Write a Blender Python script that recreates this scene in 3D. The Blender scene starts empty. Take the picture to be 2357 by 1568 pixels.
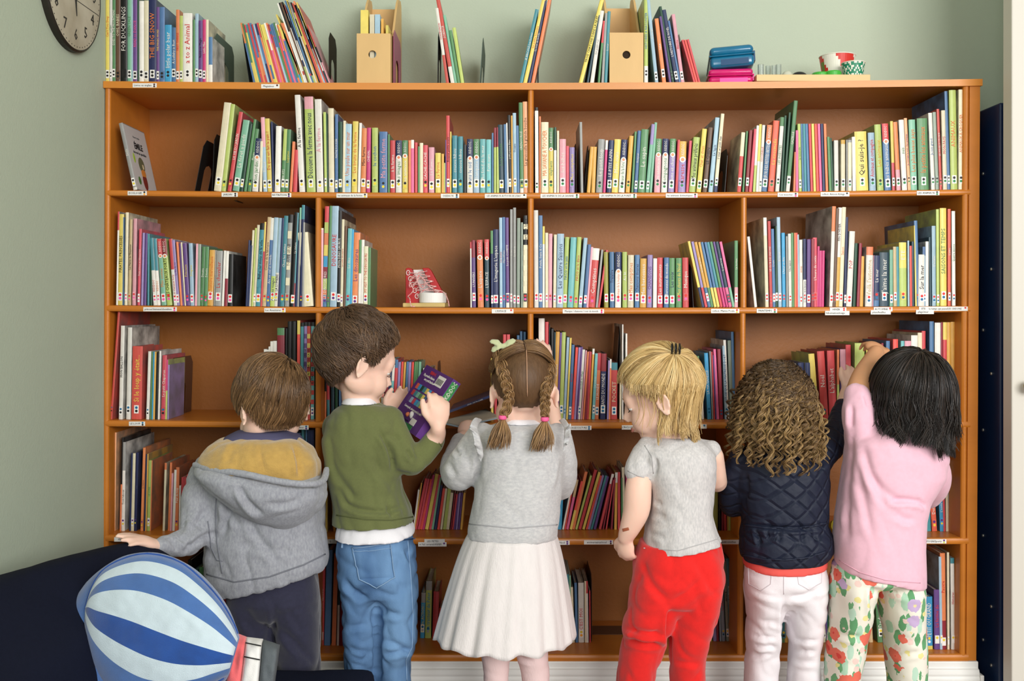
import bpy, bmesh, math, random
import numpy as np
from mathutils import Vector, Matrix, Euler, noise, Quaternion
random.seed(7)
SC = bpy.context.scene
COL = SC.collection
PI = math.pi
# ---------------------------------------------------------------- camera, world, light, exposure
D = 2.29          # camera to the front edge of the bookcase
ZC = 0.95         # eye height
HY = 705.0        # picture row of the horizon
cam = bpy.data.cameras.new('camera'); camo = bpy.data.objects.new('camera', cam); COL.objects.link(camo)
camo.location = (0, -D, ZC); camo.rotation_euler = (PI/2, 0, 0)
cam.sensor_width = 36; cam.lens = 36*D/2.357; cam.shift_y = -(784-HY)/2357.0; cam.clip_start = .05
SC.camera = camo
SC.view_settings.view_transform = 'Standard'; SC.view_settings.look = 'None'
SC.view_settings.exposure = 0.0; SC.view_settings.gamma = 1; SC.view_settings.use_curve_mapping = False
W = bpy.data.worlds.new('world'); SC.world = W; W.use_nodes = True
bg = W.node_tree.nodes['Background']; bg.inputs[0].default_value = (.93, .97, 1, 1); bg.inputs[1].default_value = 0.29
def area(name, loc, target, sx, sy, power, col):
    l = bpy.data.lights.new(name, 'AREA'); l.shape = 'RECTANGLE'; l.size = sx; l.size_y = sy; l.energy = power; l.color = col
    o = bpy.data.objects.new(name, l); COL.objects.link(o); o.location = loc
    o.rotation_euler = (Vector(target)-Vector(loc)).to_track_quat('-Z', 'Y').to_euler(); return o
area('window_light', (1.7, -4.2, 1.75), (0, 0, .8), 2.6, 1.6, 176, (1, .985, .96))
area('side_window_light', (-1.6, -4.4, 1.5), (.2, 0, .7), 1.6, 1.6, 80, (.95, .98, 1))
# ---------------------------------------------------------------- helpers
def S(y): return (D+y)/D
def P(px, py, y=0.0):
    s = S(y); return Vector(((px-1178.5)/1000*s, y, ZC-(py-HY)/1000*s))
def lin(c):
    return tuple(((v/255)/12.92 if v/255 <= .04045 else ((v/255+.055)/1.055)**2.4) for v in c)
MATS = {}
def mat(name, rgb, rough=.6, spec=.35, bump=0, bscale=300, var=0, vscale=30, rnd=0, metal=0, alpha=1, trans=0, stretch=None, sheen=0, sss=0, rgb2=None, coat=0, bdist=.002):
    if name in MATS: return MATS[name]
    m = bpy.data.materials.new(name); m.use_nodes = True; nt = m.node_tree; b = nt.nodes['Principled BSDF']
    b.inputs['Roughness'].default_value = rough; b.inputs['Specular IOR Level'].default_value = spec; b.inputs['Metallic'].default_value = metal
    b.inputs['Alpha'].default_value = alpha; b.inputs['Transmission Weight'].default_value = trans
    if sheen: b.inputs['Sheen Weight'].default_value = sheen; b.inputs['Sheen Roughness'].default_value = .5
    if coat: b.inputs['Coat Weight'].default_value = coat; b.inputs['Coat Roughness'].default_value = .15
    if sss:
        b.inputs['Subsurface Weight'].default_value = sss; b.inputs['Subsurface Radius'].default_value = (.012, .005, .003); b.inputs['Subsurface Scale'].default_value = 1
    c = (*lin(rgb), 1); b.inputs['Base Color'].default_value = c
    out = None
    tc = nt.nodes.new('ShaderNodeTexCoord'); mp = nt.nodes.new('ShaderNodeMapping'); nt.links.new(tc.outputs['Object'], mp.inputs[0])
    if stretch: mp.inputs['Scale'].default_value = stretch
    if var or rgb2:
        n = nt.nodes.new('ShaderNodeTexNoise'); n.inputs['Scale'].default_value = vscale; n.inputs['Detail'].default_value = 4
        nt.links.new(mp.outputs[0], n.inputs['Vector'])
        mx = nt.nodes.new('ShaderNodeMix'); mx.data_type = 'RGBA'
        mr = nt.nodes.new('ShaderNodeMapRange'); mr.inputs[1].default_value = .3; mr.inputs[2].default_value = .7
        nt.links.new(n.outputs[0], mr.inputs[0]); nt.links.new(mr.outputs[0], mx.inputs[0])
        c2 = (*lin(rgb2), 1) if rgb2 else tuple([v*(1+var) for v in c[:3]]+[1])
        c1 = c if rgb2 else tuple([v*(1-var) for v in c[:3]]+[1])
        mx.inputs[6].default_value = c1; mx.inputs[7].default_value = c2; out = mx.outputs[2]
    if rnd:
        hs = nt.nodes.new('ShaderNodeHueSaturation'); hs.inputs['Saturation'].default_value = .93; oi = nt.nodes.new('ShaderNodeObjectInfo')
        mr = nt.nodes.new('ShaderNodeMapRange'); mr.inputs[3].default_value = 1-rnd; mr.inputs[4].default_value = 1+rnd
        nt.links.new(oi.outputs['Random'], mr.inputs[0]); nt.links.new(mr.outputs[0], hs.inputs['Value'])
        mr2 = nt.nodes.new('ShaderNodeMapRange'); mr2.inputs[3].default_value = .5-rnd*.05; mr2.inputs[4].default_value = .5+rnd*.05
        mm = nt.nodes.new('ShaderNodeMath'); mm.operation = 'FRACT'; ml = nt.nodes.new('ShaderNodeMath'); ml.operation = 'MULTIPLY'; ml.inputs[1].default_value = 7.13
        nt.links.new(oi.outputs['Random'], ml.inputs[0]); nt.links.new(ml.outputs[0], mm.inputs[0]); nt.links.new(mm.outputs[0], mr2.inputs[0]); nt.links.new(mr2.outputs[0], hs.inputs['Hue'])
        if out: nt.links.new(out, hs.inputs['Color'])
        else: hs.inputs['Color'].default_value = c
        out = hs.outputs[0]
    if out: nt.links.new(out, b.inputs['Base Color'])
    if bump:
        n = nt.nodes.new('ShaderNodeTexNoise'); n.inputs['Scale'].default_value = bscale; n.inputs['Detail'].default_value = 3
        nt.links.new(mp.outputs[0], n.inputs['Vector'])
        bp = nt.nodes.new('ShaderNodeBump'); bp.inputs['Strength'].default_value = bump; bp.inputs['Distance'].default_value = bdist
        nt.links.new(n.outputs[0], bp.inputs['Height']); nt.links.new(bp.outputs[0], b.inputs['Normal'])
    MATS[name] = m; return m
def tag(o, label=None, cat=None, group=None, kind=None):
    if label: o['label'] = label
    if cat: o['category'] = cat
    if group: o['group'] = group
    if kind: o['kind'] = kind
    return o
def link(o, parent=None):
    COL.objects.link(o)
    if parent: o.parent = parent
    return o
def empty(name, loc=(0, 0, 0), rot=(0, 0, 0)):
    o = bpy.data.objects.new(name, None); COL.objects.link(o); o.location = loc; o.rotation_euler = rot; o.empty_display_size = .05; return o
def meshobj(name, verts, faces, mats, parent=None, mi=None, smooth=False, world=True):
    me = bpy.data.meshes.new(name); me.from_pydata([tuple(v) for v in verts], [], faces)
    if not isinstance(mats, (list, tuple)): mats = [mats]
    for m in mats: me.materials.append(m)
    if mi is not None: me.polygons.foreach_set('material_index', mi)
    if smooth: me.polygons.foreach_set('use_smooth', [True]*len(me.polygons))
    me.update(); o = bpy.data.objects.new(name, me); COL.objects.link(o)
    if parent:
        o.parent = parent
        if world: o.matrix_parent_inverse = MW(parent).inverted()
    return o
def MW(o):
    m = Matrix.LocRotScale(o.location, o.rotation_euler, o.scale)
    return (MW(o.parent) @ o.matrix_parent_inverse @ m) if o.parent else m
class MB:
    """collects pieces of one part"""
    def __init__(s): s.v = []; s.f = []; s.m = []
    def add(s, vs, fs, m=0):
        b = len(s.v); s.v += [Vector(v) for v in vs]; s.f += [[i+b for i in f] for f in fs]; s.m += [m]*len(fs) if isinstance(m, int) else m; return s
    def box(s, x0, x1, y0, y1, z0, z1, m=0):
        return s.add([(x0, y0, z0), (x1, y0, z0), (x1, y1, z0), (x0, y1, z0), (x0, y0, z1), (x1, y0, z1), (x1, y1, z1), (x0, y1, z1)],
                     [(0, 3, 2, 1), (4, 5, 6, 7), (0, 1, 5, 4), (1, 2, 6, 5), (2, 3, 7, 6), (3, 0, 4, 7)], m)
    def prism(s, pts, axis, a, b, m=0):
        n = len(pts)
        def v(p, t):
            return {'x': (t, p[0], p[1]), 'y': (p[0], t, p[1]), 'z': (p[0], p[1], t)}[axis]
        s.add([v(p, a) for p in pts]+[v(p, b) for p in pts], [list(range(n))[::-1], list(range(n, 2*n))]+[(i, (i+1) % n, n+(i+1) % n, n+i) for i in range(n)], m); return s
    def lathe(s, prof, c=(0, 0, 0), n=24, m=0, cap=True, axis='z'):
        vs = []
        for r, h in prof:
            for k in range(n):
                a = 2*PI*k/n
                p = (r*math.cos(a), r*math.sin(a), h)
                if axis == 'y': p = (p[0], p[2], p[1])
                if axis == 'x': p = (p[2], p[0], p[1])
                vs.append(Vector(p)+Vector(c))
        fs = []; L = len(prof)
        for i in range(L-1):
            for k in range(n): fs.append((i*n+k, i*n+(k+1) % n, (i+1)*n+(k+1) % n, (i+1)*n+k))
        if cap: fs += [list(range(n))[::-1], [(L-1)*n+k for k in range(n)]]
        return s.add(vs, fs, m)
    def tube(s, pts, rad, n=8, m=0, flat=1.0, closed_ends=True):
        pts = [Vector(p) for p in pts]; L = len(pts)
        if not hasattr(rad, '__len__'): rad = [rad]*L
        up = None; vs = []
        for i, p in enumerate(pts):
            t = (pts[min(i+1, L-1)]-pts[max(i-1, 0)])
            t = t.normalized() if t.length > 1e-9 else Vector((0, 0, 1))
            if up is None: up = t.orthogonal().normalized()
            up = (up-t*up.dot(t)); up = up.normalized() if up.length > 1e-6 else t.orthogonal().normalized()
            sd = t.cross(up)
            for k in range(n):
                a = 2*PI*k/n; vs.append(p+rad[i]*(math.cos(a)*up+flat*math.sin(a)*sd))
        fs = [(i*n+k, i*n+(k+1) % n, (i+1)*n+(k+1) % n, (i+1)*n+k) for i in range(L-1) for k in range(n)]
        if closed_ends: fs += [list(range(n))[::-1], [(L-1)*n+k for k in range(n)]]
        return s.add(vs, fs, m)
    def ell(s, c, r, rot=None, n=16, m=0):
        vs = []; fs = []; c = Vector(c); R = rot if rot is not None else Matrix.Identity(3)
        h = n//2
        for i in range(h+1):
            th = PI*i/h
            for k in range(n):
                a = 2*PI*k/n
                vs.append(c+R @ Vector((r[0]*math.sin(th)*math.cos(a), r[1]*math.sin(th)*math.sin(a), r[2]*math.cos(th))))
        for i in range(h):
            for k in range(n): fs.append((i*n+k, (i+1)*n+k, (i+1)*n+(k+1) % n, i*n+(k+1) % n))
        return s.add(vs, fs, m)
    def loft(s, secs, n=24, m=0):
        """secs: (center, half x, half y[, superness, tilt vector]) horizontal elliptical rings stacked along their order"""
        vs = []
        for sec in secs:
            c, rx, ry = sec[:3]; e = sec[3] if len(sec) > 3 else 2.3; tz = sec[4] if len(sec) > 4 else 0; yaw = sec[5] if len(sec) > 5 else 0
            for k in range(n):
                a = 2*PI*k/n; ca, sa = math.cos(a), math.sin(a)
                x = rx*math.copysign(abs(ca)**(2/e), ca); y = ry*math.copysign(abs(sa)**(2/e), sa)
                x, y = x*math.cos(yaw)-y*math.sin(yaw), x*math.sin(yaw)+y*math.cos(yaw)
                vs.append(Vector(c)+Vector((x, y, tz*x)))
        L = len(secs)
        fs = [(i*n+k, i*n+(k+1) % n, (i+1)*n+(k+1) % n, (i+1)*n+k) for i in range(L-1) for k in range(n)]
        fs += [list(range(n))[::-1], [(L-1)*n+k for k in range(n)]]
        return s.add(vs, fs, m)
    def build(s, name, mats, parent=None, smooth=False, bevel=0, world=True):
        o = meshobj(name, s.v, s.f, mats, parent, s.m, smooth, world)
        if bevel: bev(o, bevel)
        return o
def bev(o, w, seg=2):
    md = o.modifiers.new('bevel', 'BEVEL'); md.width = w; md.segments = seg; md.limit_method = 'ANGLE'; md.angle_limit = .6
def remesh(o, voxel, smooth=8, factor=.5, sub=0):
    """fuses the pieces of a body or a garment into one continuous skin"""
    bm = bmesh.new(); bm.from_mesh(o.data); bmesh.ops.recalc_face_normals(bm, faces=bm.faces[:]); bm.to_mesh(o.data); bm.free()
    md = o.modifiers.new('r', 'REMESH'); md.mode = 'VOXEL'; md.voxel_size = voxel; md.use_smooth_shade = True
    if smooth: m2 = o.modifiers.new('s', 'SMOOTH'); m2.iterations = smooth; m2.factor = factor
    dg = bpy.context.evaluated_depsgraph_get(); dg.update()
    me = bpy.data.meshes.new_from_object(o.evaluated_get(dg)); old = o.data
    ms = list(old.materials); o.modifiers.clear(); me.materials.clear()
    for m in ms: me.materials.append(m)
    me.name = old.name; o.data = me; bpy.data.meshes.remove(old)
    me.polygons.foreach_set('use_smooth', [True]*len(me.polygons)); me.polygons.foreach_set('material_index', [0]*len(me.polygons))
    return o
def coords(me):
    a = np.empty(len(me.vertices)*3); me.vertices.foreach_get('co', a); return a.reshape(-1, 3)
def normals(me):
    a = np.empty(len(me.vertices)*3); me.vertices.foreach_get('normal', a); return a.reshape(-1, 3)
def setco(me, a): me.vertices.foreach_set('co', a.astype(np.float32).ravel()); me.update()
def folds(o, creases=(), amp=.002, freq=(18, 18, 7), seed=0, extra=None, mw=None):
    """cloth folds: drifting wrinkles plus named creases given as (x0,y0,x1,y1,depth m,width px)"""
    me = o.data; co = coords(me); no = normals(me)
    off = Vector((seed*3.7, seed*1.3, seed*9.1))
    d = np.array([noise.noise(Vector((c[0]*freq[0], c[1]*freq[1], c[2]*freq[2]))+off) for c in co])*amp
    d += np.array([noise.noise(Vector((c[0]*freq[0]*.4, c[1]*freq[1]*.4, c[2]*freq[2]*.45))-off) for c in co])*amp*1.4
    rd = np.array([max(0., 1-abs(noise.noise(Vector((c[0]*freq[0]*1.5+3, c[1]*freq[1]*1.5, c[2]*freq[2]*1.9+c[0]*9))+off))*3.2) for c in co]); d -= rd*amp*.75
    s = (D+co[:, 1])/D; px = co[:, 0]/s*1000+1178.5; py = (ZC-co[:, 2])/s*1000+HY
    w = np.clip(-no[:, 1]*2.0, 0, 1)
    for cr in creases:
        x0, y0, x1, y1, a, wd = cr[:6]; bend = cr[6] if len(cr) > 6 else 0
        dx, dy = x1-x0, y1-y0; L = math.hypot(dx, dy); t = np.clip(((px-x0)*dx+(py-y0)*dy)/L**2, 0, 1)
        bx = -dy/L*bend*np.sin(PI*t); by = dx/L*bend*np.sin(PI*t)
        q = (px-x0-t*dx-bx)*(-dy/L)+(py-y0-t*dy-by)*(dx/L); al = np.hypot(px-x0-t*dx-bx, py-y0-t*dy-by)
        taper = np.clip(np.sin(PI*np.clip(t, .02, .98))*1.6, 0, 1)
        g = -np.exp(-(al/wd)**2)+.55*np.exp(-((al-wd*1.7)/wd)**2)*(q > 0)
        d += a*g*taper*w
    co = co+no*d[:, None]
    setco(me, co); return o
def dens(name, vs): pass
FONT_OBJS = []
def text(name, s, size, m, parent, loc, rot, maxlen=None, maxh=None, ext=.0002, align='CENTER', bold=0):
    c = bpy.data.curves.new(name, 'FONT'); c.body = s; c.size = size; c.extrude = ext; c.align_x = align; c.align_y = 'CENTER'; c.resolution_u = 1; c.offset = bold
    tmp = bpy.data.objects.new(name, c); COL.objects.link(tmp); dg = bpy.context.evaluated_depsgraph_get(); me = bpy.data.meshes.new_from_object(tmp.evaluated_get(dg))
    bpy.data.objects.remove(tmp); bpy.data.curves.remove(c); me.materials.clear(); me.materials.append(m); me.name = name
    o = bpy.data.objects.new(name, me)
    est = max(1e-6, max((v.co.x for v in me.vertices), default=0)-min((v.co.x for v in me.vertices), default=0))
    if maxlen and est > maxlen: o.scale = (maxlen/est, min(1, maxlen/est*1.5), 1)
    COL.objects.link(o); o.location = loc; o.rotation_euler = rot
    if parent: o.parent = parent
    return o
PAL = dict(r=(200, 50, 46), o=(222, 122, 56), y=(226, 204, 84), g=(84, 136, 86), lg=(178, 196, 96), t=(60, 136, 148), b=(70, 112, 158), n=(34, 44, 88),
           p=(98, 62, 128), k=(220, 90, 140), m=(196, 26, 104), w=(228, 224, 214), c=(222, 212, 178), s=(152, 152, 148), x=(24, 24, 24), br=(104, 74, 52),
           lb=(156, 186, 204), pk=(224, 156, 168), dg=(28, 72, 50), mint=(120, 178, 148), tan=(202, 176, 128), sky=(34, 150, 200), mu=(214, 162, 46), pr=(206, 58, 72),
           mr=(140, 24, 40), aq=(108, 182, 184), lp=(150, 130, 184), dt=(38, 66, 78), sg=(140, 154, 138), ro=(226, 70, 40), ol=(150, 142, 44), pe=(232, 164, 112))
CNAME = dict(r='red', o='orange', y='yellow', g='green', lg='lime green', t='teal', b='blue', n='navy blue', p='purple', k='pink', m='magenta', w='white', c='cream', s='grey', x='black',
             br='brown', lb='light blue', pk='pale pink', dg='dark green', mint='mint green', tan='tan', sky='bright blue', mu='mustard yellow', pr='rosy red', mr='maroon', aq='aqua',
             lp='lilac', dt='dark slate', sg='sage green', ro='orange-red', ol='olive', pe='peach')
def cm(k): return mat('cover_'+CNAME[k].replace(' ', '_').replace('-', '_'), PAL[k], rough=.38, spec=.4, rnd=.12, var=.06, vscale=60)
# ---------------------------------------------------------------- the room
LX = -.9395
SAGE = mat('sage_wall_paint', (180, 191, 171), rough=.75, bump=.25, bscale=220, var=.02, vscale=3)
WHITE = mat('white_gloss_paint', (236, 235, 230), rough=.4, var=.015, vscale=4)
o = MB().box(-1.2, 2.4, .262, .36, 0, 2.7).build('wall_back', SAGE); tag(o, kind='structure')
o = MB().box(LX-.1, LX, -3.2, .262, 0, 2.7).build('wall_left', SAGE); tag(o, kind='structure')
FLOORM = mat('floor_vinyl', (122, 94, 68), rough=.5, var=.12, vscale=5, stretch=(1, 8, 1))
o = MB().box(-1.2, 2.4, -3.2, .36, -.05, 0).build('floor', FLOORM); tag(o, kind='structure')
o = MB().box(-1.2, 2.4, -3.2, .36, 2.7, 2.75).build('ceiling', mat('ceiling_paint', (235, 234, 228), rough=.9)); tag(o, kind='structure')
# moulded white plinth the bookcase stands on
prof = [(-.004, .124), (-.004, .110), (-.010, .108), (-.012, .098), (-.010, .094), (-.013, .090), (-.013, .070), (-.020, .064), (-.020, .0), (.26, 0), (.26, .124)]
mb = MB(); zs = (ZC-(1522-HY)/1000)/.124
mb.prism([(a, b*zs) for a, b in prof], 'x', LX+.001, 1.072)
for a0, a1, z0, z1 in [(1.072, 1.080, .0, .098), (1.080, 1.088, .0, .066)]: mb.box(a0, a1, -.016, .26, z0*zs, z1*zs)
o = mb.build('baseboard_back', WHITE, bevel=.002); tag(o, kind='structure')
# white door leaf standing open at the right
x0 = P(2329, 700, -.13).x
dr = MB().box(x0, x0+.8, -.13, -.09, .0, 2.05).build('door_1', mat('door_cream_paint', (208, 203, 192), rough=.45), bevel=.003); tag(dr, kind='structure')
kn = MB().lathe([(.004, 0), (.004, .012), (.012, .016), (.014, .026), (.006, .032)], n=16).build('door_knob', mat('brass', (170, 140, 60), rough=.3, metal=.9), dr)
kp = P(2360, 888, -.13); kn.location = (kp.x, -.13, kp.z); kn.rotation_euler = (PI/2, 0, 0)
# ---------------------------------------------------------------- blue metal locker
BLUE = mat('locker_blue_enamel', (12, 36, 72), rough=.38, bump=.05, bscale=90, var=.05, vscale=8)
lk = empty('metal_locker', (1.3, .1, 0)); tag(lk, 'tall dark blue metal locker standing right of the bookcase', 'locker')
mb = MB(); zt = P(2300, 236, -.045).z
mb.box(1.10, 1.5, -.045, .25, .0, zt); mb.build('body', BLUE, lk, bevel=.004)
mb = MB(); mb.box(1.115, 1.49, -.058, -.045, .06, zt-.02); dd = mb.build('door', BLUE, lk, bevel=.003)
mb = MB()
for py in (1233, 1473, 760, 990, 400): 
    p = P(2270, py, .03); mb.ell((1.0985, .03, p.z), (.003, .004, .004), n=8)
for py in (1395, 1530, 860, 620): 
    p = P(2288, py, -.005); mb.ell((1.0985, -.01, p.z), (.003, .004, .004), n=8)
mb.build('rivet', mat('steel', (170, 170, 165), rough=.35, metal=.8), lk, smooth=True)
# ---------------------------------------------------------------- bookcase
WOOD = mat('honey_stained_wood', (196, 118, 38), rough=.36, spec=.45, bump=.12, bscale=160, var=.09, vscale=14, stretch=(.35, 1, 1))
WOODB = mat('honey_stained_board', (158, 98, 44), rough=.5, spec=.35, bump=.3, bscale=130, var=.05, vscale=9)
WOODE = mat('honey_stained_edge', (206, 130, 46), rough=.34, spec=.5, bump=.08, bscale=140, var=.07, vscale=10, stretch=(.5, 1, 1))
SH = {0: (188, 192, 183), 1: (437, 443.5, 435), 2: (702.5, 708.5, 704), 3: (967.5, 972.5, 970), 4: (1231.5, 1239.5, 1238), 5: (1503, 1507, 1506)}
TH = {0: .0155, 1: .014, 2: .0145, 3: .015, 4: .0155, 5: .017}
def shelf_py(r, px):
    a, b, c = SH[r]; t = (px-240)/(2257-240)*2-1
    return b+(c-a)/2*t+((a+c)/2-b)*t*t
def shelf_z(r, px): return ZC-(shelf_py(r, px)-HY)/1000
BC = empty('bookcase', (0, .12, .12)); tag(BC, 'wide honey-brown wooden bookcase with five shelves of books against the sage wall', 'bookcase')
BD = .25
def board(name, r, xa, xb, y0=.0, nose=True):
    t = TH[r]; n = 28; vs = []; fs = []
    pr = [(BD, 0), (BD, -t), (.005, -t), (.0015, -t+.0015), (0, -t*.5-.002), (0, -t*.5+.002), (.0015, -.0015), (.005, 0)] if nose else [(BD, 0), (BD, -t), (-.006, -t), (-.006, 0)]
    k = len(pr)
    for i in range(n+1):
        px = xa+(xb-xa)*i/n; z = shelf_z(r, px); x = (px-1178.5)/1000
        vs += [(x, y+y0, z+dz) for y, dz in pr]
    fs = [(i*k+j, (i+1)*k+j, (i+1)*k+(j+1) % k, i*k+(j+1) % k) for i in range(n) for j in range(k)]
    fs += [list(range(k)), [n*k+j for j in range(k)][::-1]]
    return meshobj(name, vs, fs, WOOD if nose else WOODE, BC, smooth=False)
TB = board('top_board', 0, 240, 2259, nose=False)
SHELF = {}
for r in range(1, 6): SHELF[r] = board('shelf', r, 246 if r < 3 else 243, 2233 if r < 4 else 2229, y0=-.002)
def upright(name, pt, pb, xl, xr, xlb, xrb, half=False):
    """front post between two heights; rounded nose when half"""
    vs = []; fs = []
    for (py, a, b) in ((pt, xl, xr), (pb, xlb, xrb)):
        xa, xb = (a-1178.5)/1000, (b-1178.5)/1000; z = ZC-(py-HY)/1000; w = xb-xa
        if half: pr = [(xa, BD), (xa, .004), (xa+w*.12, .0012), (xa+w*.35, -.001), (xa+w*.65, -.001), (xa+w*.88, .0012), (xb, .004), (xb, BD)]
        else: pr = [(xa, BD), (xa, .0), (xb, .0), (xb, BD)]
        vs += [(x, y, z) for x, y in pr]
    k = len(vs)//2
    fs = [(j, (j+1) % k, k+(j+1) % k, k+j) for j in range(k)]+[list(range(k))[::-1], list(range(k, 2*k))]
    return meshobj(name, vs, fs, WOOD, BC)
upright('side_panel', 203, 1520, 240.5, 254, 233.5, 247, True)
upright('side_panel', 198, 1520, 2218, 2232, 2210, 2224, True)
upright('outer_panel', 198, 1521, 2232.2, 2256, 2224.2, 2247)
for r, xl, xr in [(1, 1215.5, 1228.5), (2, 725.5, 738.5), (2, 1215.5, 1228.5), (2, 1706.5, 1719.5), (3, 726, 738.5), (3, 1215, 1228), (3, 1704.5, 1717), (4, 725, 737), (4, 1215, 1228), (4, 1700, 1714), (5, 721, 733), (5, 1216, 1229), (5, 1698, 1712)]:
    a = shelf_py(r-1, xl)+TH[r-1]*1000-.5; b = shelf_py(r, xl)+.3
    upright('divider', a, b, xl, xr, xl-.5, xr-.5, True)
bk = MB().box(-.938, 1.07, BD, BD+.008, .118, ZC+.51).build('back_panel', WOODB, BC)
# shelf edge labels: (row, x0, x1, dy, text, dot1, dot2)
PAPER = mat('label_paper', (232, 230, 224), rough=.5, rnd=.03)
INK = mat('grey_ink', (90, 88, 86), rough=.7); INKD = mat('black_ink', (30, 28, 28), rough=.7)
DOT = {k: mat('dot_'+CNAME[k].replace(' ', '_').replace('-', '_'), c, rough=.5) for k, c in dict(x=(32, 28, 28), y=(232, 208, 60), g=(40, 130, 70), b=(20, 104, 150), p=(94, 44, 130), r=(220, 40, 40), k=(240, 90, 170), s=(170, 170, 170), o=(245, 165, 40), w=(240, 240, 235), m=(240, 30, 140), c=(200, 210, 90), br=(70, 34, 26)).items()}
LAB = [(0, 308, 363, 2, 'Livres en anglais', 'br', 'br'), (0, 603, 645, 2, 'Magazines', 'br', None), (1, 295, 339, 0, 'ECOLOGIE', 'x', 'o'), (1, 511, 548, 1, 'JARDIN', 'x', 'br'), (1, 626, 671, 1, 'NUTRITION', 'x', 'p'),
       (1, 775, 846, 1, 'les animaux de la ferme', 'x', 'y'), (1, 1015, 1057, 1, 'OISEAUX', 'x', 'b'), (1, 1116, 1212, 1, "LES ANIMAUX AUTOUR DE L'EAU", 'x', None), (1, 1244, 1333, 1, 'LES ANIMAUX DE LA SAVANE', 'x', 'g'),
       (1, 1379, 1465, 1, 'LES ANIMAUX DE LA FORET', 'x', 'g'), (1, 1532, 1605, 1, 'les animaux domestiques', 'x', 'k'), (1, 1789, 1836, 1, 'Les insectes', 'x', 'm'), (1, 1888, 1954, 1, 'collect. Antoon Krings', 'x', None), (1, 2109, 2161, 1, 'LES ANIMAUX', 'x', 'g'),
       (2, 331, 408, 1, 'princes/chateaux/chevaliers', 'r', 'k'), (2, 609, 658, 1, 'Les Aventures', 'r', 'y'), (2, 773, 815, 1, 'DINOSAURES', 'r', 'p'), (2, 1132, 1182, 1, "L'ESPACE", 'r', None), (2, 1295, 1390, 1, 'Musique / chansons / tour de monde', 'r', 'm'), (2, 1636, 1701, 1, 'collect. Mamie Poule', 'r', 'y'),
       (2, 1741, 1788, 1, 'PRINTEMPS', 'r', 'g'), (2, 1909, 1947, -1, 'HIVER', 'r', 'r'), (2, 1898, 1954, 7, 'hibernation/neige', None, None), (2, 2010, 2053, -1, 'AUTOMNE', 'r', 'o'), (2, 2003, 2049, 6, 'pluie/feuilles', None, None), (2, 2114, 2226, -1, 'ETE     le temps qui passe/LES SAISONS', 'r', None), (2, 2107, 2148, 6, 'plage/mer', None, None),
       (3, 298, 335, 0, 'LE LOUP', 'b', 'x'), (3, 646, 686, -3, 'Fantastiques', None, None), (3, 663, 711, 6, 'Les Monstres', 'b', 'p'), (3, 1303, 1361, 5, 'VOYAGE/CULTURE', 'b', 'b'), (3, 1431, 1473, 4, "L'INCLUSION", None, None), (3, 1612, 1626, 2, ' ', 'b', None),
       (4, 264, 334, 2, 'Halloween / Peur', 'p', None), (4, 755, 775, 2, 'G', None, None), (4, 977, 1024, 0, 'LES FETES', None, None), (4, 963, 1028, 7, 'st Val/ carnaval/ANNIV', 'p', None), (4, 1285, 1311, 2, 'Noel', 'p', 'p'), (4, 1344, 1411, 1, 'anniversaires/noel', 'p', 'br'), (4, 1653, 1703, 0, 'le petit souches', None, None), (4, 2128, 2177, 0, 'YOGA/Sports', 'p', 'c')]
for k, (r, a, b, dy, tx, d1, d2) in enumerate(LAB):
    xm = (a+b)/2; zt = shelf_z(r, xm)-.0022-dy/1000; h = .0098; x0, x1 = (a-1178.5)/1000, (b-1178.5)/1000
    yy = -.0066 - (.0004 if dy > 4 else 0) if r == 0 else -.0030 - (.0005 if dy > 4 else 0)
    sl = (shelf_z(r, b)-shelf_z(r, a))/(b-a)*1000
    mb = MB(); mb.box(x0, x1, yy-.0003, yy+.0008, zt-h, zt, 0); ms = [PAPER]
    xt = x1-.0055
    for q, dk in enumerate((d1, d2)):
        if dk:
            ms.append(DOT[dk]); mb.lathe([(.0022, yy-.0006), (.0022, yy-.0002)], c=(xt, 0, zt-h*(.28+.46*q)), n=12, m=len(ms)-1, axis='y')
    lb = mb.build('shelf_label', ms, BC); lb['label'] = 'white paper label stuck on the shelf edge'
    if tx.strip():
        t = text('lettering', tx, .0062, INKD, lb, ((x0+xt)/2-.0015, yy-.0006, zt-h/2), (PI/2, 0, 0), maxlen=(xt-x0)*.86)
        t.matrix_parent_inverse = MW(lb).inverted()
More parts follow.
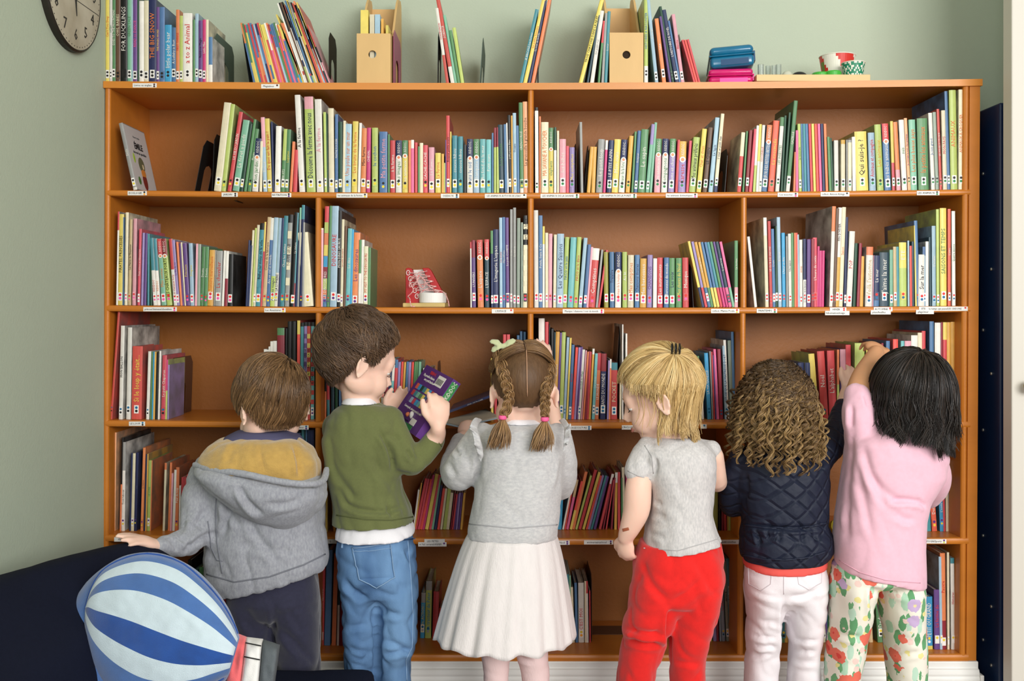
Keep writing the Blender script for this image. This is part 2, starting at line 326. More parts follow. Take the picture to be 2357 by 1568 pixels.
BOOKS = '''
@T1 top of the bookcase by the clock|0|x x
243 9 -40 0 y|Can't You Sleep|o
252 6 -30 0 w|LATZJO|g
258 8 -35 0 g|GOES TO THE MOUNTAINS|w
266 11 -45 0 br|OWL BABIES|c
277 16 -30 0 x|FOR DUCKLINGS|w
293 10 -40 0 mint|GREEN TALE|g
303 3 -20 0 lb
306 10 -10 0 p|READ to DANCE|k
316 4 -15 0 dg
320 11 2 0 w
331 11 1 0 c
342 18 -2 0 n|THE BIG SNOW|o
360 7 16 0 p|THE MAGIC WORD|y
367 12 16 0 b
379 16 57 0 sky|little polar bear|w
395 10 63 0 b|A Lullaby is Best|w
405 8 22 0 o|FIRST THINGS|r
413 8 36 0 lg
421 22 30 0 w|a to z Animal|r
444 5 45 0 g
449 8 31 0 lb
457 9 47 0 p|Rainbow Magic|x
466 8 45 0 m|Little Miss|w
474 6 45 0 c
480 9 85 0 w|Tales|x/b:0.6
@T2 top of the bookcase beside the first wooden box|0|
1027 7 19 -25 w|CHAMPIGNON|r/r:-0.38
1038 9 -5 -35 r|SCIENCE|w/w:-0.2
1047 6 35 -27 mint|LA FORET|o
1053 7 70 -20 g|Mon jardin|w
1061 8 64 -20 lg|Mes plantes|w
@T3 top of the bookcase above the middle divider|0|
1195 8 22 37 t|JE BRICOLE Les formes|w
1204 9 -20 48 y|La petite histoire|o
1214 7 2 38 n|Le tour du monde|w
1222 8 -20 43 o
@T4 top of the bookcase beside the second wooden box|0|
1332 9 -10 52 y|TROIS CHATONS DANS LA NUIT|x
1350 5 35 27 dt
1358 9 25 24 w|Le petit roi|s
1376 5 48 12 g||/r:0.35
1384 6 30 9 s|Une histoire|w
1391 7 26 8 t|La mer|w
@T5 top of the bookcase right of the second wooden box|0|x x
1483 9 -10 0 lg|HISTOIRES A RACONTER|b/w:-0.2
1508 8 -12 -21 lb|La neige|w
1525 9 43 -18 o|Salut|w
1541 5 38 -23 p
1547 6 15 -30 dg
1555 9 23 -31 n|L'HISTOIRE DE NOEL|w
1563 5 48 -26 b
1568 8 33 -22 pk|Blanche|r
1597 5 92 -28 r
1602 5 92 -27 ro
1608 5 91 -27 r
@A1 top left bay|1|x y
307 9 284 -34 s|Emile|w/w:-0.04
492 17 235 24 c
509 10 240 22 lg
523 9 258 27 r|LA VIE DU JARDIN|w
535 15 275 25 mint|La foret a pieds|w
551 8 285 22 dg
561 6 275 23 g
569 9 297 18 g|Fleurs|w
580 14 318 8 w|Mon jardin|g/n:0.36
597 6 325 2 c
606 9 270 -6 lb|Bonjour|w/pk:0.4
616 11 273 -7 y|De quoi est fait le pain ?|r
627 4 280 -4 n
632 13 290 3 w
646 9 297 7 g|FRUITS|w/lg:0.5
655 9 298 6 g|Legumes|y
666 6 326 7 o|Le gouter|x
674 9 345 4 r|Miam|w
689 13 218 -11 w|À la ferme|x
706 21 222 -6 lg|Découvre la ferme avec nous|n/pk:0.13
729 16 228 -5 w|À la ferme|pk
747 6 258 -3 lg
753 3 261 -3 dg
757 13 249 -2 c
771 7 263 0 b|MAITRE POUSSIN|w
779 9 280 0 dg
788 6 278 2 c
791 17 285 2 lb|Une poule sur un mur|o
809 13 279 3 y|Les bruits de la ferme|o
823 6 283 4 w|LA FERME|r
830 12 295 3 o|Mini ferme|x
843 9 294 2 m|CHEVAL|w
856 14 294 0 lg|le cochon|b
873 19 303 0 b|Ma petite ferme|pk
893 4 309 0 g
898 12 323 0 r|à la ferme|w
911 14 323 0 w|Mes images|g/n:0.33
926 13 323 0 y|Les animaux|w/g:0.3
940 6 323 0 o|Petit roi|y
946 7 322 0 k|Prince|w/w:0.16
954 7 328 0 r|Le petit Nicolas|w
962 4 337 0 g
966 8 329 0 c|Animaux|r
974 11 334 0 pr|CACHE-CACHE|w
987 13 339 0 pk|La ferme|w
1002 13 352 0 y|La ferme|o
1016 6 354 0 mu
1022 3 375 0 lg
1025 3 322 0 p
1028 8 266 -1 r|Bonjour petite souris|x
1036 3 303 0 y
1041 12 312 0 t|coucou hibou|w
1054 12 314 0 t|coucou hibou|w
1066 8 333 0 x
1075 14 320 0 w|Dans le nid|b/n:0.36
1090 14 320 0 lb|La banquise|w/g:0.34
1105 13 320 0 aq|Au fond de la mer|w
1119 12 321 0 aq|Petit ours|w
1132 4 306 0 b
1137 5 294 0 lg||/mr:0.3
1143 6 293 0 lg||/mr:0.3
1149 12 287 -3 dt|Les poissons|g
1162 6 286 -3 b|Balthazar|w
1168 3 283 -3 w
1171 7 265 -3 x|petit poisson blanc|w
1178 4 266 -2 mu
1182 8 260 -2 lb|Oceans|n
1190 6 289 -2 b|ANIME LE FOND|w
1197 9 236 -3 g|GRENOUILLE|w/w:-0.15
1206 11 234 -3 pe|La grenouille à grande bouche|br
@A2 top right bay|1|x g
1232 8 247 -1 w||/x:0.04
1241 4 268 0 o
1246 17 281 0 c|MA SAVANE A TOUCHER|o
1263 11 294 0 y|elephants|g/g:0.33
1275 6 293 0 w|Les animaux de la savane|g/dg:0.35
1282 5 301 0 c
1288 15 320 0 pk|les bébés|w
1303 7 336 0 pr|Le lion|w
1311 12 339 0 lp|Mes comptines|y
1337 6 281 -3 s
1351 8 338 8 mu|Mille et un|r
1361 9 338 4 mu|Mille et deux|r
1372 15 320 6 s|Le petit loup|w
1388 6 323 6 m|LE PTIT LUTIN|w/w:0.18
1396 12 323 6 n|LE P'TIT LAPIN|w
1408 15 320 7 y|Mon ours|w
1424 14 321 7 w|Animaux de la foret|g/n:0.38
1440 10 313 9 mu|Le renard|y
1453 5 303 8 g
1459 8 301 9 b|bonjour|w
1468 17 297 9 g|Le sapin|w
1486 8 286 14 mint||/lp:0.3
1495 6 282 12 mint
1506 14 319 4 pk|Mes animaux|w/g:0.3
1522 14 319 4 w|Compagnons|g/n:0.3
1538 14 319 5 lp|Chiens et chats|w/g:0.3
1554 6 322 6 r|Petit chat a la campagne|w
1561 17 325 3 lp|Caresse|pr/mu:0.36
1579 6 324 8 pr|L'album|w
1586 15 315 11 lg|Mes animaux préférés|x
1603 11 297 14 y|Chat et chien|o
1617 11 294 14 br|LE CHIEN|x
1631 10 271 16 lb|Le lapin|n
1643 8 262 17 c|Il était un petit chat|n/n:-0.13
1697 9 305 10 c||/r:-0.6
1709 4 302 9 g
1715 8 300 10 mr
1724 7 297 12 pr|NINA NINAGI|w
1733 6 289 9 w||/lg:-0.4
1740 6 286 8 y|LES INSECTES|w/w:-0.45
1746 7 288 9 w|COCCINELLE|r
1753 13 287 13 b|LES JEUX DES PETITES BETES|w/o:0.26
1768 14 277 13 ro|La coccinelle|y
1785 9 270 12 w|LES INSECTES|g/g:0.12
1797 5 266 9 dg
1803 5 259 13 dg
1809 9 232 19 g|GAZELLE|w/w:-0.17
1826 5 350 3 o
1832 6 300 0 k
1839 7 285 -3 lg|La sauterelle|g
1847 5 285 -4 b
1852 6 285 -4 t|Mireille l'Abeille|w
1859 6 285 -5 b|Patatras|w
1866 6 285 -5 r|Leon le Bourdon|y
1873 6 285 -5 y|Adele|o
1880 6 285 -5 ro|Lulu|y
1887 6 285 -5 k|Mirabelle|y
1894 6 285 -5 n|Margot l'Escargot|y
1901 6 285 -5 o|Huguette|y
1909 6 315 -5 g
1915 5 318 -5 dg
1921 10 323 -1 w
1936 10 322 0 c||/mu:0.08
1948 3 322 0 s
1952 9 322 0 c||/s:0.05
1963 8 315 -2 w|Animals Lucy Cousins|x
1972 28 302 -5 y|Qui suis-je ?|x
2002 15 305 -4 lb|Animaux et compagnie|r
2020 15 286 -7 lg|Les animaux|mu
2037 15 284 -7 b|Les bébés animaux|w/r:0.27
2054 7 279 -5 y||/pr:-0.4
2064 10 281 -8 o||/pk:-0.3
2077 12 276 -8 w|suis|g
2090 7 272 -9 pe|Je connais le nom des animaux|p
2097 15 275 -5 mint|Les plus beaux pays|o
2115 24 272 -4 g|la petite les animaux|o
2144 9 260 -7 w|Je suis grand|b
2154 8 258 -7 sg
2163 6 251 -7 r|LES IMAGES DU MONDE|w
2171 10 254 -4 c|MON PAYS|pr
2181 7 210 -7 b
2189 16 207 -4 lg|ANIMAUX|o
2207 10 206 0 c|ANIMAUX À CROQUER|o
@B1 second row, first bay|2|r k
267 4 487 4 w||/r:0.2
271 11 493 3 y|PIRATES, PRINCESSES|x
282 2 500 2 b
286 7 489 3 c
294 7 505 4 tan|Les Habits de l'Empereur|x
304 8 503 3 pk
316 6 527 4 pr|Petits princes et châteaux fort|w
324 5 536 4 lp|Les fées|p
330 6 537 4 p
339 4 538 1 t
345 5 560 0 dg
353 8 548 -9 w|KiDiDOC|r/t:0.48
362 7 549 -9 w|KiDiDOC|o/t:0.48
372 11 550 -11 mint|Mini contes|o/pr:0.26
384 12 550 -14 lg|LES CHÂTEAUX FORTS|x/mr:0.26
400 8 550 -12 w|Les chateaux forts|r/r:0.46
407 7 553 -12 lp|La fille du roi|p
415 5 557 -10 o
420 4 560 -8 p
425 3 558 -9 c
428 9 560 -8 p|Princesse|y
438 9 560 -4 lb|Dragons|y
448 5 561 3 pk
453 7 562 3 sg
460 8 568 5 g|Dinette|w
469 8 568 4 g|Dinette|w
477 13 575 5 mu|L'histoire merveilleuse|o
492 1 576 4 w
494 15 577 4 s|Le chevalier|r
510 5 577 5 w||/w:0.5
516 7 578 4 w||/mr:-0.5
524 11 585 2 x
@B2 second row, first bay, right stack|2|r y
565 4 553 7 n
569 5 565 7 n
572 5 530 9 c
578 4 525 9 lg
582 6 518 10 c
588 11 514 11 t|Babel les mots de la ville|w/x:0.08
599 4 511 10 r||/y:0.35
603 9 500 13 tan|Contes de la fabrique|br
612 9 502 11 b|Arc en ciel et tornade|w/w:0.25
621 10 501 10 lg|Ami des nuages|n/lb:0.66
630 9 502 11 w|DANS LA LUMIERE|x/lb:0.62
639 5 502 10 n
644 10 497 10 t|Chez les tomtes|w
655 10 494 9 s|TOUTE SEULE|w/x:0.09
668 9 489 10 x
670 8 490 10 t|La riviere|w/mr:-0.25
679 5 503 10 n
684 4 478 6 s||/mint:0.12
689 7 472 6 n||/t:0.14
695 4 512 3 s
698 24 534 -13 c
@B3 second row, second bay|2|r p
726 17 525 2 pk||/c:0.02
742 10 475 6 b|LES DINOSAURES|w/r:0.62
752 6 474 7 g
759 16 474 5 lb|DINOSAURE|r
775 9 485 3 x|MON DINO SAURUS|w
783 6 505 4 c|Les petits dinosaures|r
790 5 520 4 br|Une histoire|w
795 10 526 6 aq|Le dino|w
805 5 528 5 sky
809 15 535 6 o|Les dinosaures|p
824 6 552 3 w|KIDIDOC|r/g:0.5
830 6 552 3 w
836 10 567 2 c|MY VISIT TO THE DINOSAURS|r
846 6 570 2 g
@B4 second row, left of the middle divider|2|r k
1083 3 557 -1 w||/r:0.1
1087 9 553 -2 p|L'UNIVERS|w/mr:0.26
1100 14 552 -3 o|L'espace|w/r:0.26
1116 11 551 -1 dt|L'ESPACE|w/pr:0.28
1130 6 531 -1 n||/g:0.3
1135 13 528 0 n|L'imagerie L'espace|w
1150 7 501 -1 lb|Les étoiles|r
1157 7 500 -1 b|Objectif lune|w
1165 8 501 -2 p|Le petit COMETE|w/w:-0.16
1174 6 482 0 s|La lune|w
1181 7 478 0 s|La maison|w
1189 8 502 1 sg
1199 5 512 0 sg
1204 10 496 1 x|smart kids Space|w/c:-0.66
@B5 second row, third bay|2|r k
1230 10 484 -1 w
1240 9 496 0 b|Petula, Suzie & Co|w
1249 5 521 0 w||/y:0.22
1255 7 536 0 c
1262 9 538 1 pk
1273 7 540 2 c
1281 16 538 2 lb|Les Quatre Saisons|n
1295 10 546 6 lg|PACO et le jazz|b
1306 14 546 8 aq
1320 10 546 9 lg|PACO et le disco|r
1331 9 548 13 lb
1342 8 563 11 b
1349 6 569 11 pk
1354 16 571 11 r|Comptines|w/w:0.2
1371 5 575 13 s
1376 5 576 19 r
1391 10 580 -1 ol
1404 11 580 -1 b|Tralalire|n
1416 14 580 1 w|Les animaux de la musique|o/n:0.35
1433 11 580 0 lg|Au lit|w
1445 14 587 1 c|Mes comptines|o
1461 11 587 1 b|Chansons douces|n
1473 15 595 1 mu|Mes berceuses|w
1489 12 587 2 lp|CHANSONS|p
1503 9 595 1 w|......|r
1513 13 593 0 r|Les instruments|w
1528 12 593 1 b|Berceuses du monde|w
1541 13 594 0 g|Les voix|n
1556 14 594 0 g|Mes chants de Noel|y
1572 14 593 -1 r|Musique|w
1616 6 556 -33 y|La petite poule|g/n:-0.3
1623 6 557 -32 lp|Une poule|w/r:-0.3
1630 7 558 -32 mu|La petite poule|w/b:-0.3
1637 6 558 -30 mu|Le roi|w/g:-0.3
1644 6 558 -31 b|Mamie poule raconte|w/y:-0.3
1651 6 558 -30 b|Le loup|w/y:-0.3
1658 6 558 -31 t|Une souris|w/r:-0.3
1665 6 557 -31 g|Le petit lapin|w/m:-0.3
1672 5 557 -31 p|La souris verte|w/m:-0.3
1678 7 557 -31 dt|Le petit loup|w/k:-0.3
1686 6 557 -30 k|Une princesse|w/mint:-0.3
1691 8 554 0 g|La tortue|w/pk:-0.3
@B6 second row, last bay|2|r r
1737 6 545 -17 w|Printemps|g
1762 8 501 -5 c||/w:0.2
1772 7 509 -5 r|LE CLUB DES SAISONS|w
1779 7 527 -4 b|L'ours|w
1785 6 520 0 dg
1792 8 500 -4 lb|Bonjour|w
1801 8 536 -2 sky|L'hiver en fête|w
1810 5 544 -1 s
1816 7 538 -2 w|Une saison|x
1823 6 536 -2 g|La fee du printemps|w
1829 4 536 -1 o
1833 4 536 -1 ro
1837 4 540 -2 lb
1841 7 552 -1 w|poney|o
1849 7 550 0 w|Les saisons de la banquise|n/n:0.6
1857 9 551 1 p
1867 8 550 1 mr
1872 10 547 -1 pr|L'heure du conte|w
1880 5 567 2 m
1885 7 577 1 m|Le Village|w
1891 6 577 2 m|Le Village|w
1909 9 475 7 w||/o:0.25
1917 7 480 8 br
1922 9 478 8 w|FIN D'HIVER|x/mu:-0.5
1931 9 477 8 c|Saison|o
1942 6 500 5 n
1948 13 532 8 w|POP|r
1963 7 560 5 dg
1972 7 560 6 mr|Contes|w
1979 8 590 3 mu|Automne|n
@B7 second row, rightmost books|2|r b
1992 16 568 3 w|Voilà l'automne|tan/o:0.14
2008 3 588 3 pk
2011 13 588 2 n|La mer|w/b:-0.2
2025 22 581 0 dt|J'aime la mer|w
2048 8 575 0 mint
2057 8 568 -1 tan
2065 6 568 -2 t
2071 17 558 -1 y|ETE|w/lg:-0.6
2090 4 554 -1 lb
2095 5 566 -1 ro
2100 5 556 -1 dt
2107 4 519 -3 y
2110 8 508 -6 b
2114 16 586 1 w|Sur la mer|x
2124 8 568 0 lb||/b:0.15
2131 7 556 0 w
2140 5 546 -2 dt
2146 9 520 -1 lb|L'écume|w
2156 7 482 -1 lg
2165 15 479 -1 y|SAISONS ET TEMPS|g
2182 7 481 0 ro|L'arbre|w
2192 8 486 -1 w|Quatre saisons|g
@C1 third row, first bay|3|b x
253 5 718 18 r
273 9 750 5 w|MON BALLON|x
290 10 754 4 w
302 24 797 3 r|Si le loup y était...|y
336 7 809 5 w
345 3 810 4 g
349 3 810 4 sky
352 4 810 4 mu
357 5 811 4 x
363 4 808 4 w
370 10 818 4 pr|Le petit Chaperon|w
380 4 828 3 lg||/m:0.52
385 3 840 2 lp
@C2 third row, first bay, right stack|3|b p
594 13 817 0 m
607 7 804 0 w
614 4 805 0 w
618 4 798 0 w
622 6 786 0 w||/b:-0.5
628 9 785 0 w||/b:-0.5
638 17 755 0 mr|DRAGON|y/g:0.08
657 4 756 0 x
663 9 740 -1 x|Ed Vert !|w
673 9 740 -1 x|Ed Vert !|w
683 7 738 1 ro|ALBERTE|w/y:0.14
691 7 743 1 t|IL ETAIT UNE FOIS LE CIRQUE|w/x:0.04
699 7 742 1 lp|IL ETAIT UNE FOIS LA MAGIE|p/x:0.04
706 8 742 1 r|IL ETAIT UNE FOIS LA VIE|y/x:0.04
715 8 742 1 aq|IL ETAIT UNE FOIS LE GEANT|r/x:0.04
@C3 third row, second bay|3|b o
736 7 733 2 dt|EinstEin|w/y:-0.2
747 4 735 1 x||/o:-0.28
753 6 740 -3 r||/t:-0.2
762 7 745 0 dt
771 6 760 0 dg
780 4 880 0 b
860 6 905 2 r
866 3 905 2 c
869 3 905 2 y
872 3 905 2 mu
876 4 900 2 w
883 7 860 6 mr
891 6 828 6 n
896 6 827 8 aq|PARC|w/w:0.36
903 7 828 7 r|Les émotions|w/b:0.14
911 6 834 6 lp
918 5 833 6 ro||/w:-0.45
923 5 834 7 mu||/w:-0.45
929 5 833 7 b||/w:-0.45
935 6 834 6 lp
942 5 834 6 ro
947 5 833 7 g
952 5 833 6 g
958 6 833 6 mint
970 3 848 4 w
974 3 848 4 w
978 3 848 4 w
982 3 847 4 w
986 4 847 4 w
@C4 third row, left of the middle divider|3|b b
1130 6 825 0 y
1138 6 812 0 r||/y:0.4
1158 7 770 0 r
1166 8 770 0 r
1176 6 779 0 x
1190 6 772 0 b
1197 6 763 0 b
1205 6 764 0 b
@C5 third row, third bay|3|b b
1229 4 782 0 s
1240 14 733 0 lb||/w:0.3
1254 8 741 1 r|Le monde|w
1263 2 747 1 x
1267 7 757 1 x|La sorciere|y
1275 3 765 1 dt
1272 9 764 8 mu|Histoires|w
1281 5 766 8 p
1287 9 765 7 lg
1296 6 777 9 lb|Comptines|w
1303 4 778 9 y
1308 7 794 8 b|Bonjour|r
1315 6 800 10 ro|Le monde en fete|w
1321 5 800 11 lp
1327 5 799 10 p
1329 7 805 11 w|NOËLIE au village|g
1337 3 807 11 pk
1341 4 810 11 o
1346 5 809 9 mr
1351 4 810 7 r
1355 5 803 9 mu||/w:0.08
1362 7 814 8 aq|Les enfants|w
1369 9 813 6 o|LE MONDE|w/r:0.26
1381 13 814 3 n|ENFANTS DU MONDE|w/mr:0.27
1397 4 830 3 lp
1401 4 827 3 w||/o:-0.85
1406 15 835 1 r|POCKET|c/t:0.13
1426 4 865 1 c
1432 3 747 0 w
1440 4 768 0 w
@C6 third row, third bay, right stack|3|b b
1590 6 828 -8 ro
1604 13 823 -10 g|Les petits copains|w
1613 4 820 -8 g
1613 8 837 -6 w|School Cecile|x
1629 9 813 -8 sky|LA MATERNELLE|w
1639 3 809 -6 s
1643 3 810 -6 r
1647 3 818 -6 p
1650 6 804 -8 k|JULIE|w
1657 8 804 -6 mr
1669 9 796 -6 lb|EST-CE QUE LA MAITRESSE DORT|n
1673 6 783 -8 w
1681 8 784 -6 sg
1688 6 764 -5 b|Lili le bon Ado|w
1696 12 765 -4 w|La maternelle|o
1706 7 741 0 g|L'école|w
@C7 third row, last bay|3|b g
1718 16 862 0 pr
1766 13 848 0 lg
1782 13 841 0 o
1797 24 833 0 w
1823 10 837 0 w
1837 14 835 0 n||/w:-0.6
1854 14 835 0 w||/n:0.36
1873 14 814 -12 lg|ALLO|o/y:0.5
1891 17 808 -10 r|Noël|w
1910 17 807 -6 r|L'alphabet|w
1927 5 805 0 o||/lg:-0.5
1936 13 804 -2 p|Anglais|w/pk:0.35
1949 12 794 -2 r|Mes premieres|w
1968 23 790 0 lg
1994 8 800 0 y
2004 12 805 0 g
2018 10 795 0 pr|plus de|w
2029 5 790 0 mr
2038 9 785 2 b|LE B|w
2056 12 781 0 ro
2074 8 785 0 aq
2083 15 785 0 pk
2098 15 772 0 w||/w:0.3
2113 12 766 0 c
2122 9 762 0 r
2140 10 740 0 b
2152 3 743 0 w
2155 11 743 0 w
2166 4 742 0 mr
2171 9 742 0 r||/y:0.18
2180 9 742 0 mu
2190 11 741 -1 mu|Au Grand Village|x
2204 13 741 0 pr|J'adore jouer|c
@D1 fourth row, first bay|4|p y|1223
258 7 996 3 pe|La nuit|r
275 4 1008 5 x||/o:-0.5
279 8 1018 2 w|Trois hiboux|br/s:0.32
297 4 1043 5 n
301 7 1044 4 c
308 6 1042 5 n|. . .|w
323 6 1031 6 o|La maison|br
331 3 1046 5 n
334 3 1045 5 mu
338 7 1060 4 lg|LE LIVRE|g
345 2 1060 4 o
374 5 1066 5 c||/o:0.1
386 5 1065 5 o
391 4 1090 4 pk
396 6 1082 5 w
402 8 1076 3 o|Peur du loup|w
411 3 1118 2 w
415 3 1099 3 r
419 3 1098 3 r
423 3 1098 3 r
427 4 1092 3 r
@D2 fourth row, between the two boys|4|p r|1225
672 7 1000 0 r
680 12 997 0 b
694 6 988 0 t
701 3 988 0 dt
704 3 988 0 b
708 15 990 0 n
731 6 1058 4 w|Paques|x
741 13 1110 0 y|Vive la galette !|w
767 6 1074 -8 mu|Bientot la petite souris|tan
775 4 1120 -6 mr||/w:0.3
@D3 fourth row, second bay|4|p p|1220
950 4 1128 12 w|Noel|n
953 3 1112 16 mu
954 6 1102 24 r|Les Lacs Noir|w
961 5 1103 23 pr|Les petits|w
966 6 1104 24 ro|Papa Pere Noel|w
972 5 1094 24 m|J'aime anniversaire|y
978 8 1092 24 y|Le LAPIN FACTEUR|x
987 6 1094 22 pr|J'aime les|w
993 5 1100 18 mint
999 6 1118 14 n|Lire|w
1006 6 1125 13 ro|La maison|w
1013 5 1125 12 c
1019 8 1125 12 lg|La surprise|g
1027 7 1135 10 c|KiDiDOC|r
1036 3 1135 10 mr
1040 4 1138 10 r
1044 4 1138 10 p
1049 4 1135 8 lp
1054 4 1135 8 p
1059 5 1135 8 mu
@D4 fourth row, third bay|4|p p|1220
1277 16 1092 7 sky|Le gros livre|w
1294 4 1110 22 w
1299 3 1109 20 ro
1303 6 1105 23 k|Joyeux Noel|w/tan:0.35
1311 6 1109 26 ro||/y:-0.4
1316 7 1087 30 o|Les bruits|w
1324 5 1096 34 lg|Bonne annee|w
1331 7 1083 37 r|J'AIME LES FETES|x
1340 6 1088 37 y|La galette|o
1348 5 1096 33 ro|Noel|w
1353 5 1095 33 lp|Petit sapin|w
1359 5 1096 34 t|Le Pere Noel|w
1366 6 1098 30 p|La fee|w
1378 6 1092 30 r|J'attends un copain|w/w:0.18
1387 3 1100 22 mr
1394 3 1105 18 r
1406 4 1100 8 mr
1414 6 1088 2 mu|T'choupi fete|y/w:0.18
1422 6 1087 0 r|T'choupi anniv|w
1430 4 1100 0 g
1435 6 1076 -4 c
1442 5 1090 -2 m
@D5 fourth row, third bay, left of the fifth child|4|g m|1222
1641 12 1085 0 lg|Teeth Are Not For Biting|x/b:0.12
1655 5 1063 -2 x|Petit bonheur|w
1661 5 1090 0 mr
1667 6 1092 -3 r|Mes livres|y
1674 3 1095 0 mu
1677 5 1100 0 lg
1683 4 1100 0 r
1687 6 1100 0 dt
1694 5 1105 0 dg
1700 6 1100 0 n
@D6 fourth row, last bay|4|p y|1224
2122 9 1120 0 w
2132 12 1130 -4 t|Le grand livre|w
2146 12 1108 -8 ro|Dents de lait|w
2164 9 1100 -4 sky|L'ecole de danse|w
2172 5 1112 -3 r||/g:0.3
2178 6 1060 -2 c
2184 8 1030 -2 s
2196 12 1022 -1 n|Mon premier livre de relaxation|lp
@E0 bottom row, behind the sofa|5|g|1490
432 10 1290 0 x
446 8 1312 0 t
458 10 1306 0 g|Lucy|w
474 7 1330 0 mr
486 9 1340 0 b
500 9 1350 0 dg
512 8 1380 0 r
@E1 bottom row, between the two boys|5|g b|1487
733 12 1298 4 r|Mon camion|w
746 14 1266 6 b|CHERCHE et TROUVE|y
763 10 1275 6 o|LES VOITURES|br
775 5 1300 4 dt||/w:-0.5
780 12 1322 5 mr|Par ici ou par là ?|w
793 5 1330 2 b
@E2 bottom row, second bay|5|b s|1470
967 10 1365 3 sky|A Table, ACTION !|y/s:0.22
978 14 1338 3 lg|Le tracteur de Peter|sky/s:0.16
995 13 1362 3 r|J'aime|w
1009 14 1400 2 ro|L'avion|w
1027 13 1400 2 g|Le train|w
1044 13 1400 2 o
1058 6 1400 2 r
1065 6 1400 2 w
1071 6 1400 2 r
1079 12 1400 2 o
@E3 bottom row, third bay|5|y o|1480
1247 8 1400 0 aq
1255 4 1400 0 lg
1259 9 1400 0 b
1269 5 1400 0 sky
1276 6 1400 0 pk
1284 7 1395 0 o
1292 5 1400 0 w
1298 4 1400 0 c
1302 4 1330 0 b
1306 4 1322 -1 t
1311 4 1325 -1 mint
1316 7 1352 -4 c
1325 6 1342 -3 b|Petit|w
1332 13 1342 -1 w|C'EST MOI|pr/w:0.3
1346 5 1338 -1 c
1350 5 1338 -2 w|Maison|r/r:0.2
1357 3 1360 -1 r
@E4 bottom row, third bay, right stack|5|y b|1477
1508 8 1370 0 lg
1516 8 1370 0 n
1525 5 1370 0 c
1530 6 1370 0 r
1620 6 1390 0 r
1628 8 1375 -2 ro
1634 5 1380 0 lg
1642 8 1372 -4 lp
1650 5 1352 -4 mr
1657 4 1340 -4 lb
1662 8 1326 -6 lb|Le canard|pr
1672 7 1292 -7 sg|ARTHUR|x
1680 8 1286 -9 t|LES ANIMAUX|w
1688 3 1264 -9 c||/t:0.1
@E5 bottom row, behind the fifth and sixth child|5|y x|1480
1797 14 1372 0 t||/g:-0.25
1805 9 1400 0 mu
1888 5 1340 -2 b
1893 10 1362 -8 c|OLIVIA|r
1903 4 1350 -11 p
1907 9 1332 -12 b|Histoires|r
1988 8 1390 0 mr
2001 9 1395 -4 tan|Maman|x
2021 16 1345 -8 g|Dedans dehors|w
2036 7 1390 0 b|corne|y
@E6 bottom row, last bay|5|y w|1496
2122 8 1370 0 x
2131 17 1374 -1 sky|PETIT OU GRAND|w/y:-0.07
2151 13 1358 -1 p|La ferme de|pr
2164 7 1282 -3 lb
2167 12 1274 -3 o|Pauvre|r/mr:-0.3
2181 5 1272 -1 c
2190 9 1285 -2 w|Histoires|r/t:0.06
2202 5 1262 0 n||/r:0.3
'''
# ---------------------------------------------------------------- books
PAGE = mat('book_pages', (226, 218, 196), rough=.8, bump=.5, bscale=500, stretch=(8, .3, .3), var=.08, vscale=400)
STK = mat('sticker_paper', (236, 234, 228), rough=.4)
def TXT(k): return mat('print_'+CNAME[k].replace(' ', '_').replace('-', '_'), PAL[k], rough=.5)
KID = [(540, 825, 700, 985), (455, 1010, 745, 1380), (530, 1380, 735, 1568), (750, 715, 905, 890), (750, 900, 950, 1568), (905, 860, 1045, 1000), (900, 1000, 1000, 1095), (1132, 790, 1272, 960), (1080, 980, 1300, 1240), (1025, 1060, 1090, 1125),
       (1005, 1240, 1310, 1460), (1425, 800, 1600, 1025), (1445, 1030, 1650, 1370), (1440, 1370, 1530, 1568), (1548, 1370, 1630, 1568), (1690, 860, 1875, 1035), (1665, 1060, 1710, 1190), (1710, 1040, 1915, 1300), (1712, 1300, 1888, 1380), (1712, 1380, 1798, 1568), (1812, 1380, 1888, 1568), (1995, 815, 2200, 1045), (1930, 1040, 2140, 1350), (1945, 790, 2035, 930), (1912, 1350, 1995, 1568), (2045, 1350, 2120, 1568), (0, 1240, 430, 1568), (430, 1280, 530, 1568)]
def hidden(px, py): return any(a <= px <= c and b <= py <= d for a, b, c, d in KID)
DEFYB = {3: 966, 4: 1224, 5: 1490}
def pm(k):
    c = PAL[k]; d = tuple(int(v*.45+20) for v in c); return mat('cover_print_'+CNAME[k].replace(' ', '_').replace('-', '_'), c, rough=.35, rgb2=d if k in 'wclb' else tuple(int(v*.6+(255-v)*.25) for v in c), vscale=26, rnd=.12)  # mottled print; its darker tone also paints in the shade on side covers
BK = []; bay = None; cnt = 0
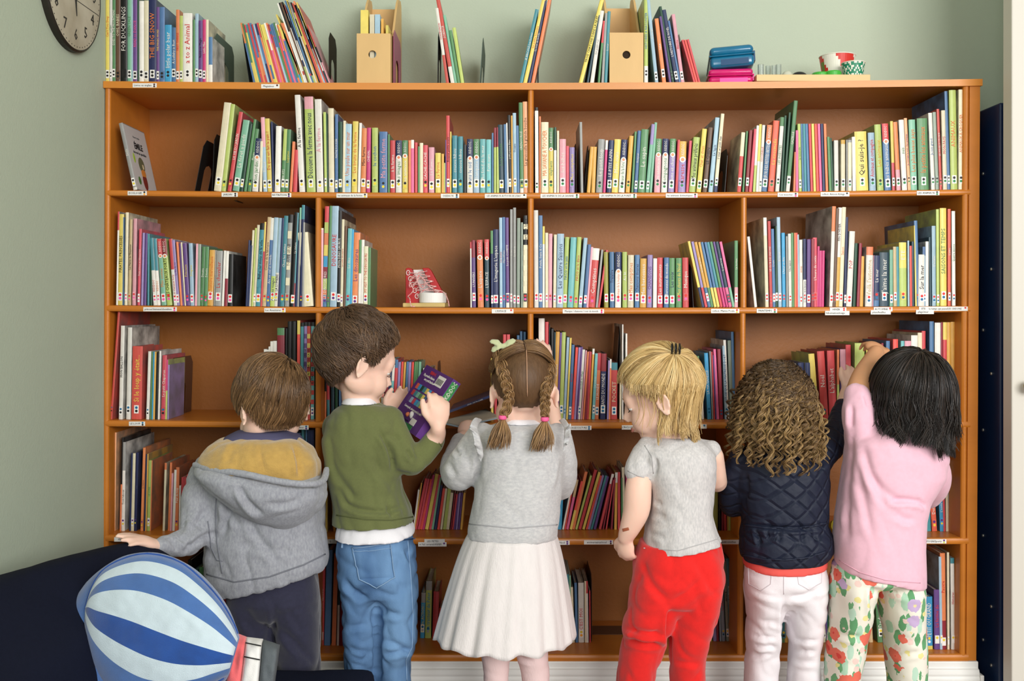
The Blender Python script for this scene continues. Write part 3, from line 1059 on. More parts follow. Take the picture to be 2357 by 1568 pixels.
for ln in BOOKS.strip().split('\n'):
    if ln.startswith('#') or not ln.strip(): continue
    if ln[0] == '@':
        f = ln[1:].split('|'); bay = dict(name=f[0][3:], row=int(f[1]), dots=[q for q in f[2].split() if q in DOT], yb=float(f[3]) if len(f) > 3 else None, id=f[0][:2]); cnt = 0; continue
    f = ln.split('|'); a = f[0].split(); x, w, yt, ln_ = float(a[0]), float(a[1]), float(a[2]), float(a[3]); col = a[4]
    title = f[1] if len(f) > 1 else ''; tc = f[2] if len(f) > 2 else ''; band = None
    if '/' in tc: tc, bd = tc.split('/'); band = (bd.split(':')[0], float(bd.split(':')[1]))
    cnt += 1
    yb = bay['yb'] or DEFYB.get(bay['row'])
    xx = [x+w*t+ln_*(1-v) for t in (.2, .5, .8) for v in (.1, .5, .9)]
    base = yb or shelf_py(bay['row'], x)
    vis = sum(0 if (hidden(x+w*t+ln_*(1-v), yt+(base-yt)*v) or yt+(base-yt)*v < 0) else 1 for t in (.2, .5, .8) for v in (.08, .3, .5, .7, .92))/15
    BK.append(dict(bay=bay, x=x, w=w, yt=yt, lean=ln_, col=col, title=title, tc=tc or 'w', band=band, k=cnt, area=w*(base-yt)*vis, vis=vis, ser=len(BK)))
for b in BK: b['n'] = max(q['k'] for q in BK if q['bay'] is b['bay'])
order = sorted(BK, key=lambda b: -b['area'])
for i, b in enumerate(order): b['solo'] = i < 300
def book_parts(b):
    """cover shell, page block in local coordinates: origin bottom spine corner, x thickness, y depth, z height"""
    row = b['bay']['row']; F = shelf_py(row, b['x']); yb = b['bay']['yb'] or DEFYB.get(row)
    rr = random.Random(b['ser'])
    y = D*(F-HY)/(yb-HY)-D if yb else .005+rr.random()*.004
    s = S(y); w = b['w']/1000*s*.965; zt = ZC-(b['yt']-HY)/1000*s; zb = shelf_z(row, b['x'])+.0004
    ht = zt-zb; dx = b['lean']/1000*s; ang = math.atan2(dx, ht); h = ht/math.cos(ang)-(w*abs(math.sin(ang)) if w > .012 else 0)
    x = (b['x']-1178.5)/1000*s
    if b['w'] >= 11 and h < .16: dp = h*.95
    else: dp = h*(.78+.15*rr.random())
    dp = min(dp, BD-y-.012); 
    if h > .27: dp = min(.2, dp)
    if ang > 0: x += w*(1-0)  # pivot right corner
    return x, y, zb, w, h, dp, ang
def book_mesh(b):
    x, y, zb, w, h, dp, ang = book_parts(b)
    mb = MB(); x0, x1 = (0, w) if ang <= 0 else (-w, 0)
    t = min(.0018, w*.18); bul = min(.0016, w*.14)
    levels = [0, h]; cutm = {}
    if b['band']:
        f = b['band'][1]; cut = h*(1-f) if f > 0 else h*(-f); levels = [0, cut, h]
    def lvmat(i): return 1 if (b['band'] and ((b['band'][1] > 0 and i == len(levels)-2) or (b['band'][1] < 0 and i == 0))) else 0
    # spine cross-section polyline (front), slightly rounded
    sp = [(x0, bul), (x0+w*.2, bul*.3), (x0+w*.5, 0), (x0+w*.8, bul*.3), (x1, bul)]
    vs = []; fs = []; ms = []
    for z in levels: vs += [(px, py, z) for px, py in sp]
    for i in range(len(levels)-1):
        for j in range(4): fs.append((i*5+j, i*5+j+1, (i+1)*5+j+1, (i+1)*5+j)); ms.append(lvmat(i))
    # top and bottom rim of the spine
    n = len(vs); vs += [(x0, t+bul, h), (x1, t+bul, h), (x0, t+bul, 0), (x1, t+bul, 0)]; L = (len(levels)-1)*5
    fs.append((L, L+1, L+2, L+3, L+4, n+1, n)); ms.append(lvmat(len(levels)-2)); fs.append((4, 3, 2, 1, 0, n+2, n+3)); ms.append(lvmat(0))
    mb.add(vs, fs, ms)
    # covers
    mb.box(x0, x0+t, bul, dp, 0, h, 2 if b['band'] else 1); mb.box(x1-t, x1, bul, dp, 0, h, 2 if b['band'] else 1)
    pg = MB(); g = min(.003, h*.02) if w > .004 else .0006
    if w < .0045: g = .0005
    pg.box(x0+t*.98, x1-t*.98, bul+t*.5, dp-g, g, h-g, 0)
    return mb, pg, (x, y, zb), ang, x0, w, h, dp
STOPW = ('kididoc', 'kididoc', 'pocket', 'choupi', 'paco', 'rainbow', 'little miss', 'olivia', 'arthur', 'nicolas', 'petula', 'lucy', 'owl babies', 'babel', 'emile', 'tomtes', 'smart kids', 'duckling', 'polar bear', 'huguette', 'adele', 'lulu', 'mirabelle', 'margot', 'leon', 'mireille', 'patatras', 'balthazar', 'ed vert', 'nina', 'gazelle', "can't you", 'latzjo', 'magic word', 'einst', 'tralalire', '. .', '...', 'julie', 'barbie', 'lili', 'cecile')
BAYPH = {'T1': 'on top of the bookcase by the clock', 'T2': 'left-leaning stack on top of the bookcase', 'T3': 'right-leaning stack above the middle divider', 'T4': 'right-leaning stack beside the second wooden box', 'T5': 'on top right of the second wooden box',
         'A1': 'on the top shelf left of the divider', 'A2': 'on the top shelf right of the divider', 'B1': 'at the left end of the second shelf', 'B2': 'right stack of the second shelf, first bay', 'B3': 'in the dinosaur stack left of the toy shoe', 'B4': 'right of the red toy shoe',
         'B5': 'in the third bay of the second shelf', 'B6': 'in the second shelf\'s last bay', 'B7': 'at the right end of the second shelf', 'C1': 'at the left end of the third shelf', 'C2': 'behind the boy in the hooded jacket', 'C3': 'around the boy in the green top, third shelf', 'C4': 'behind the girl with braids',
         'C5': 'between the girls with braids and blonde hair', 'C6': 'right of the blonde girl, third shelf', 'C7': 'above the curly-haired child, third shelf', 'D1': 'fourth shelf above the sofa', 'D2': 'fourth shelf between the two boys', 'D3': 'fourth shelf between green top and braids', 'D4': 'fourth shelf left of the blonde girl',
         'D5': 'fourth shelf left of the navy jacket', 'D6': 'fourth shelf at the right end', 'E0': 'bottom shelf behind the sofa end', 'E1': 'bottom shelf left of the blue jeans', 'E2': 'bottom shelf left of the white skirt', 'E3': 'bottom shelf right of the white skirt', 'E4': 'bottom shelf right of the red trousers', 'E5': 'bottom shelf beside the white jeans', 'E6': 'bottom shelf at the right end'}
def ordn(n): return {1: 'first', 2: 'second', 3: 'third'}.get(n, str(n)+('th' if 10 < n % 100 < 20 else {1: 'st', 2: 'nd', 3: 'rd'}.get(n % 10, 'th')))
rest = MB(); rmats = []; rkey = {}
def rmat(m):
    if m.name not in rkey: rkey[m.name] = len(rmats); rmats.append(m)
    return rkey[m.name]
for b in BK:
    mb, pg, loc, ang, x0, w, h, dp = book_mesh(b)
    if b['vis'] <= 0: b['solo'] = False
    ms = [cm(b['col'])]+([cm(b['band'][0])] if b['band'] else [])+[pm(b['col'])]
    if not b['solo']:
        R = Matrix.Translation(loc) @ Matrix.Rotation(ang, 4, 'Y')
        rest.add([R @ v for v in mb.v], mb.f, [rmat(ms[i]) for i in mb.m]); rest.add([R @ v for v in pg.v], pg.f, rmat(PAGE))
        continue
    o = mb.build('book', ms); o.location = loc; o.rotation_euler = (0, ang, 0)
    pg.build('pages', PAGE, o, world=False)
    size = 'thick' if b['w'] >= 12 else 'thin' if b['w'] <= 6 else 'slim'
    tt = b['title']; first = ' '.join(tt.split()[:2])
    side = 'left' if b['k'] <= b['n']/2 else 'right'; kk = b['k'] if side == 'left' else b['n']-b['k']+1
    lab = f"{size} {CNAME[b['col']]} book"
    ph = BAYPH[b['bay']['id']]
    tl = '' if (not tt or any(q in tt.lower() for q in STOPW)) else f' lettered "{first}"'
    pos = f", {ordn(kk)} from {side}, "
    if len((lab+tl+pos+ph).split()) > 16: tl = ''
    if len((lab+tl+pos+ph).split()) > 16: lab = lab.replace(size+' ', '')
    tag(o, lab+tl+pos+ph, 'book', 'books '+ph)
    if tt:
        sz = min(w*.86, .017); ln_ = h*(.64 if b['bay']['dots'] else .8); zc_ = h*(.56 if b['bay']['dots'] else .5)
        if b['band'] and abs(b['band'][1]) > .1: 
            fr = b['band'][1]
            if fr > 0: ln_ = h*(1-fr)*.78; zc_ = h*(1-fr)*.56
            else: ln_ = h*(1+fr)*.85; zc_ = h*(-fr+(1+fr)/2)
        text('spine_title', tt, sz, TXT(b['tc'] if b['tc'] in PAL else 'w'), o, (x0+w*.5, -.0004, zc_), (PI/2, -PI/2, 0), maxlen=ln_, bold=.0)
    STR = {'IL ETAIT': (b['tc'], .011), 'Babel': ('t', .016), 'TOUTE SE': ('c', .018), 'smart ki': ('c', .012), 'LES DINO': ('olgmsky', .026)}
    kq = [q for q in STR if tt.startswith(q)]
    if kq:
        c_, st = STR[kq[0]]; cyc = ['o', 'lg', 'mr', 'sky', 'y'] if kq[0] == 'LES DINO' else [c_]; sb = MB(); msx = [cm(c) for c in cyc]; z_ = h*.06; q_ = 0
        while z_+st < h*.93: sb.box(x0+w*.03, x0+w*.97, -.00035, .0003, z_, z_+st*.97, q_ % len(cyc)); z_ += st*(1 if len(cyc) > 1 else 2); q_ += 1
        sb.build('spine_stripes', msx, o, world=False)
        for ch in o.children:
            if ch.name.startswith('spine_title'): ch.location.y -= .0004; ch.data.materials[0] = TXT('w' if len(cyc) > 1 else 'x')
    if b['bay']['dots'] and b['w'] >= 4:
        sk = MB(); sw = min(w*.4, .0052); z0 = .007+random.random()*.008; zt = z0+.019
        msk = [STK if b['ser'] % 5 < 3 or b['col'] in 'wc' else cm(b['col'])]; sk.box(x0+w/2-sw, x0+w/2+sw, -.0004, .0004, z0, zt)
        dt = b['bay']['dots']; rad = min(sw*.72, .0031)
        for q, dk in enumerate(dt): msk.append(DOT[dk]); sk.lathe([(rad, -.0007), (rad, -.0003)], c=(x0+w/2, 0, zt-.0055-.0078*q), n=12, m=len(msk)-1, axis='y')
        sk.build('spine_sticker', msk, o, world=False)
    if b['band'] and b['band'][1] > .2 and b['w'] >= 11 and b['bay']['row'] in (1, 2):
        # round emblem between the coloured head and the body of the spine, white series lettering above
        z = h*(1-b['band'][1]); e = MB().lathe([(w*.42, -.0008), (w*.42, -.0002)], c=(x0+w/2, 0, z), n=18, m=0, axis='y'); e.lathe([(w*.24, -.0012), (w*.24, -.0004)], c=(x0+w/2, 0, z), n=14, m=1, axis='y')
        e.build('emblem', [STK, cm('o')], o, world=False)
        text('series_lettering', 'KiDiDOC', min(w*.6, .01), TXT('w'), o, (x0+w*.5, -.0004, h*(1-b['band'][1]*.45)), (PI/2, -PI/2, 0), maxlen=h*b['band'][1]*.6)
em = [o for o in bpy.data.objects if o.name.startswith('book') and o.get('label', '').startswith('slim grey book, first from left, on the top shelf left')]
if em:
    e_ = em[0]; d_ = max(v.co.y for v in e_.data.vertices); w_ = max(v.co.x for v in e_.data.vertices)+.0003; hh = max(v.co.z for v in e_.data.vertices)
    MB().box(w_-.0002, w_, .002, d_-.002, .002, hh-.002).build('cover_front', mat('pale_grey_cover', (196, 192, 190), rough=.4), e_, world=False)
    text('cover_lettering', 'ÉMILE', .021, INKD, e_, (w_+.0003, d_*.52, hh*.70), (PI/2, 0, PI/2), bold=.0006); text('cover_lettering', 'descend au quotidien', .0095, INKD, e_, (w_+.0003, d_*.52, hh*.60), (PI/2, 0, PI/2)); text('cover_lettering', 'Vincent Cuvellier', .006, INK, e_, (w_+.0003, d_*.5, hh*.84), (PI/2, 0, PI/2))
    for nm, c_, y_, z_, ry_, rz_ in (('figure_trousers', (120, 40, 34), .5, .17, .014, .022), ('figure_shirt', (206, 128, 52), .5, .29, .014, .016), ('figure_hair', (96, 98, 70), .49, .42, .019, .019), ('figure_face', (226, 204, 160), .51, .41, .014, .015), ('figure_bag', (70, 110, 50), .24, .16, .008, .01), ('figure_leaf', (160, 190, 60), .2, .5, .006, .012)):
        MB().ell((w_+.0001, d_*y_, hh*z_), (.0005+.0001*len(nm)/20, ry_, rz_), n=18).build(nm, mat(nm, c_, rough=.5), e_, world=False)
ro = rest.build('remaining_books', rmats); tag(ro, 'remaining thin and half-hidden books packed between the others on the shelves', 'books', kind='stuff')
# magazines on top, leaning left
CMIX = mat('magazine_print', (226, 60, 40), rough=.35, rgb2=(240, 210, 70), vscale=55)
def mag(x, w, yt, lean, col, k, grp, lab):
    y = .006; zb = shelf_z(0, x)+.0004; zt = ZC-(yt-HY)/1000*S(y); dx = lean/1000; ang = math.atan2(dx, zt-zb); h = (zt-zb)/math.cos(ang); w_ = w/1000*.94
    mb = MB(); rr = random.Random(k*3+int(x))
    zs = [0]+sorted(rr.uniform(.06, .9)*h for _ in range(rr.choice((1, 2, 3))))+[h]; ms = [cm(col)]
    for i in range(len(zs)-1):
        m_ = 0
        if i and rr.random() < .75:
            c2 = rr.choice('roywbgk' if grp == 1 else 'wsyrnx'); ms.append(cm(c2)); m_ = len(ms)-1
        mb.box(0, w_, 0, .003, zs[i], zs[i+1], m_)
    mb.box(0, w_*.16, .003, h*.75, 0, h, 0); mb.box(w_*.84, w_, .003, h*.75, 0, h, 0)
    o = mb.build('magazine', ms); o.location = ((x-1178.5)/1000, y, zb); o.rotation_euler = (0, ang, 0)
    MB().box(w_*.15, w_*.85, .002, h*.745, .001, h-.001).build('pages', PAGE, o, world=False)
    tag(o, lab, 'magazine', 'magazines leaning on top of the bookcase'); return o
c1 = ['b', 'y', 'y', 't', 'r', 'o', 'r', 'lb', 'n', 'o', 'y', 'y', 'pr', 'k', 'o', 'r', 'lb', 'g', 'ro', 'b', 'k', 'b', 'o', 'sky']
for i, c in enumerate(c1):
    x = 582+i*4.75; mag(x, 4.6, 53+5*math.sin(i*.7)**2, -31-i*.55, c, i, 1, f"thin {CNAME[c]} comic-coloured magazine, {ordn(i+1)} from left in the shorter leaning stack")
c2 = ['y', 'w', 'w', 'br', 'lg', 'w', 'b', 'lg', 'c', 'mu', 'x', 'r', 'o', 'lb', 'r', 'dt']
for i, c in enumerate(c2):
    x = 696+i*3.75; mag(x, 3.6, (34, 8, 7, 6, 5, 12, 2, -2, 3, 5, 6, 8, 3, 12, 6, 20)[i], -63-i*.4, c, i, 2, f"thin {CNAME[c]} magazine, {ordn(i+1)} from left in the taller leaning stack")
mag(756.5, 3, 57, -52, 'pk', 99, 2, 'pink magazine leaning at the right end of the taller stack')
# ---------------------------------------------------------------- props on and around the bookcase
def xw(px, y=0): return (px-1178.5)/1000*S(y)
BLK = mat('black_powder_metal', (22, 22, 22), rough=.45, spec=.4); GRN = mat('grey_green_metal', (70, 88, 78), rough=.45); BRM = mat('brown_metal', (88, 58, 42), rough=.4); PKM = mat('mauve_metal', (170, 88, 118), rough=.4); GRM = mat('clear_grey_acrylic', (120, 125, 112), rough=.2)
def bookend(row, px, pt, lean, m, lab, depth=.13, y=.03, slot=True, foot=-1):
    """bent sheet: tall plate with an inverted-U slot standing across the shelf, foot along the shelf"""
    zb = shelf_z(row, px); h = ZC-(pt-HY)/1000*S(y)-zb; t = .0012
    e = empty('bookend', (xw(px, y), y, zb), (0, math.atan2(lean/1000, h), 0)); tag(e, lab, 'bookend', 'metal bookends')
    # plate outline in the y/z plane
    c = .018; out = [(0, 0), (0, h-c), (c, h), (depth-c, h), (depth, h-c), (depth, 0)]
    inn = [(depth*.72, 0), (depth*.72, h*.45), (depth*.66, h*.53), (depth*.5, h*.57), (depth*.34, h*.53), (depth*.28, h*.45), (depth*.28, 0)]
    mb = MB(); mb.prism(out+inn if slot else out, 'x', -t/2, t/2); mb.build('upright_plate', m, e, world=False)
    MB().box(min(0, foot*.09), max(0, foot*.09), depth*.3, depth*.7, .0002, .0014).build('foot', m, e, world=False)
    return e
bookend(0, 494, 72, 0, GRN, 'dark grey bookend beside the animal books near the clock', depth=.16, foot=-1)
bookend(0, 575, 60, -20, BLK, 'black bookend at the left of the leaning magazines', depth=.12, foot=1)
bookend(0, 757, 70, 0, BLK, 'slim black bookend right of the leaning magazines', depth=.1, foot=-1)
bookend(0, 906, 64, 0, PKM, 'mauve bookend against the first wooden magazine box', depth=.15, foot=-1)
bookend(0, 1007, 68, 2, BLK, 'black bookend behind the white and red leaning books', depth=.1, foot=1)
bookend(0, 1104, 82, 8, GRN, 'grey-green bookend standing alone on top of the bookcase', depth=.2, y=.02, foot=1)
bookend(0, 1240, 100, -2, BLK, 'black bookend behind the books above the middle divider', depth=.1, foot=-1)
bookend(0, 1566, 74, 0, GRM, 'pale metal bookend left of the three red booklets', depth=.12, foot=1)
bookend(1, 448, 318, 24, BLK, 'black bookend leaning in the empty part of the top shelf', depth=.13, foot=1)
bookend(1, 488, 306, 6, BLK, 'black bookend pressed against the big green picture book', depth=.1, foot=1)
bookend(1, 1326, 328, 0, BLK, 'black bookend beside the purple rhyme book', depth=.1, foot=-1)
bookend(1, 1345, 332, 10, BLK, 'black bookend beside the two mustard books', depth=.06, foot=1)
bookend(1, 1668, 340, 8, BLK, 'black bookend at the left of the insect books', depth=.12, foot=1)
bookend(2, 540, 577, -14, BLK, 'black bookend right of the grey knight book', depth=.12, foot=-1)
bookend(2, 1900, 582, 2, BLK, 'dark bookend right of the twin magenta books', depth=.1, foot=-1)
bookend(2, 1596, 600, -6, BLK, 'black bookend behind the leaning pastel series', depth=.1, foot=1)
bookend(3, 389, 825, 5, BRM, 'brown bookend with arched slot beside the wolf books', depth=.16, y=.05, foot=-1)
bookend(3, 1007, 834, 0, BRM, 'brown bookend behind the purple book being read', depth=.1, y=.02, foot=-1)
bookend(5, 1362, 1325, 0, BRM, 'dark bookend with ribbed foot right of the bottom books', depth=.16, y=.09, foot=1)
# wooden magazine boxes
PLY = mat('birch_plywood', (214, 176, 118), rough=.5, bump=.15, bscale=90, var=.06, vscale=14, stretch=(1, 1, .25)); HOLE_SHADE = mat('hole_shade', (50, 36, 24), rough=.9)
def magbox(px0, px1, pf, pback, hp, lab, dark):
    z = shelf_z(0, px0)+.0004; x0, x1 = xw(px0, .004), xw(px1, .004); hf = ZC-(pf-HY)/1000*S(.004)-z; hb = ZC-(pback-HY)/1000*S(.232)-z; t = .005
    e = empty('magazine_box', (x0, .004, z)); tag(e, lab, 'magazine box', 'wooden magazine boxes on the bookcase')
    w = x1-x0; dp = .228; mb = MB()
    hz = ZC-(hp[1]-HY)/1000*S(.004)-z; hx = xw(hp[0], .004)-x0; n = 24; r = .0092
    # front panel with a round finger hole
    vs = []; fs = []
    ring = [(hx+r*math.cos(2*PI*k/n+PI/4), hz+r*math.sin(2*PI*k/n+PI/4)) for k in range(n)]
    sq = []
    for k in range(n):
        a = 2*PI*k/n+PI/4; c, s_ = math.cos(a), math.sin(a); m_ = max(abs(c), abs(s_)); u, v = c/m_, s_/m_
        sq.append((hx+u*((w-hx) if u > 0 else hx), hz+v*((hf-hz) if v > 0 else hz)))
    for yy in (0, t): vs += [(a, yy, b) for a, b in ring]+[(a, yy, b) for a, b in sq]
    for k in range(n):
        k2 = (k+1) % n; fs += [(k, k2, n+k2, n+k), (2*n+k, 3*n+k, 3*n+k2, 2*n+k2), (k, 2*n+k, 2*n+k2, k2), (n+k, n+k2, 3*n+k2, 3*n+k)]
    mb.add(vs, fs); mb.build('front_panel', PLY, e, world=False)
    for xa in (0, w-t):
        side = [(t, .004), (t, hf), (.03, hf+.002)]+[(.03+(dp-.075)*q, hf+(hb-hf)*(q*q*(3-2*q))) for q in (.15, .3, .45, .6, .75, .9)]+[(dp-.035, hb), (dp-.018, hb+.004), (dp-.004, hb-.004), (dp, hb-.02), (dp, .004)]
        MB().prism(side, 'x', xa, xa+t).build('side_panel', PLY, e, world=False)
    MB().box(t, w-t, dp-t, dp, .004, hb-.012).build('back_panel', PLY, e, world=False)
    MB().box(t, w-t, t, dp-t, .004, .008).build('bottom_panel', PLY, e, world=False)
    if dark: MB().box(t, w-t, t+.001, t+.004, .01, hf-.03).build('hole_shade_sheet', HOLE_SHADE, e, world=False)  # added dark sheet stands in for the shade inside the finger hole
magbox(821, 899, 77, 12, (857, 125), 'first wooden magazine box, holding yellow, cream and blue books', False)
magbox(1403, 1481, 75, 10, (1442, 126), 'second wooden magazine box, empty, right of the leaning yellow book', True)
for (px, w, pt, c, lab, ser) in [(830, 18, 23, 'y', 'thick yellow book standing in the first wooden magazine box', 1), (851, 11, 33, 'c', 'cream book standing in the first wooden magazine box', 2), (863, 12, 33, 'lb', 'light blue book standing in the first wooden magazine box', 3), (877, 6, 43, 'mu', 'thin mustard book standing in the first wooden magazine box', 4), (888, 6, 58, 'y', 'small yellow book at the right inside the first wooden magazine box', 5)]:
    y = .014; x = xw(px, y); z = shelf_z(0, px)+.009; h = ZC-(pt-HY)/1000*S(y)-z; ww = w/1000*.98; mb = MB(); t = .0014
    mb.box(0, ww, 0, t, 0, h); mb.box(0, t, t, h*.72, 0, h); mb.box(ww-t, ww, t, h*.72, 0, h); o = mb.build('book', cm(c)); o.location = (x, y, z)
    MB().box(t, ww-t, t, h*.71, .002, h-.002).build('pages', PAGE, o, world=False); tag(o, lab, 'book', 'books in the first wooden magazine box')
# two translucent pencil boxes
def pbox(px0, px1, pt, pb, m, lab, rotz, tilt, zoff, y, dp, latch):
    x0, x1 = xw(px0, y), xw(px1, y); w = x1-x0; h = (pb-pt)/1000*S(y)*.93
    e = empty('pencil_box', ((x0+x1)/2, y, shelf_z(0, px0)+zoff), (0, tilt, rotz)); tag(e, lab, 'pencil box', 'plastic pencil boxes')
    for nm, z0, z1 in (('base', .0015, h*.56), ('lid', h*.57, h)):
        o = MB().box(-w/2, w/2, 0, dp, z0, z1).build(nm, m, e, world=False, smooth=True); bev(o, .011 if nm == 'lid' else .009, 4)
    o = MB().box(-w/2-.0015, w/2+.0015, -.0015, dp+.0015, h*.53, h*.6).build('rim', m, e, world=False); bev(o, .002)
    MB().box(w/2, w/2+.004, dp*.1, dp*.25, h*.3, h*.75).build('latch', latch, e, world=False)
    MB().box(-w/2*.5, w/2*.75, -.0006, .001, h*.12, h*.38).build('inner_paper', latch, e, world=False)
TB_ = mat('translucent_blue_plastic', (12, 104, 142), rough=.22, spec=.6, coat=.3, var=.12, vscale=25); TP_ = mat('translucent_pink_plastic', (206, 24, 108), rough=.22, spec=.6, coat=.3, var=.15, vscale=25)
pbox(1632, 1733, 150, 189, TP_, 'magenta translucent pencil box under the blue one', -.12, 0, 0, .014, .19, mat('pink_clip', (240, 70, 160), rough=.3))
pbox(1636, 1736, 100, 155, TB_, 'blue translucent pencil box stacked on the magenta one', -.16, -.055, .0385, .012, .195, mat('dark_blue_clip', (24, 70, 110), rough=.3))
# tray with odds and ends
PINE = mat('pine_wood', (222, 190, 136), rough=.5, var=.05, vscale=12, stretch=(.2, 1, 1)); ACR = mat('clear_acrylic', (240, 245, 242), rough=.08, trans=.9, spec=.5)
zt = shelf_z(0, 1870)+.0035
tr = empty('wooden_tray', (xw(1875), .1, zt)); tag(tr, 'shallow pine tray of craft bits at the right end on top', 'tray')
x0, x1 = xw(1744), xw(2007); 
mb = MB(); mb.box(x0, x1, .01, .016, zt, zt+.0155); mb.box(x0, x1, .2, .206, zt, zt+.0155); mb.box(x0, x0+.006, .016, .2, zt, zt+.0155); mb.box(x1-.006, x1, .016, .2, zt, zt+.0155); mb.build('rim', PINE, tr, bevel=.001)
MB().box(x0+.006, x1-.006, .016, .2, zt, zt+.003).build('bottom', PINE, tr)
zt += .0035
for i, (px, w, pt, y) in enumerate([(1751, 14, 149, .05), (1768, 12, 152, .07), (1781, 10, 151, .05), (1792, 13, 149, .06)]):
    x = xw(px, y); h = ZC-(pt-HY)/1000*S(y)-zt; r = w/2000
    mb = MB().lathe([(r, 0), (r, h), (r*.85, h), (r*.85, .002)], n=20, cap=True); o = mb.build('acrylic_cup', ACR, smooth=False); o.location = (x, y, zt)
    tag(o, ['small clear acrylic cup at the left end of the tray', 'clear acrylic cup, second from left on the tray', 'narrow clear acrylic cup, third from left on the tray', 'clear acrylic cup beside the white stone on the tray'][i], 'cup', 'clear cups on the tray')
o = MB().ell((0, 0, .0135), (.013, .012, .0138), n=20).build('stone', mat('white_stone', (196, 198, 178), rough=.5), smooth=True); o.location = (xw(1812, .04), .04, zt); tag(o, 'small pale round stone on the tray', 'stone')
o = MB().ell((0, 0, .0125), (.019, .013, .0128), n=20).build('stone', mat('black_stone', (34, 34, 34), rough=.35), smooth=True); o.location = (xw(1840, .04), .04, zt); tag(o, 'black flattened stone on the tray right of the pale stone', 'stone')
GL = mat('green_plastic', (70, 170, 60), rough=.35)
for i, (px, dz, y, r) in enumerate([(1888, 0, .05, .02), (1917, .001, .04, .0195)]):
    o = MB().lathe([(r*.9, 0), (r, .003), (r, .021), (r*.9, .024)], n=28).build('green_lid', GL, smooth=False); o.location = (xw(px, y), y, zt+dz+.0002); tag(o, ['round green plastic lid left under the red paper cup', 'round green plastic lid nearer the zigzag cup'][i], 'lid', 'green lids on the tray')
CR = mat('red_cup_print', (206, 54, 44), rough=.4); CW = mat('white_cup_print', (232, 228, 214), rough=.4); CG = mat('green_cup_print', (110, 130, 50), rough=.4)
def cup(name, x, y, z, rb, rt, h, patt, lab, cat='cup', ms=None, tilt=0):
    n = 48; mb = MB(); rows = 10; vs = []; fs = []; mi = []
    for i in range(rows+1):
        t = i/rows; r = rb+(rt-rb)*t
        for k in range(n): a = 2*PI*k/n; vs.append((r*math.cos(a), r*math.sin(a), h*t))
    for i in range(rows):
        for k in range(n): fs.append((i*n+k, i*n+(k+1) % n, (i+1)*n+(k+1) % n, (i+1)*n+k)); mi.append(patt(k/n, i/rows))
    mb.add(vs, fs, mi); mb.lathe([(rt*.93, h*.97), (rb*.93, .003)], n=n, m=1, cap=False); mb.add([(rb*math.cos(2*PI*k/n), rb*math.sin(2*PI*k/n), .0) for k in range(n)], [list(range(n))[::-1]], 1)
    o = mb.build(name, ms); o.location = (x, y, z); o.rotation_euler = (0, tilt, 0)
    rm = MB().tube([(rt*math.cos(2*PI*k/32), rt*math.sin(2*PI*k/32), h) for k in range(33)], .0012, n=6).build('rim', ms[1], o, smooth=True, world=False)
    tag(o, lab, cat); return o
cup('paper_cup', xw(1927, .11), .11, zt, .030, .042, .078, lambda u, v: 1 if (u*6+v*.9) % 2 < .9 else (2 if (u*18) % 3 < .8 and .3 < v < .8 else 0), 'red and white patterned paper cup on the tray', ms=[CR, CW, CG])
cup('paper_cup', xw(1964, .045), .045, zt, .0195, .0265, .046, lambda u, v: 1 if ((v*10+abs(((u*14) % 1)-.5)*5) % 3.4) < 1.1 else 0, 'small green and white zigzag paper cup on the tray', ms=[mat('teal_cup_print', (36, 130, 96), rough=.4), CW])
# clock
CL = empty('wall_clock', (LX, -.187, 1.625)); tag(CL, 'round distressed cream wall clock on the left wall', 'clock')
R = .135; DK = mat('dark_clock_rim', (40, 36, 30), rough=.5); FACE = mat('distressed_cream_paint', (196, 188, 168), rough=.7, rgb2=(150, 136, 112), vscale=9, bump=.2, bscale=60)
cy, cz = -.187, 1.625
MB().lathe([(R, 0), (R, .012), (R-.004, .016), (R-.006, .014)], c=(LX, cy, cz), n=64, axis='x').build('rim', DK, CL)
f = MB().lathe([(R-.005, .0142), (R-.0055, .0146)], c=(LX, cy, cz), n=64, axis='x').build('face', FACE, CL)
mb = MB()
for zz in (.04, -.025): mb.box(LX+.0145, LX+.0149, cy-.12, cy+.12, cz+zz-.0008, cz+zz+.0008)
g = mb.build('plank_joint', DK, CL)
for k in range(1, 13):
    a = PI/2-2*PI*k/12+.06; r = R*.74   # face seen from +x: its left is -y
    t = text('numeral', str(k), .034, DK, CL, (.0152, r*math.cos(a), r*math.sin(a)), (PI/2, 0, PI/2), ext=.0003)
mb = MB()
for k in range(60):
    a = 2*PI*k/60; mb.ell((LX+.0148, cy+R*.92*math.cos(a), cz+R*.92*math.sin(a)), (.0005, .0016, .0016), n=6)
mb.build('minute_track', DK, CL)
for nm, L, a in (('hour_hand', .06, -1.45), ('minute_hand', .085, 2.2)):
    mb = MB(); mb.prism([(cy+.004*math.sin(a), cz-.004*math.cos(a)), (cy+L*math.cos(a), cz+L*math.sin(a)), (cy-.004*math.sin(a), cz+.004*math.cos(a)), (cy-.015*math.cos(a), cz-.015*math.sin(a))], 'x', LX+.016, LX+.0175); mb.build(nm, BLK, CL)
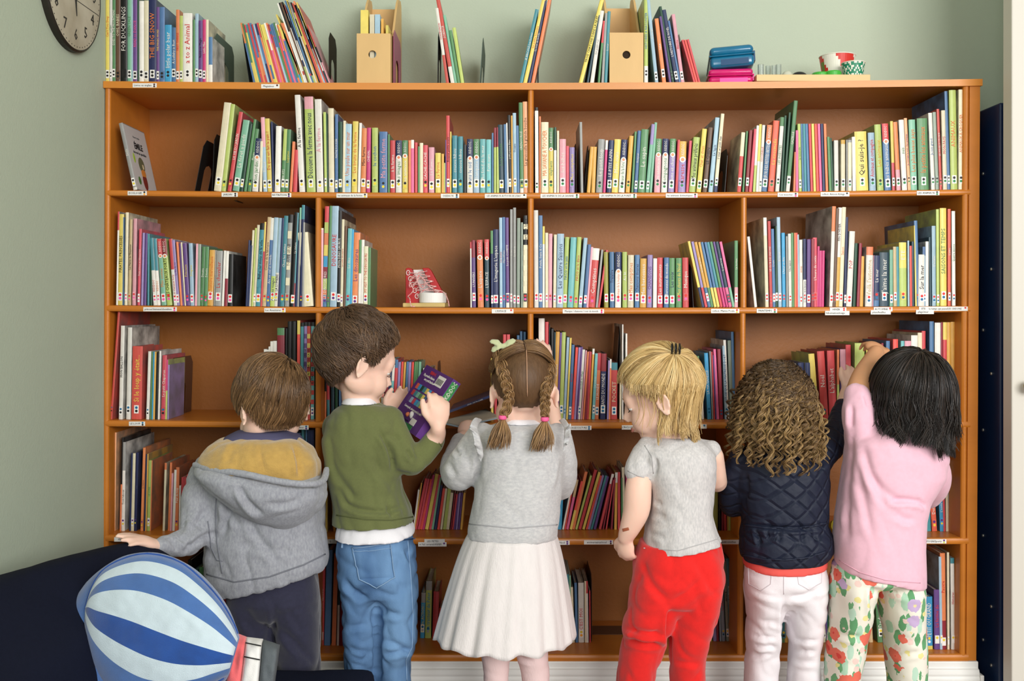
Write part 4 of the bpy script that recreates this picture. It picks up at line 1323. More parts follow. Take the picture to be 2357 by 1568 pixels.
# red lacing toy shoe
RD = mat('red_toy_enamel', (176, 20, 24), rough=.4); RW = mat('white_toy_enamel', (236, 234, 230), rough=.45); BW_ = mat('birch_base', (200, 176, 112), rough=.5, var=.08, vscale=30)
zs = shelf_z(2, 980)+.0005; ts = empty('toy_shoe', (xw(980, .05), .05, zs)); tag(ts, 'red and white wooden lacing shoe toy alone on the second shelf', 'toy shoe')
MB().prism([(xw(931, .06), .02), (xw(962, .06), .02), (xw(1025, .03), .018), (xw(1030, .03), .1), (xw(931, .06), .1)], 'z', zs, zs+.010).build('base', BW_, ts, bevel=.002)
o = MB().prism([(xw(963, .03)+.032+.032*math.cos(a), .05+.03*math.sin(a)) for a in [2*PI*k/40 for k in range(40)]], 'z', zs+.010, zs+.034).build('toe_cap', RW, ts, bevel=.002)
mb = MB(); ZT = zs+.093; yb = .055
mb.prism([(xw(934, yb), zs+.008), (xw(934, yb), ZT-.002), (xw(940, yb), ZT), (xw(948, yb), ZT-.002), (xw(966, yb), zs+.036), (xw(966, yb), zs+.008)], 'y', yb-.004, yb+.03); mb.build('side_panel', RD, ts, bevel=.0015)
mb = MB(); mb.prism([(xw(974, .08), ZT-.001), (xw(988, .08), ZT), (xw(994, .08), ZT-.006), (xw(1020, .06), zs+.034), (xw(1000, .06), zs+.034)], 'y', .055, .085); mb.build('side_panel', RD, ts, bevel=.0015)
MB().prism([(xw(948, .08), ZT-.004), (xw(978, .08), ZT-.003), (xw(1008, .08), zs+.03), (xw(962, .08), zs+.03)], 'y', .085, .09).build('tongue', RW, ts)
mb = MB(); eye = []
for i in range(5):
    t = i/4; lx = xw(940+20*t, yb); lz = ZT-.012-t*.055; mb.tube([(lx+.0042*math.cos(a), yb-.0048, lz+.0055*math.sin(a)) for a in [2*PI*k/16 for k in range(17)]], .0009, n=6); eye.append((Vector((lx, yb-.006, lz)), Vector((xw(984+28*t, .06), .052, ZT-.008-t*.048))))
mb.build('eyelet', PAPER, ts, smooth=True)
LACE = mat('red_white_lace', (200, 40, 48), rough=.7, rgb2=(238, 226, 220), vscale=420); mb = MB()
def curve(p, n=10):
    out = []
    for i in range(len(p)-1):
        a, b, c, d = p[max(i-1, 0)], p[i], p[i+1], p[min(i+2, len(p)-1)]
        for k in range(n):
            t = k/n; out.append(.5*((2*b)+(c-a)*t+(2*a-5*b+4*c-d)*t*t+(3*b-a-3*c+d)*t**3))
    return out+[p[-1]]
for i in range(5): mb.tube(curve([eye[i][0], (eye[i][0]+eye[i][1])/2+Vector((0, -.006, -.004)), eye[min(i+1, 4)][1]]), .0013, n=6); mb.tube(curve([eye[i][1], (eye[i][0]+eye[i][1])/2+Vector((0, -.008, -.003)), eye[min(i+1, 4)][0]]), .0013, n=6)
c0 = (eye[0][0]+eye[1][1])/2+Vector((0, -.012, -.002))
V = Vector
mb.tube(curve([c0, c0+V((-.02, -.006, -.012)), c0+V((-.012, -.01, -.035)), c0+V((-.024, -.01, -.05)), V((xw(944, .02), .012, zs+.02)), V((xw(948, .02), .004, zs+.003)), V((xw(957, .02), .006, zs+.002))]), .0013, n=6)
mb.tube(curve([c0, c0+V((.015, -.006, -.014)), c0+V((.01, -.008, -.03)), c0+V((-.004, -.006, -.012)), c0]), .0013, n=6); mb.tube(curve([c0, c0+V((-.018, -.006, -.01)), c0+V((-.02, -.008, -.028)), c0+V((-.004, -.006, -.015)), c0]), .0013, n=6)
mb.tube(curve([c0, c0+V((.03, -.004, -.03)), V((xw(1020, .03), .03, zs+.036)), V((xw(1030, .02), .016, zs+.02)), V((xw(1034, .01), .01, zs+.002))]), .0013, n=6)
mb.build('lace', LACE, ts, smooth=True)
bookend(3, 1412, 752, 14, BRM, 'brown bookend standing tall behind the blonde girl', depth=.1, y=.1, foot=1)
o = MB().lathe([(.012, 0), (.017, .002), (.017, .018), (.012, .020)], n=24).build('tape_roll', mat('yellow_tape', (214, 196, 62), rough=.4)); q_ = P(1922, 1150, .03); o.location = (q_.x, .03, shelf_z(4, 1922)+.0185); o.rotation_euler = (1.2, .3, 0)
tag(o, 'small yellow tape roll on the shelf between navy jacket and pink shirt', 'tape roll')
# ---------------------------------------------------------------- sofa
NV = mat('navy_twill', (17, 21, 38), rough=.9, spec=.15, bump=.3, bscale=900, var=.08, vscale=200)
sf = empty('sofa', (-.5, -1.0, 0)); tag(sf, 'dark navy fabric sofa against the left wall under the balloon cushion', 'sofa')
def sofapiece(name, profs, sm=14, vox=.012):
    mb = MB(); mb.loft(profs, n=32); o = mb.build(name, NV, sf); remesh(o, vox, sm, .5); return o
# backrest runs toward the camera along the wall, rounded top
mb = MB(); pr = []
topz = .505
for y, tz, xc, xr in [(-.345, topz-.07, -.70, -.60), (-.355, topz-.02, -.715, -.59), (-.385, topz, -.725, -.58), (-.50, topz+.002, -.775, -.60), (-.64, topz+.004, -.835, -.62), (-.85, topz, -.875, -.64), (-1.9, topz-.01, -.88, -.64), (-1.93, topz-.06, -.88, -.66)]:
    x0 = -.93; pts = [(x0, .03), (x0, tz-.07), (x0+(xc-x0)*.35, tz-.035), (xc-.03, tz-.004), (xc+.02, tz), (xc+.07, tz-.028), (xc+(xr-xc)*.72, tz-.09), (xr-.02, tz-.2), (xr, .03)]
    pr.append([(a, y, b) for a, b in pts])
n = 9; vs = [p for r_ in pr for p in r_]; fs = [(i*n+j, (i+1)*n+j, (i+1)*n+(j+1) % n, i*n+(j+1) % n) for i in range(len(pr)-1) for j in range(n)]+[list(range(n)), [(len(pr)-1)*n+j for j in range(n)][::-1]]
mb.add(vs, fs); o = mb.build('backrest', NV, sf); remesh(o, .012, 10); folds(o, amp=.003, freq=(5, 4, 5), seed=2)
# seat with a low front roll
xs, zs_ = xw(848, -.34), P(700, 1545, -.34).z
mb = MB(); mb.box(-.72, -.27, -1.9, -.31, .06, .232); o = mb.build('seat', NV, sf); remesh(o, .012, 16); folds(o, amp=.003, freq=(5, 4, 5), seed=5)
for cx_, cy_ in ((-.88, -.42), (-.33, -.42), (-.88, -1.85), (-.33, -1.85)): MB().lathe([(.018, 0), (.024, .07)], c=(cx_, cy_, 0), n=16).build('leg', mat('dark_beech', (60, 40, 28), rough=.5), sf)
# ---------------------------------------------------------------- hot-air-balloon cushion
LB = mat('pale_blue_plush', (198, 214, 222), rough=.95, bump=.35, bscale=700, sheen=.4, var=.03, vscale=60); MBp = mat('mid_blue_plush', (70, 108, 168), rough=.95, bump=.35, bscale=700, sheen=.4, var=.12, vscale=25); DBp = mat('deep_blue_plush', (34, 76, 148), rough=.95, bump=.35, bscale=700, sheen=.4, var=.14, vscale=25)
PKp = mat('coral_plush', (240, 110, 112), rough=.9, bump=.3, bscale=700, sheen=.3, var=.08, vscale=40); WHp = mat('white_plush', (232, 230, 226), rough=.9, bump=.3, bscale=700); GRp = mat('grey_plush', (92, 98, 102), rough=.95, bump=.4, bscale=600, var=.1, vscale=40)
cu = empty('balloon_cushion', (-.58, -.66, .36)); tag(cu, 'blue and white striped hot-air-balloon cushion leaning on the navy sofa', 'cushion')
def cy_plane(px, py): return -.62-.00012*(px-350)-.00035*(1440-py)*0
def CP(px, py, dy): 
    y = cy_plane(px, py)+dy+(py-1440)*-.00025; return P(px, py, y)
# outline as upper and lower edges along the axis u (left pole -> neck), picture coordinates of the stripe panel
up = [(196, 1400), (212, 1350), (240, 1310), (290, 1284), (345, 1275), (410, 1292), (460, 1330), (505, 1380), (535, 1430), (549, 1466)]
lo = [(196, 1400), (194, 1450), (205, 1510), (228, 1560), (262, 1600), (310, 1628), (370, 1630), (430, 1610), (480, 1580), (524, 1556)]
def samp(L, t):
    t = max(0, min(1, t))*(len(L)-1); i = min(int(t), len(L)-2); f = t-i
    a = [Vector((*L[max(i-1, 0)], 0)), Vector((*L[i], 0)), Vector((*L[i+1], 0)), Vector((*L[min(i+2, len(L)-1)], 0))]
    v = .5*((2*a[1])+(a[2]-a[0])*f+(2*a[0]-5*a[1]+4*a[2]-a[3])*f*f+(3*a[1]-a[0]-3*a[2]+a[3])*f**3); return v.x, v.y
NU, NVv = 60, 56
vb = [0, .045, .15, .27, .475, .66, .80, 1.01]
def shell(name, up_, lo_, mats, sides, thick, dy, bands, ex=.5, fl=.55):
    vs = []; fs = []; mi = []
    for side in sides:
        base = len(vs)
        for i in range(NU+1):
            u = i/NU; ua = u**.8; a = samp(up_, ua); b = samp(lo_, ua); flat = math.sin(PI*min(1, max(0, u*.93+.02)))**fl
            for j in range(NVv+1):
                v = j/NVv; x = a[0]+(b[0]-a[0])*v; y = a[1]+(b[1]-a[1])*v
                th = thick*flat*(max(0, 1-(2*v-1)**2))**ex; wr = .0025*noise.noise(Vector((x*.02, y*.02, side)))+.0015*noise.noise(Vector((x*.05, y*.05, side+4)))
                vs.append(CP(x, y, dy+side*(th+(wr if 0 < j < NVv else 0))))
        for i in range(NU):
            for j in range(NVv):
                c_ = base+i*(NVv+1)+j; f = (c_, c_+NVv+1, c_+NVv+2, c_+1); fs.append(f if side < 0 else f[::-1]); v = (j+.5)/NVv; k = 0
                while k < len(vb)-1 and v > vb[k+1]: k += 1
                mi.append([1, 0, 1, 0, 2, 0, 1, 1][k] if bands else 0)
    return meshobj(name, vs, fs, mats, cu, mi, True)
shell('stripe_panel', up, lo, [LB, MBp, DBp], (-1,), .052, -.052, True, .5, .5)
upo = [(132, 1480), (156, 1404), (192, 1348), (244, 1302), (300, 1276), (370, 1274), (440, 1304), (490, 1350), (528, 1404), (552, 1466)]
loo = [(122, 1480), (130, 1545), (158, 1605), (212, 1655), (290, 1672), (360, 1668), (420, 1640), (475, 1606), (505, 1584), (526, 1560)]
shell('gusset', upo, loo, [MBp], (-1, 1), .075, .0, False, .32, .3)
outl = [(x, y) for x, y in [samp(lo, t/20*.97) for t in range(20, -1, -1)]+[samp(up, t/20*.97) for t in range(1, 21)]]
mb = MB(); mb.tube([CP(x, y, -.054) for x, y in outl], .0022, n=6); mb.build('piping', DBp, cu, smooth=True)
def cushlink(name, A, B, th, m, wr=0):
    """quilted block between two picture edges"""
    n = 14; vs = []; fs = []
    for side in (-1, 1):
        for i in range(n+1):
            for j in range(n+1):
                u, v = i/n, j/n; x = (A[0][0]*(1-v)+A[1][0]*v)*(1-u)+(B[0][0]*(1-v)+B[1][0]*v)*u; y = (A[0][1]*(1-v)+A[1][1]*v)*(1-u)+(B[0][1]*(1-v)+B[1][1]*v)*u
                e = (max(0, 1-(2*v-1)**4)*max(0, 1-(2*u-1)**6))**.5
                vs.append(CP(x, y, side*(th*e+wr*noise.noise(Vector((x*.06, y*.06, side))))))
    k = n+1
    for s_ in (0, 1):
        for i in range(n):
            for j in range(n):
                c_ = s_*k*k+i*k+j; f = (c_, c_+k, c_+k+1, c_+1); fs.append(f if s_ == 0 else f[::-1])
    return meshobj(name, vs, fs, m, cu, None, True)
cushlink('collar', ((541, 1456), (512, 1600)), ((568, 1466), (552, 1606)), .034, PKp, .006)
cushlink('basket', ((565, 1466), (548, 1606)), ((606, 1471), (596, 1600)), .036, WHp, .004)
cushlink('basket_base', ((603, 1471), (592, 1602)), ((645, 1484), (632, 1580)), .036, GRp, .004)
mb = MB(); mb.tube([CP(565+i*4, 1480+i*.8, -.0385) for i in range(10)], .0011, n=5); mb.tube([CP(562+i*4, 1512+i*.8, -.0405) for i in range(10)], .0011, n=5); mb.build('basket_stitching', BLK, cu)
# ---------------------------------------------------------------- children
SKIN = mat('fair_skin', (238, 198, 178), rough=.5, spec=.3, sss=.25, var=.03, vscale=14)
SKIN2 = mat('warm_tan_skin', (216, 160, 118), rough=.5, spec=.3, sss=.25, var=.03, vscale=14)
LIP = mat('lips', (206, 136, 124), rough=.45); EYEW = mat('eye_white', (236, 232, 226), rough=.2); IRIS = mat('brown_iris', (58, 38, 26), rough=.15)
def strands(name, groups, cols, parent, rough=.42):
    """hair as thin three-sided tapering tubes; groups: list of (points N,K,3 , root radius, tip radius, shade N)"""
    V = []; Fq = []; sh = []; base = 0
    for pts, r0, r1, shade in groups:
        pts = np.asarray(pts, float); N, K, _ = pts.shape
        t = np.gradient(pts, axis=1); t /= np.linalg.norm(t, axis=2, keepdims=True)+1e-9
        rng = np.random.default_rng(N); up = rng.normal(size=(N, 1, 3)); n1 = np.cross(t, up); n1 /= np.linalg.norm(n1, axis=2, keepdims=True)+1e-9; n2 = np.cross(t, n1)
        w = np.linspace(0, 1, K)[None, :, None]; rad = (r0+(r1-r0)*w**2)
        ring = [pts+rad*(math.cos(a)*n1+math.sin(a)*n2) for a in (0, 2*PI/3, 4*PI/3)]
        v = np.stack(ring, axis=2).reshape(-1, 3); V.append(v)
        idx = np.arange(N*K*3).reshape(N, K, 3)+base
        for j in range(3):
            j2 = (j+1) % 3; Fq.append(np.stack([idx[:, :-1, j], idx[:, :-1, j2], idx[:, 1:, j2], idx[:, 1:, j]], axis=-1).reshape(-1, 4))
        sh.append(np.repeat(np.asarray(shade)[:, None], K*3, axis=1).reshape(-1)); base += N*K*3
    V = np.concatenate(V); F = np.concatenate(Fq); sh = np.concatenate(sh)
    me = bpy.data.meshes.new(name); me.vertices.add(len(V)); me.vertices.foreach_set('co', V.astype(np.float32).ravel())
    me.loops.add(len(F)*4); me.loops.foreach_set('vertex_index', F.astype(np.int32).ravel()); me.polygons.add(len(F))
    me.polygons.foreach_set('loop_start', np.arange(0, len(F)*4, 4, dtype=np.int32)); me.polygons.foreach_set('use_smooth', np.ones(len(F), bool))
    me.update(calc_edges=True); at = me.attributes.new('shade', 'FLOAT', 'POINT'); at.data.foreach_set('value', sh.astype(np.float32))
    me.materials.append(hairmat(name+'_strands', cols, rough)); o = bpy.data.objects.new(name, me); COL.objects.link(o); o.parent = parent; o.matrix_parent_inverse = MW(parent).inverted(); return o
def hairmat(key, cols, rough=.42):
    key = 'hair_'+'_'.join(str(int(c[0])) for c in cols)
    if key in MATS: return MATS[key]
    m = bpy.data.materials.new(key); m.use_nodes = True; nt = m.node_tree; b = nt.nodes['Principled BSDF']; b.inputs['Roughness'].default_value = rough; b.inputs['Specular IOR Level'].default_value = .5
    at = nt.nodes.new('ShaderNodeAttribute'); at.attribute_name = 'shade'; cr = nt.nodes.new('ShaderNodeValToRGB'); e = cr.color_ramp.elements
    e[0].position = 0; e[0].color = (*lin(cols[0]), 1); e[1].position = 1; e[1].color = (*lin(cols[-1]), 1)
    if len(cols) > 2: q = e.new(.5); q.color = (*lin(cols[1]), 1)
    nt.links.new(at.outputs['Fac'], cr.inputs[0]); nt.links.new(cr.outputs[0], b.inputs['Base Color']); MATS[key] = m; return m
class Head:
    def __init__(s, px, py, y, yaw, pitch=0, roll=0, k=1.0):
        s.o = P(px, py, y); s.k = k
        s.R = (Matrix.Rotation(math.radians(yaw), 3, 'Z') @ Matrix.Rotation(math.radians(-pitch), 3, 'X') @ Matrix.Rotation(math.radians(roll), 3, 'Y'))
        s.rad = Vector((.065, .080, .075))*k; s.off = Vector((0, -.004, .0))*k
    def w(s, v): return s.o+s.R @ (Vector(v)*s.k)
    def surf(s, d, lift=0): return s.o+s.R @ (s.off+Vector((d[0]*(s.rad.x+lift), d[1]*(s.rad.y+lift), d[2]*(s.rad.z+lift))))
    def skull(s, mb):
        R, k = s.R, s.k
        E = lambda c, r, rot=None: mb.ell(s.w(c), Vector(r)*k, R if rot is None else R @ rot, n=20)
        E((0, -.004, 0), (.065, .080, .075)); E((0, .028, -.052), (.050, .048, .058)); E((0, .045, -.092), (.026, .026, .018)); E((0, .060, -.012), (.045, .020, .030))
        q_ = getattr(s, 'ears', 1.0)
        for q in (-1, 1):
            E((q*.024, .044, -.060), (.029, .030, .030)); E((q*.036, .012, -.066), (.022, .038, .026))
            rot = Matrix.Rotation(q*.22, 3, 'Z') @ Matrix.Rotation(-.15, 3, 'X')
            E((q*.0655*(.9+.1*q_), -.010, -.040), (.0042*q_, .012*q_, .0215*q_), rot)
            pts = [s.w(Vector((q*.0655*(.9+.1*q_), -.010, -.040))+rot @ Vector((q_*q*.0040, q_*.0132*math.cos(a)*(1 if math.sin(a) > -.2 else .75), .0228*q_*math.sin(a)+.001))) for a in [math.radians(t) for t in range(-110, 215, 18)]]
            mb.tube(pts, .0031*k, n=8)
        mb.tube([s.w((0, .078, -.022)), s.w((0, .083, -.040)), s.w((0, .090, -.052))], [.0055*k, .0068*k, .0085*k], n=10); E((-.008, .082, -.054), (.0055, .006, .005)); E((.008, .082, -.054), (.0055, .006, .005))
        E((0, .074, -.074), (.018, .010, .008))
        for q in (-1, 1): E((q*.027, .0628, -.0275), (.0125, .0088, .0078))
    def face(s, root, browcol):
        for q in (-1, 1):
            mb = MB().ell(s.w((q*.027, .0625, -.030)), Vector((.0105, .0085, .0065))*s.k, s.R, n=14); e = mb.build('eye', EYEW, root, smooth=True)
            MB().ell(s.w((q*.027, .0698, -.0302)), Vector((.0046, .0020, .0046))*s.k, s.R, n=12).build('iris', IRIS, e, smooth=True)
            MB().tube([s.w((q*.015, .0690, -.0345)), s.w((q*.021, .0722, -.0362)), s.w((q*.027, .0728, -.0366)), s.w((q*.033, .0712, -.0360)), s.w((q*.040, .0660, -.0335))], [.0004*s.k, .0008*s.k, .0009*s.k, .0008*s.k, .0004*s.k], n=6).build('eyelashes', mat('dark_lash', (46, 34, 28), rough=.7), root, smooth=True)
            MB().tube([s.w((q*.014, .0775, -.012)), s.w((q*.026, .0755, -.0075)), s.w((q*.038, .0665, -.012))], [.0010*s.k, .0016*s.k, .0008*s.k], n=6).build('eyebrow', browcol, root, smooth=True)
        for dz, r in ((-.0720, .0024), (-.0768, .0028)):
            MB().tube([s.w((-.018, .0755, -.0745)), s.w((-.007, .0815, dz)), s.w((.007, .0815, dz)), s.w((.018, .0755, -.0745))], [.001*s.k, r*s.k, r*s.k, .001*s.k], n=8).build('lip', LIP, root, smooth=True)
NAPE = [0]
def hairline(az):
    a = abs(math.degrees(az)); pts = [(0, 38), (35, 34), (55, 22), (70, 5), (80, -16), (88, -18), (97, -4), (108, -24-NAPE[0]*.5), (122, -38-NAPE[0]), (150, -48-NAPE[0]), (180, -51-NAPE[0])]
    for i in range(len(pts)-1):
        if a <= pts[i+1][0]: t = (a-pts[i][0])/(pts[i+1][0]-pts[i][0]); return math.radians(pts[i][1]*(1-t)+pts[i+1][1]*t)
    return math.radians(-51-NAPE[0])
def allowed(d, marg=0):
    return math.asin(max(-1, min(1, d[2]))) > hairline(math.atan2(d[0], d[1]))+marg
def cap(h, root, col, lift=.004, name='hair'):
    mb = MB(); n, k = 40, 72; vs = []; idx = {}; fs = []
    def dirv(i, j): th = PI*i/n; a = 2*PI*j/k; return (math.sin(th)*math.sin(a), math.sin(th)*math.cos(a), math.cos(th))
    for i in range(n+1):
        for j in range(k):
            d = dirv(i, j); l = lift*(1 if allowed(d, .12) else .15); vs.append(h.surf(d, l))
    for i in range(n):
        for j in range(k):
            d = dirv(i+.5, j+.5)
            if allowed(d): fs.append((i*k+j, (i+1)*k+j, (i+1)*k+(j+1) % k, i*k+(j+1) % k))
    return meshobj(name, vs, fs, mat('scalp_'+str(col), col, rough=.55, bump=.5, bscale=260, stretch=(1, 1, .2), var=.2, vscale=120), root, None, True)
def unit(v): v = np.asarray(v, float); return v/np.linalg.norm(v)
def basis(c):
    a = np.array([0, 0, 1.]) if abs(c[2]) < .9 else np.array([0, 1., 0]); e1 = unit(np.cross(c, a)); return e1, np.cross(c, e1)
def short_hair(h, crown, n, length, seed, lift=(.003, .009), wave=.0, K=9, jitter=.18, swirl=.25, clump=60, extend=0.10):
    rng = np.random.default_rng(seed); c = unit(crown); e1, e2 = basis(c); out = []; sh = []
    cl = rng.normal(size=(clump, 3)); cl /= np.linalg.norm(cl, axis=1, keepdims=True); cj = rng.normal(size=clump)*jitter; cs = rng.random(clump); cf = rng.random(clump)
    while len(out) < n:
        d = unit(rng.normal(size=3))
        if not allowed(d): continue
        q = int(np.argmax(cl @ d)); al = math.acos(max(-1, min(1, float(d @ c)))); ph = math.atan2(float(d @ e2), float(d @ e1))
        L = length*(.7+.5*rng.random()); pts = []; lf = lift[0]+(lift[1]-lift[0])*(cf[q]*.6+.4*rng.random()); wv = rng.random()*6
        for i in range(K):
            t = i/(K-1); a = al+L/.078*t; p2 = ph+(cj[q]+swirl)*t*L/.078+wave*math.sin(wv+t*5)
            v = math.cos(a)*c+math.sin(a)*(math.cos(p2)*e1+math.sin(p2)*e2)
            if i and not allowed(v, -extend): pts.append(pts[-1]+(pts[-1]-pts[-2])*.15+np.array([0, 0, -.0012])) if len(pts) > 1 else pts.append(pts[-1]+np.array([0, 0, -.001])); continue
            pts.append(np.array(h.surf(v, lf*(.35+1.0*math.sin(PI*min(1, .15+t*.8))**.7))))
        out.append(pts); sh.append(min(1, max(0, .2+.55*cs[q]*rng.random()+.28*rng.random())))
    return (np.array(out), .0010, .0004, np.array(sh))
def long_hair(h, crown, n, seed, zend, lift=.010, K=22, phr=None, spread=0.0, flip=.012, wave=.004, gravity_y=0.0, clump=70, part=None, face_end=True, narrow=0.0, yback=None, amin=.02, azmin=0, wisp=0):
    """strands that leave the crown, follow the skull to its widest ring and fall to zend(angle) in world height"""
    rng = np.random.default_rng(seed); c = unit(crown); e1, e2 = basis(c); out = []; sh = []
    cph = rng.random(clump)*2*PI; cs = rng.random(clump); cw = rng.random(clump)*6; cdz = rng.normal(size=clump)
    for _ in range(n):
        q = rng.integers(clump); ph = cph[q]+rng.normal()*.055; r = rng.random(); layer = r; s0 = amin+rng.random()**.8*1.15
        if phr and not phr(ph): continue
        pts = []; a = s0; fell = False; pos = None; steps = 0; path = []
        da = .07
        while True:
            v = math.cos(a)*c+math.sin(a)*(math.cos(ph)*e1+math.sin(ph)*e2)
            pw = np.array(h.surf(v, lift*(.45+.65*layer)*min(1, .35+(a-s0)*1.6+s0*.6)))
            path.append(pw)
            if face_end and v[1] > .1 and not allowed(v, -.02): fell = None; break
            nrm = np.array(h.R @ Vector((v[0]/h.rad.x, v[1]/h.rad.y, v[2]/h.rad.z)))
            if nrm[2] < .05*np.linalg.norm(nrm) or a > 2.4: fell = True; break
            a += da
        if fell is None and len(path) < 4: continue
        if fell and abs(math.degrees(math.atan2(v[0], v[1]))) < azmin: fell = None
        if fell is None and wisp and rng.random() < .6:
            for i in range(1, 5): path.append(path[-1]+np.array([(rng.random()-.5)*.002, -.001, -wisp*rng.random()/3]))
        if fell:
            out_dir = unit([path[-1][0]-h.o.x, path[-1][1]-h.o.y, 0.0]); z0 = path[-1][2]; zE = zend(math.atan2(out_dir[0], -out_dir[1]))+cdz[q]*.008+rng.normal()*.004
            m = max(4, int((z0-zE)/.012)); p0 = path[-1].copy(); sidev = np.array([-out_dir[1], out_dir[0], 0])
            for i in range(1, m+1):
                t = i/m; z = z0+(zE-z0)*t
                off = spread*t-narrow*math.sin(t*PI*.6)+flip*max(0, t-.72)**2*8*(1 if cw[q] > 2 else -.6)
                p = p0+out_dir*off+sidev*(wave*math.sin(cw[q]+t*7)*t); p[2] = z; p[1] += gravity_y*t
                if yback is not None and t > .25: p[1] = min(p[1], yback+(p[1]-yback)*(.35)) if p[1] > yback and out_dir[1] < .2 else p[1]
                path.append(p)
        path = np.array(path); dd = np.r_[0, np.cumsum(np.linalg.norm(np.diff(path, axis=0), axis=1))]
        tt = np.linspace(0, dd[-1], K); out.append(np.stack([np.interp(tt, dd, path[:, k]) for k in range(3)], axis=1)); sh.append(min(1, max(0, .15+.6*cs[q]*(.5+.5*rng.random())+.3*rng.random())))
    return (np.array(out), .00105, .0004, np.array(sh))
def hand(mb, wrist, fwd, nrm, side, curl=(.5, .5, .5, .5), thumb=.6, k=1.0, spread=.12, curl2=None):
    """palm with five separate bent fingers; fwd: wrist->knuckles, nrm: back of the hand, side: +1 thumb on fwd x nrm side"""
    f = Vector(fwd).normalized(); n = Vector(nrm); n = (n-f*n.dot(f)).normalized(); u = f.cross(n)*side; w = Vector(wrist)
    R = Matrix((u, f, n)).transposed()
    mb.ell(w+f*.026*k, (.0235*k, .030*k, .0115*k), R, n=18); mb.ell(w+f*.004*k, (.0165*k, .018*k, .012*k), R, n=14); mb.ell(w+f*.016*k+u*.014*k-n*.003*k, (.010*k, .018*k, .009*k), R, n=12)
    for i, (x, L, r) in enumerate([(.0185, .036, .0062), (.0065, .040, .0064), (-.0058, .037, .0061), (-.0172, .029, .0055)]):
        c = curl[i]; base = w+u*x*k+f*(.047-abs(x-.004)*.35)*k; d = (f+u*(spread*(1.2-i*.8))).normalized(); pts = [base-d*.012*k, base]; ang = 0; p = base
        for seg, fr in enumerate((.42, .32, .26)):
            ang += c*(1.0, 1.15, .8)[seg]; dv = d*math.cos(ang)-n*math.sin(ang); p = p+dv*L*fr*k; pts.append(p)
        mb.tube(pts, [r*k*1.05, r*k*1.1, r*k*1.0, r*k*.92, r*k*.78], n=10); mb.ell(pts[-1], (r*k*.8,)*3, n=10)
    b = w+u*.017*k+f*.012*k-n*.002*k; d1 = (u*.75+f*.75-n*thumb*.4).normalized(); d2 = (u*(.35-.3*thumb)+f-n*thumb*.8).normalized()
    p1 = b+d1*.020*k; p2 = p1+d2*.017*k; p3 = p2+(d2-n*thumb*.3-u*.2).normalized()*.012*k
    mb.tube([b-d1*.006*k, p1, p2, p3], [.0082*k, .0078*k, .0070*k, .0058*k], n=10); mb.ell(p3, (.0058*k,)*3, n=10)
    return R
def sec(x0, x1, py, y, ry, e=2.4, tilt=0, yaw=0):
    c = P((x0+x1)/2, py, y); return (c, (x1-x0)/2000*S(y), ry, e, tilt, yaw)
def limb(mb, pts, n=18, flat=1.0, res=5):
    """pts: (px, py, y, radius px); smoothed along the way"""
    q = [(*P(a, b, y), r/1000*S(y)) for a, b, y, r in pts]; out = []; rad = []
    v4 = [np.array(t) for t in q]
    for i in range(len(v4)-1):
        a, b, c, d = v4[max(i-1, 0)], v4[i], v4[i+1], v4[min(i+2, len(v4)-1)]
        for k in range(res):
            t = k/res; v = .5*((2*b)+(c-a)*t+(2*a-5*b+4*c-d)*t*t+(3*b-a-3*c+d)*t**3); out.append(Vector(v[:3])); rad.append(float(max(.003, v[3])))
    out.append(Vector(v4[-1][:3])); rad.append(float(v4[-1][3]))
    mb.tube(out, rad, n=n, flat=flat); mb.ell(out[0], (rad[0],)*3, n=14); mb.ell(out[-1], (rad[-1]*.98,)*3, n=14); return mb
def garment(name, mb, m, root, vox=.0045, sm=10, **kw):
    o = mb.build(name, m, root); remesh(o, vox, sm)
    if kw: folds(o, **kw)
    return o
def onto(o, px, py, off=.0016, ydef=-.3):
    """point of the garment's camera-side surface, pushed out a little"""
    o_ = Vector((0, -D, ZC)); d = (P(px, py, 0)-o_).normalized(); ok, loc, nn, _ = o.ray_cast(o_, d)
    return (loc+nn*off) if ok else P(px, py, ydef)
def seam(name, o, pts, m, root, r=.0011, off=.0004, step=5):
    L = []
    for i in range(len(pts)-1):
        (a, b), (c, d) = pts[i], pts[i+1]; n = max(1, int(math.hypot(c-a, d-b)/step))
        for k in range(n): L.append((a+(c-a)*k/n, b+(d-b)*k/n))
    L.append(pts[-1]); return MB().tube([onto(o, a, b, off) for a, b in L], r, n=6).build(name, m, root, smooth=True)
def patch(name, o, quad, m, root, off=.0018, n=14):
    (a, b, c, d) = quad; vs = []; 
    for i in range(n+1):
        for j in range(n+1):
            u, v = i/n, j/n; x = (a[0]*(1-u)+b[0]*u)*(1-v)+(d[0]*(1-u)+c[0]*u)*v; y = (a[1]*(1-u)+b[1]*u)*(1-v)+(d[1]*(1-u)+c[1]*u)*v
            e = min(u, v, 1-u, 1-v); vs.append(onto(o, x, y, off if e > 0 else -.0005))
    k = n+1; fs = [(i*k+j, i*k+j+1, (i+1)*k+j+1, (i+1)*k+j) for i in range(n) for j in range(n)]
    return meshobj(name, vs, fs, m, root, None, True)
def legs_feet(mb, L, R, y=-.22, r=26):
    for pts in (L, R): limb(mb, [(a, b, c, d*.66) for a, b, c, d in pts])
def leg(mb, pts, y):
    mb.loft([sec(cx-r, cx+r, py, y+(q[4] if len(q) > 4 else 0), ry, 2.2) for q in pts for cx, py, r, ry in [q[:4]]], n=28); return mb
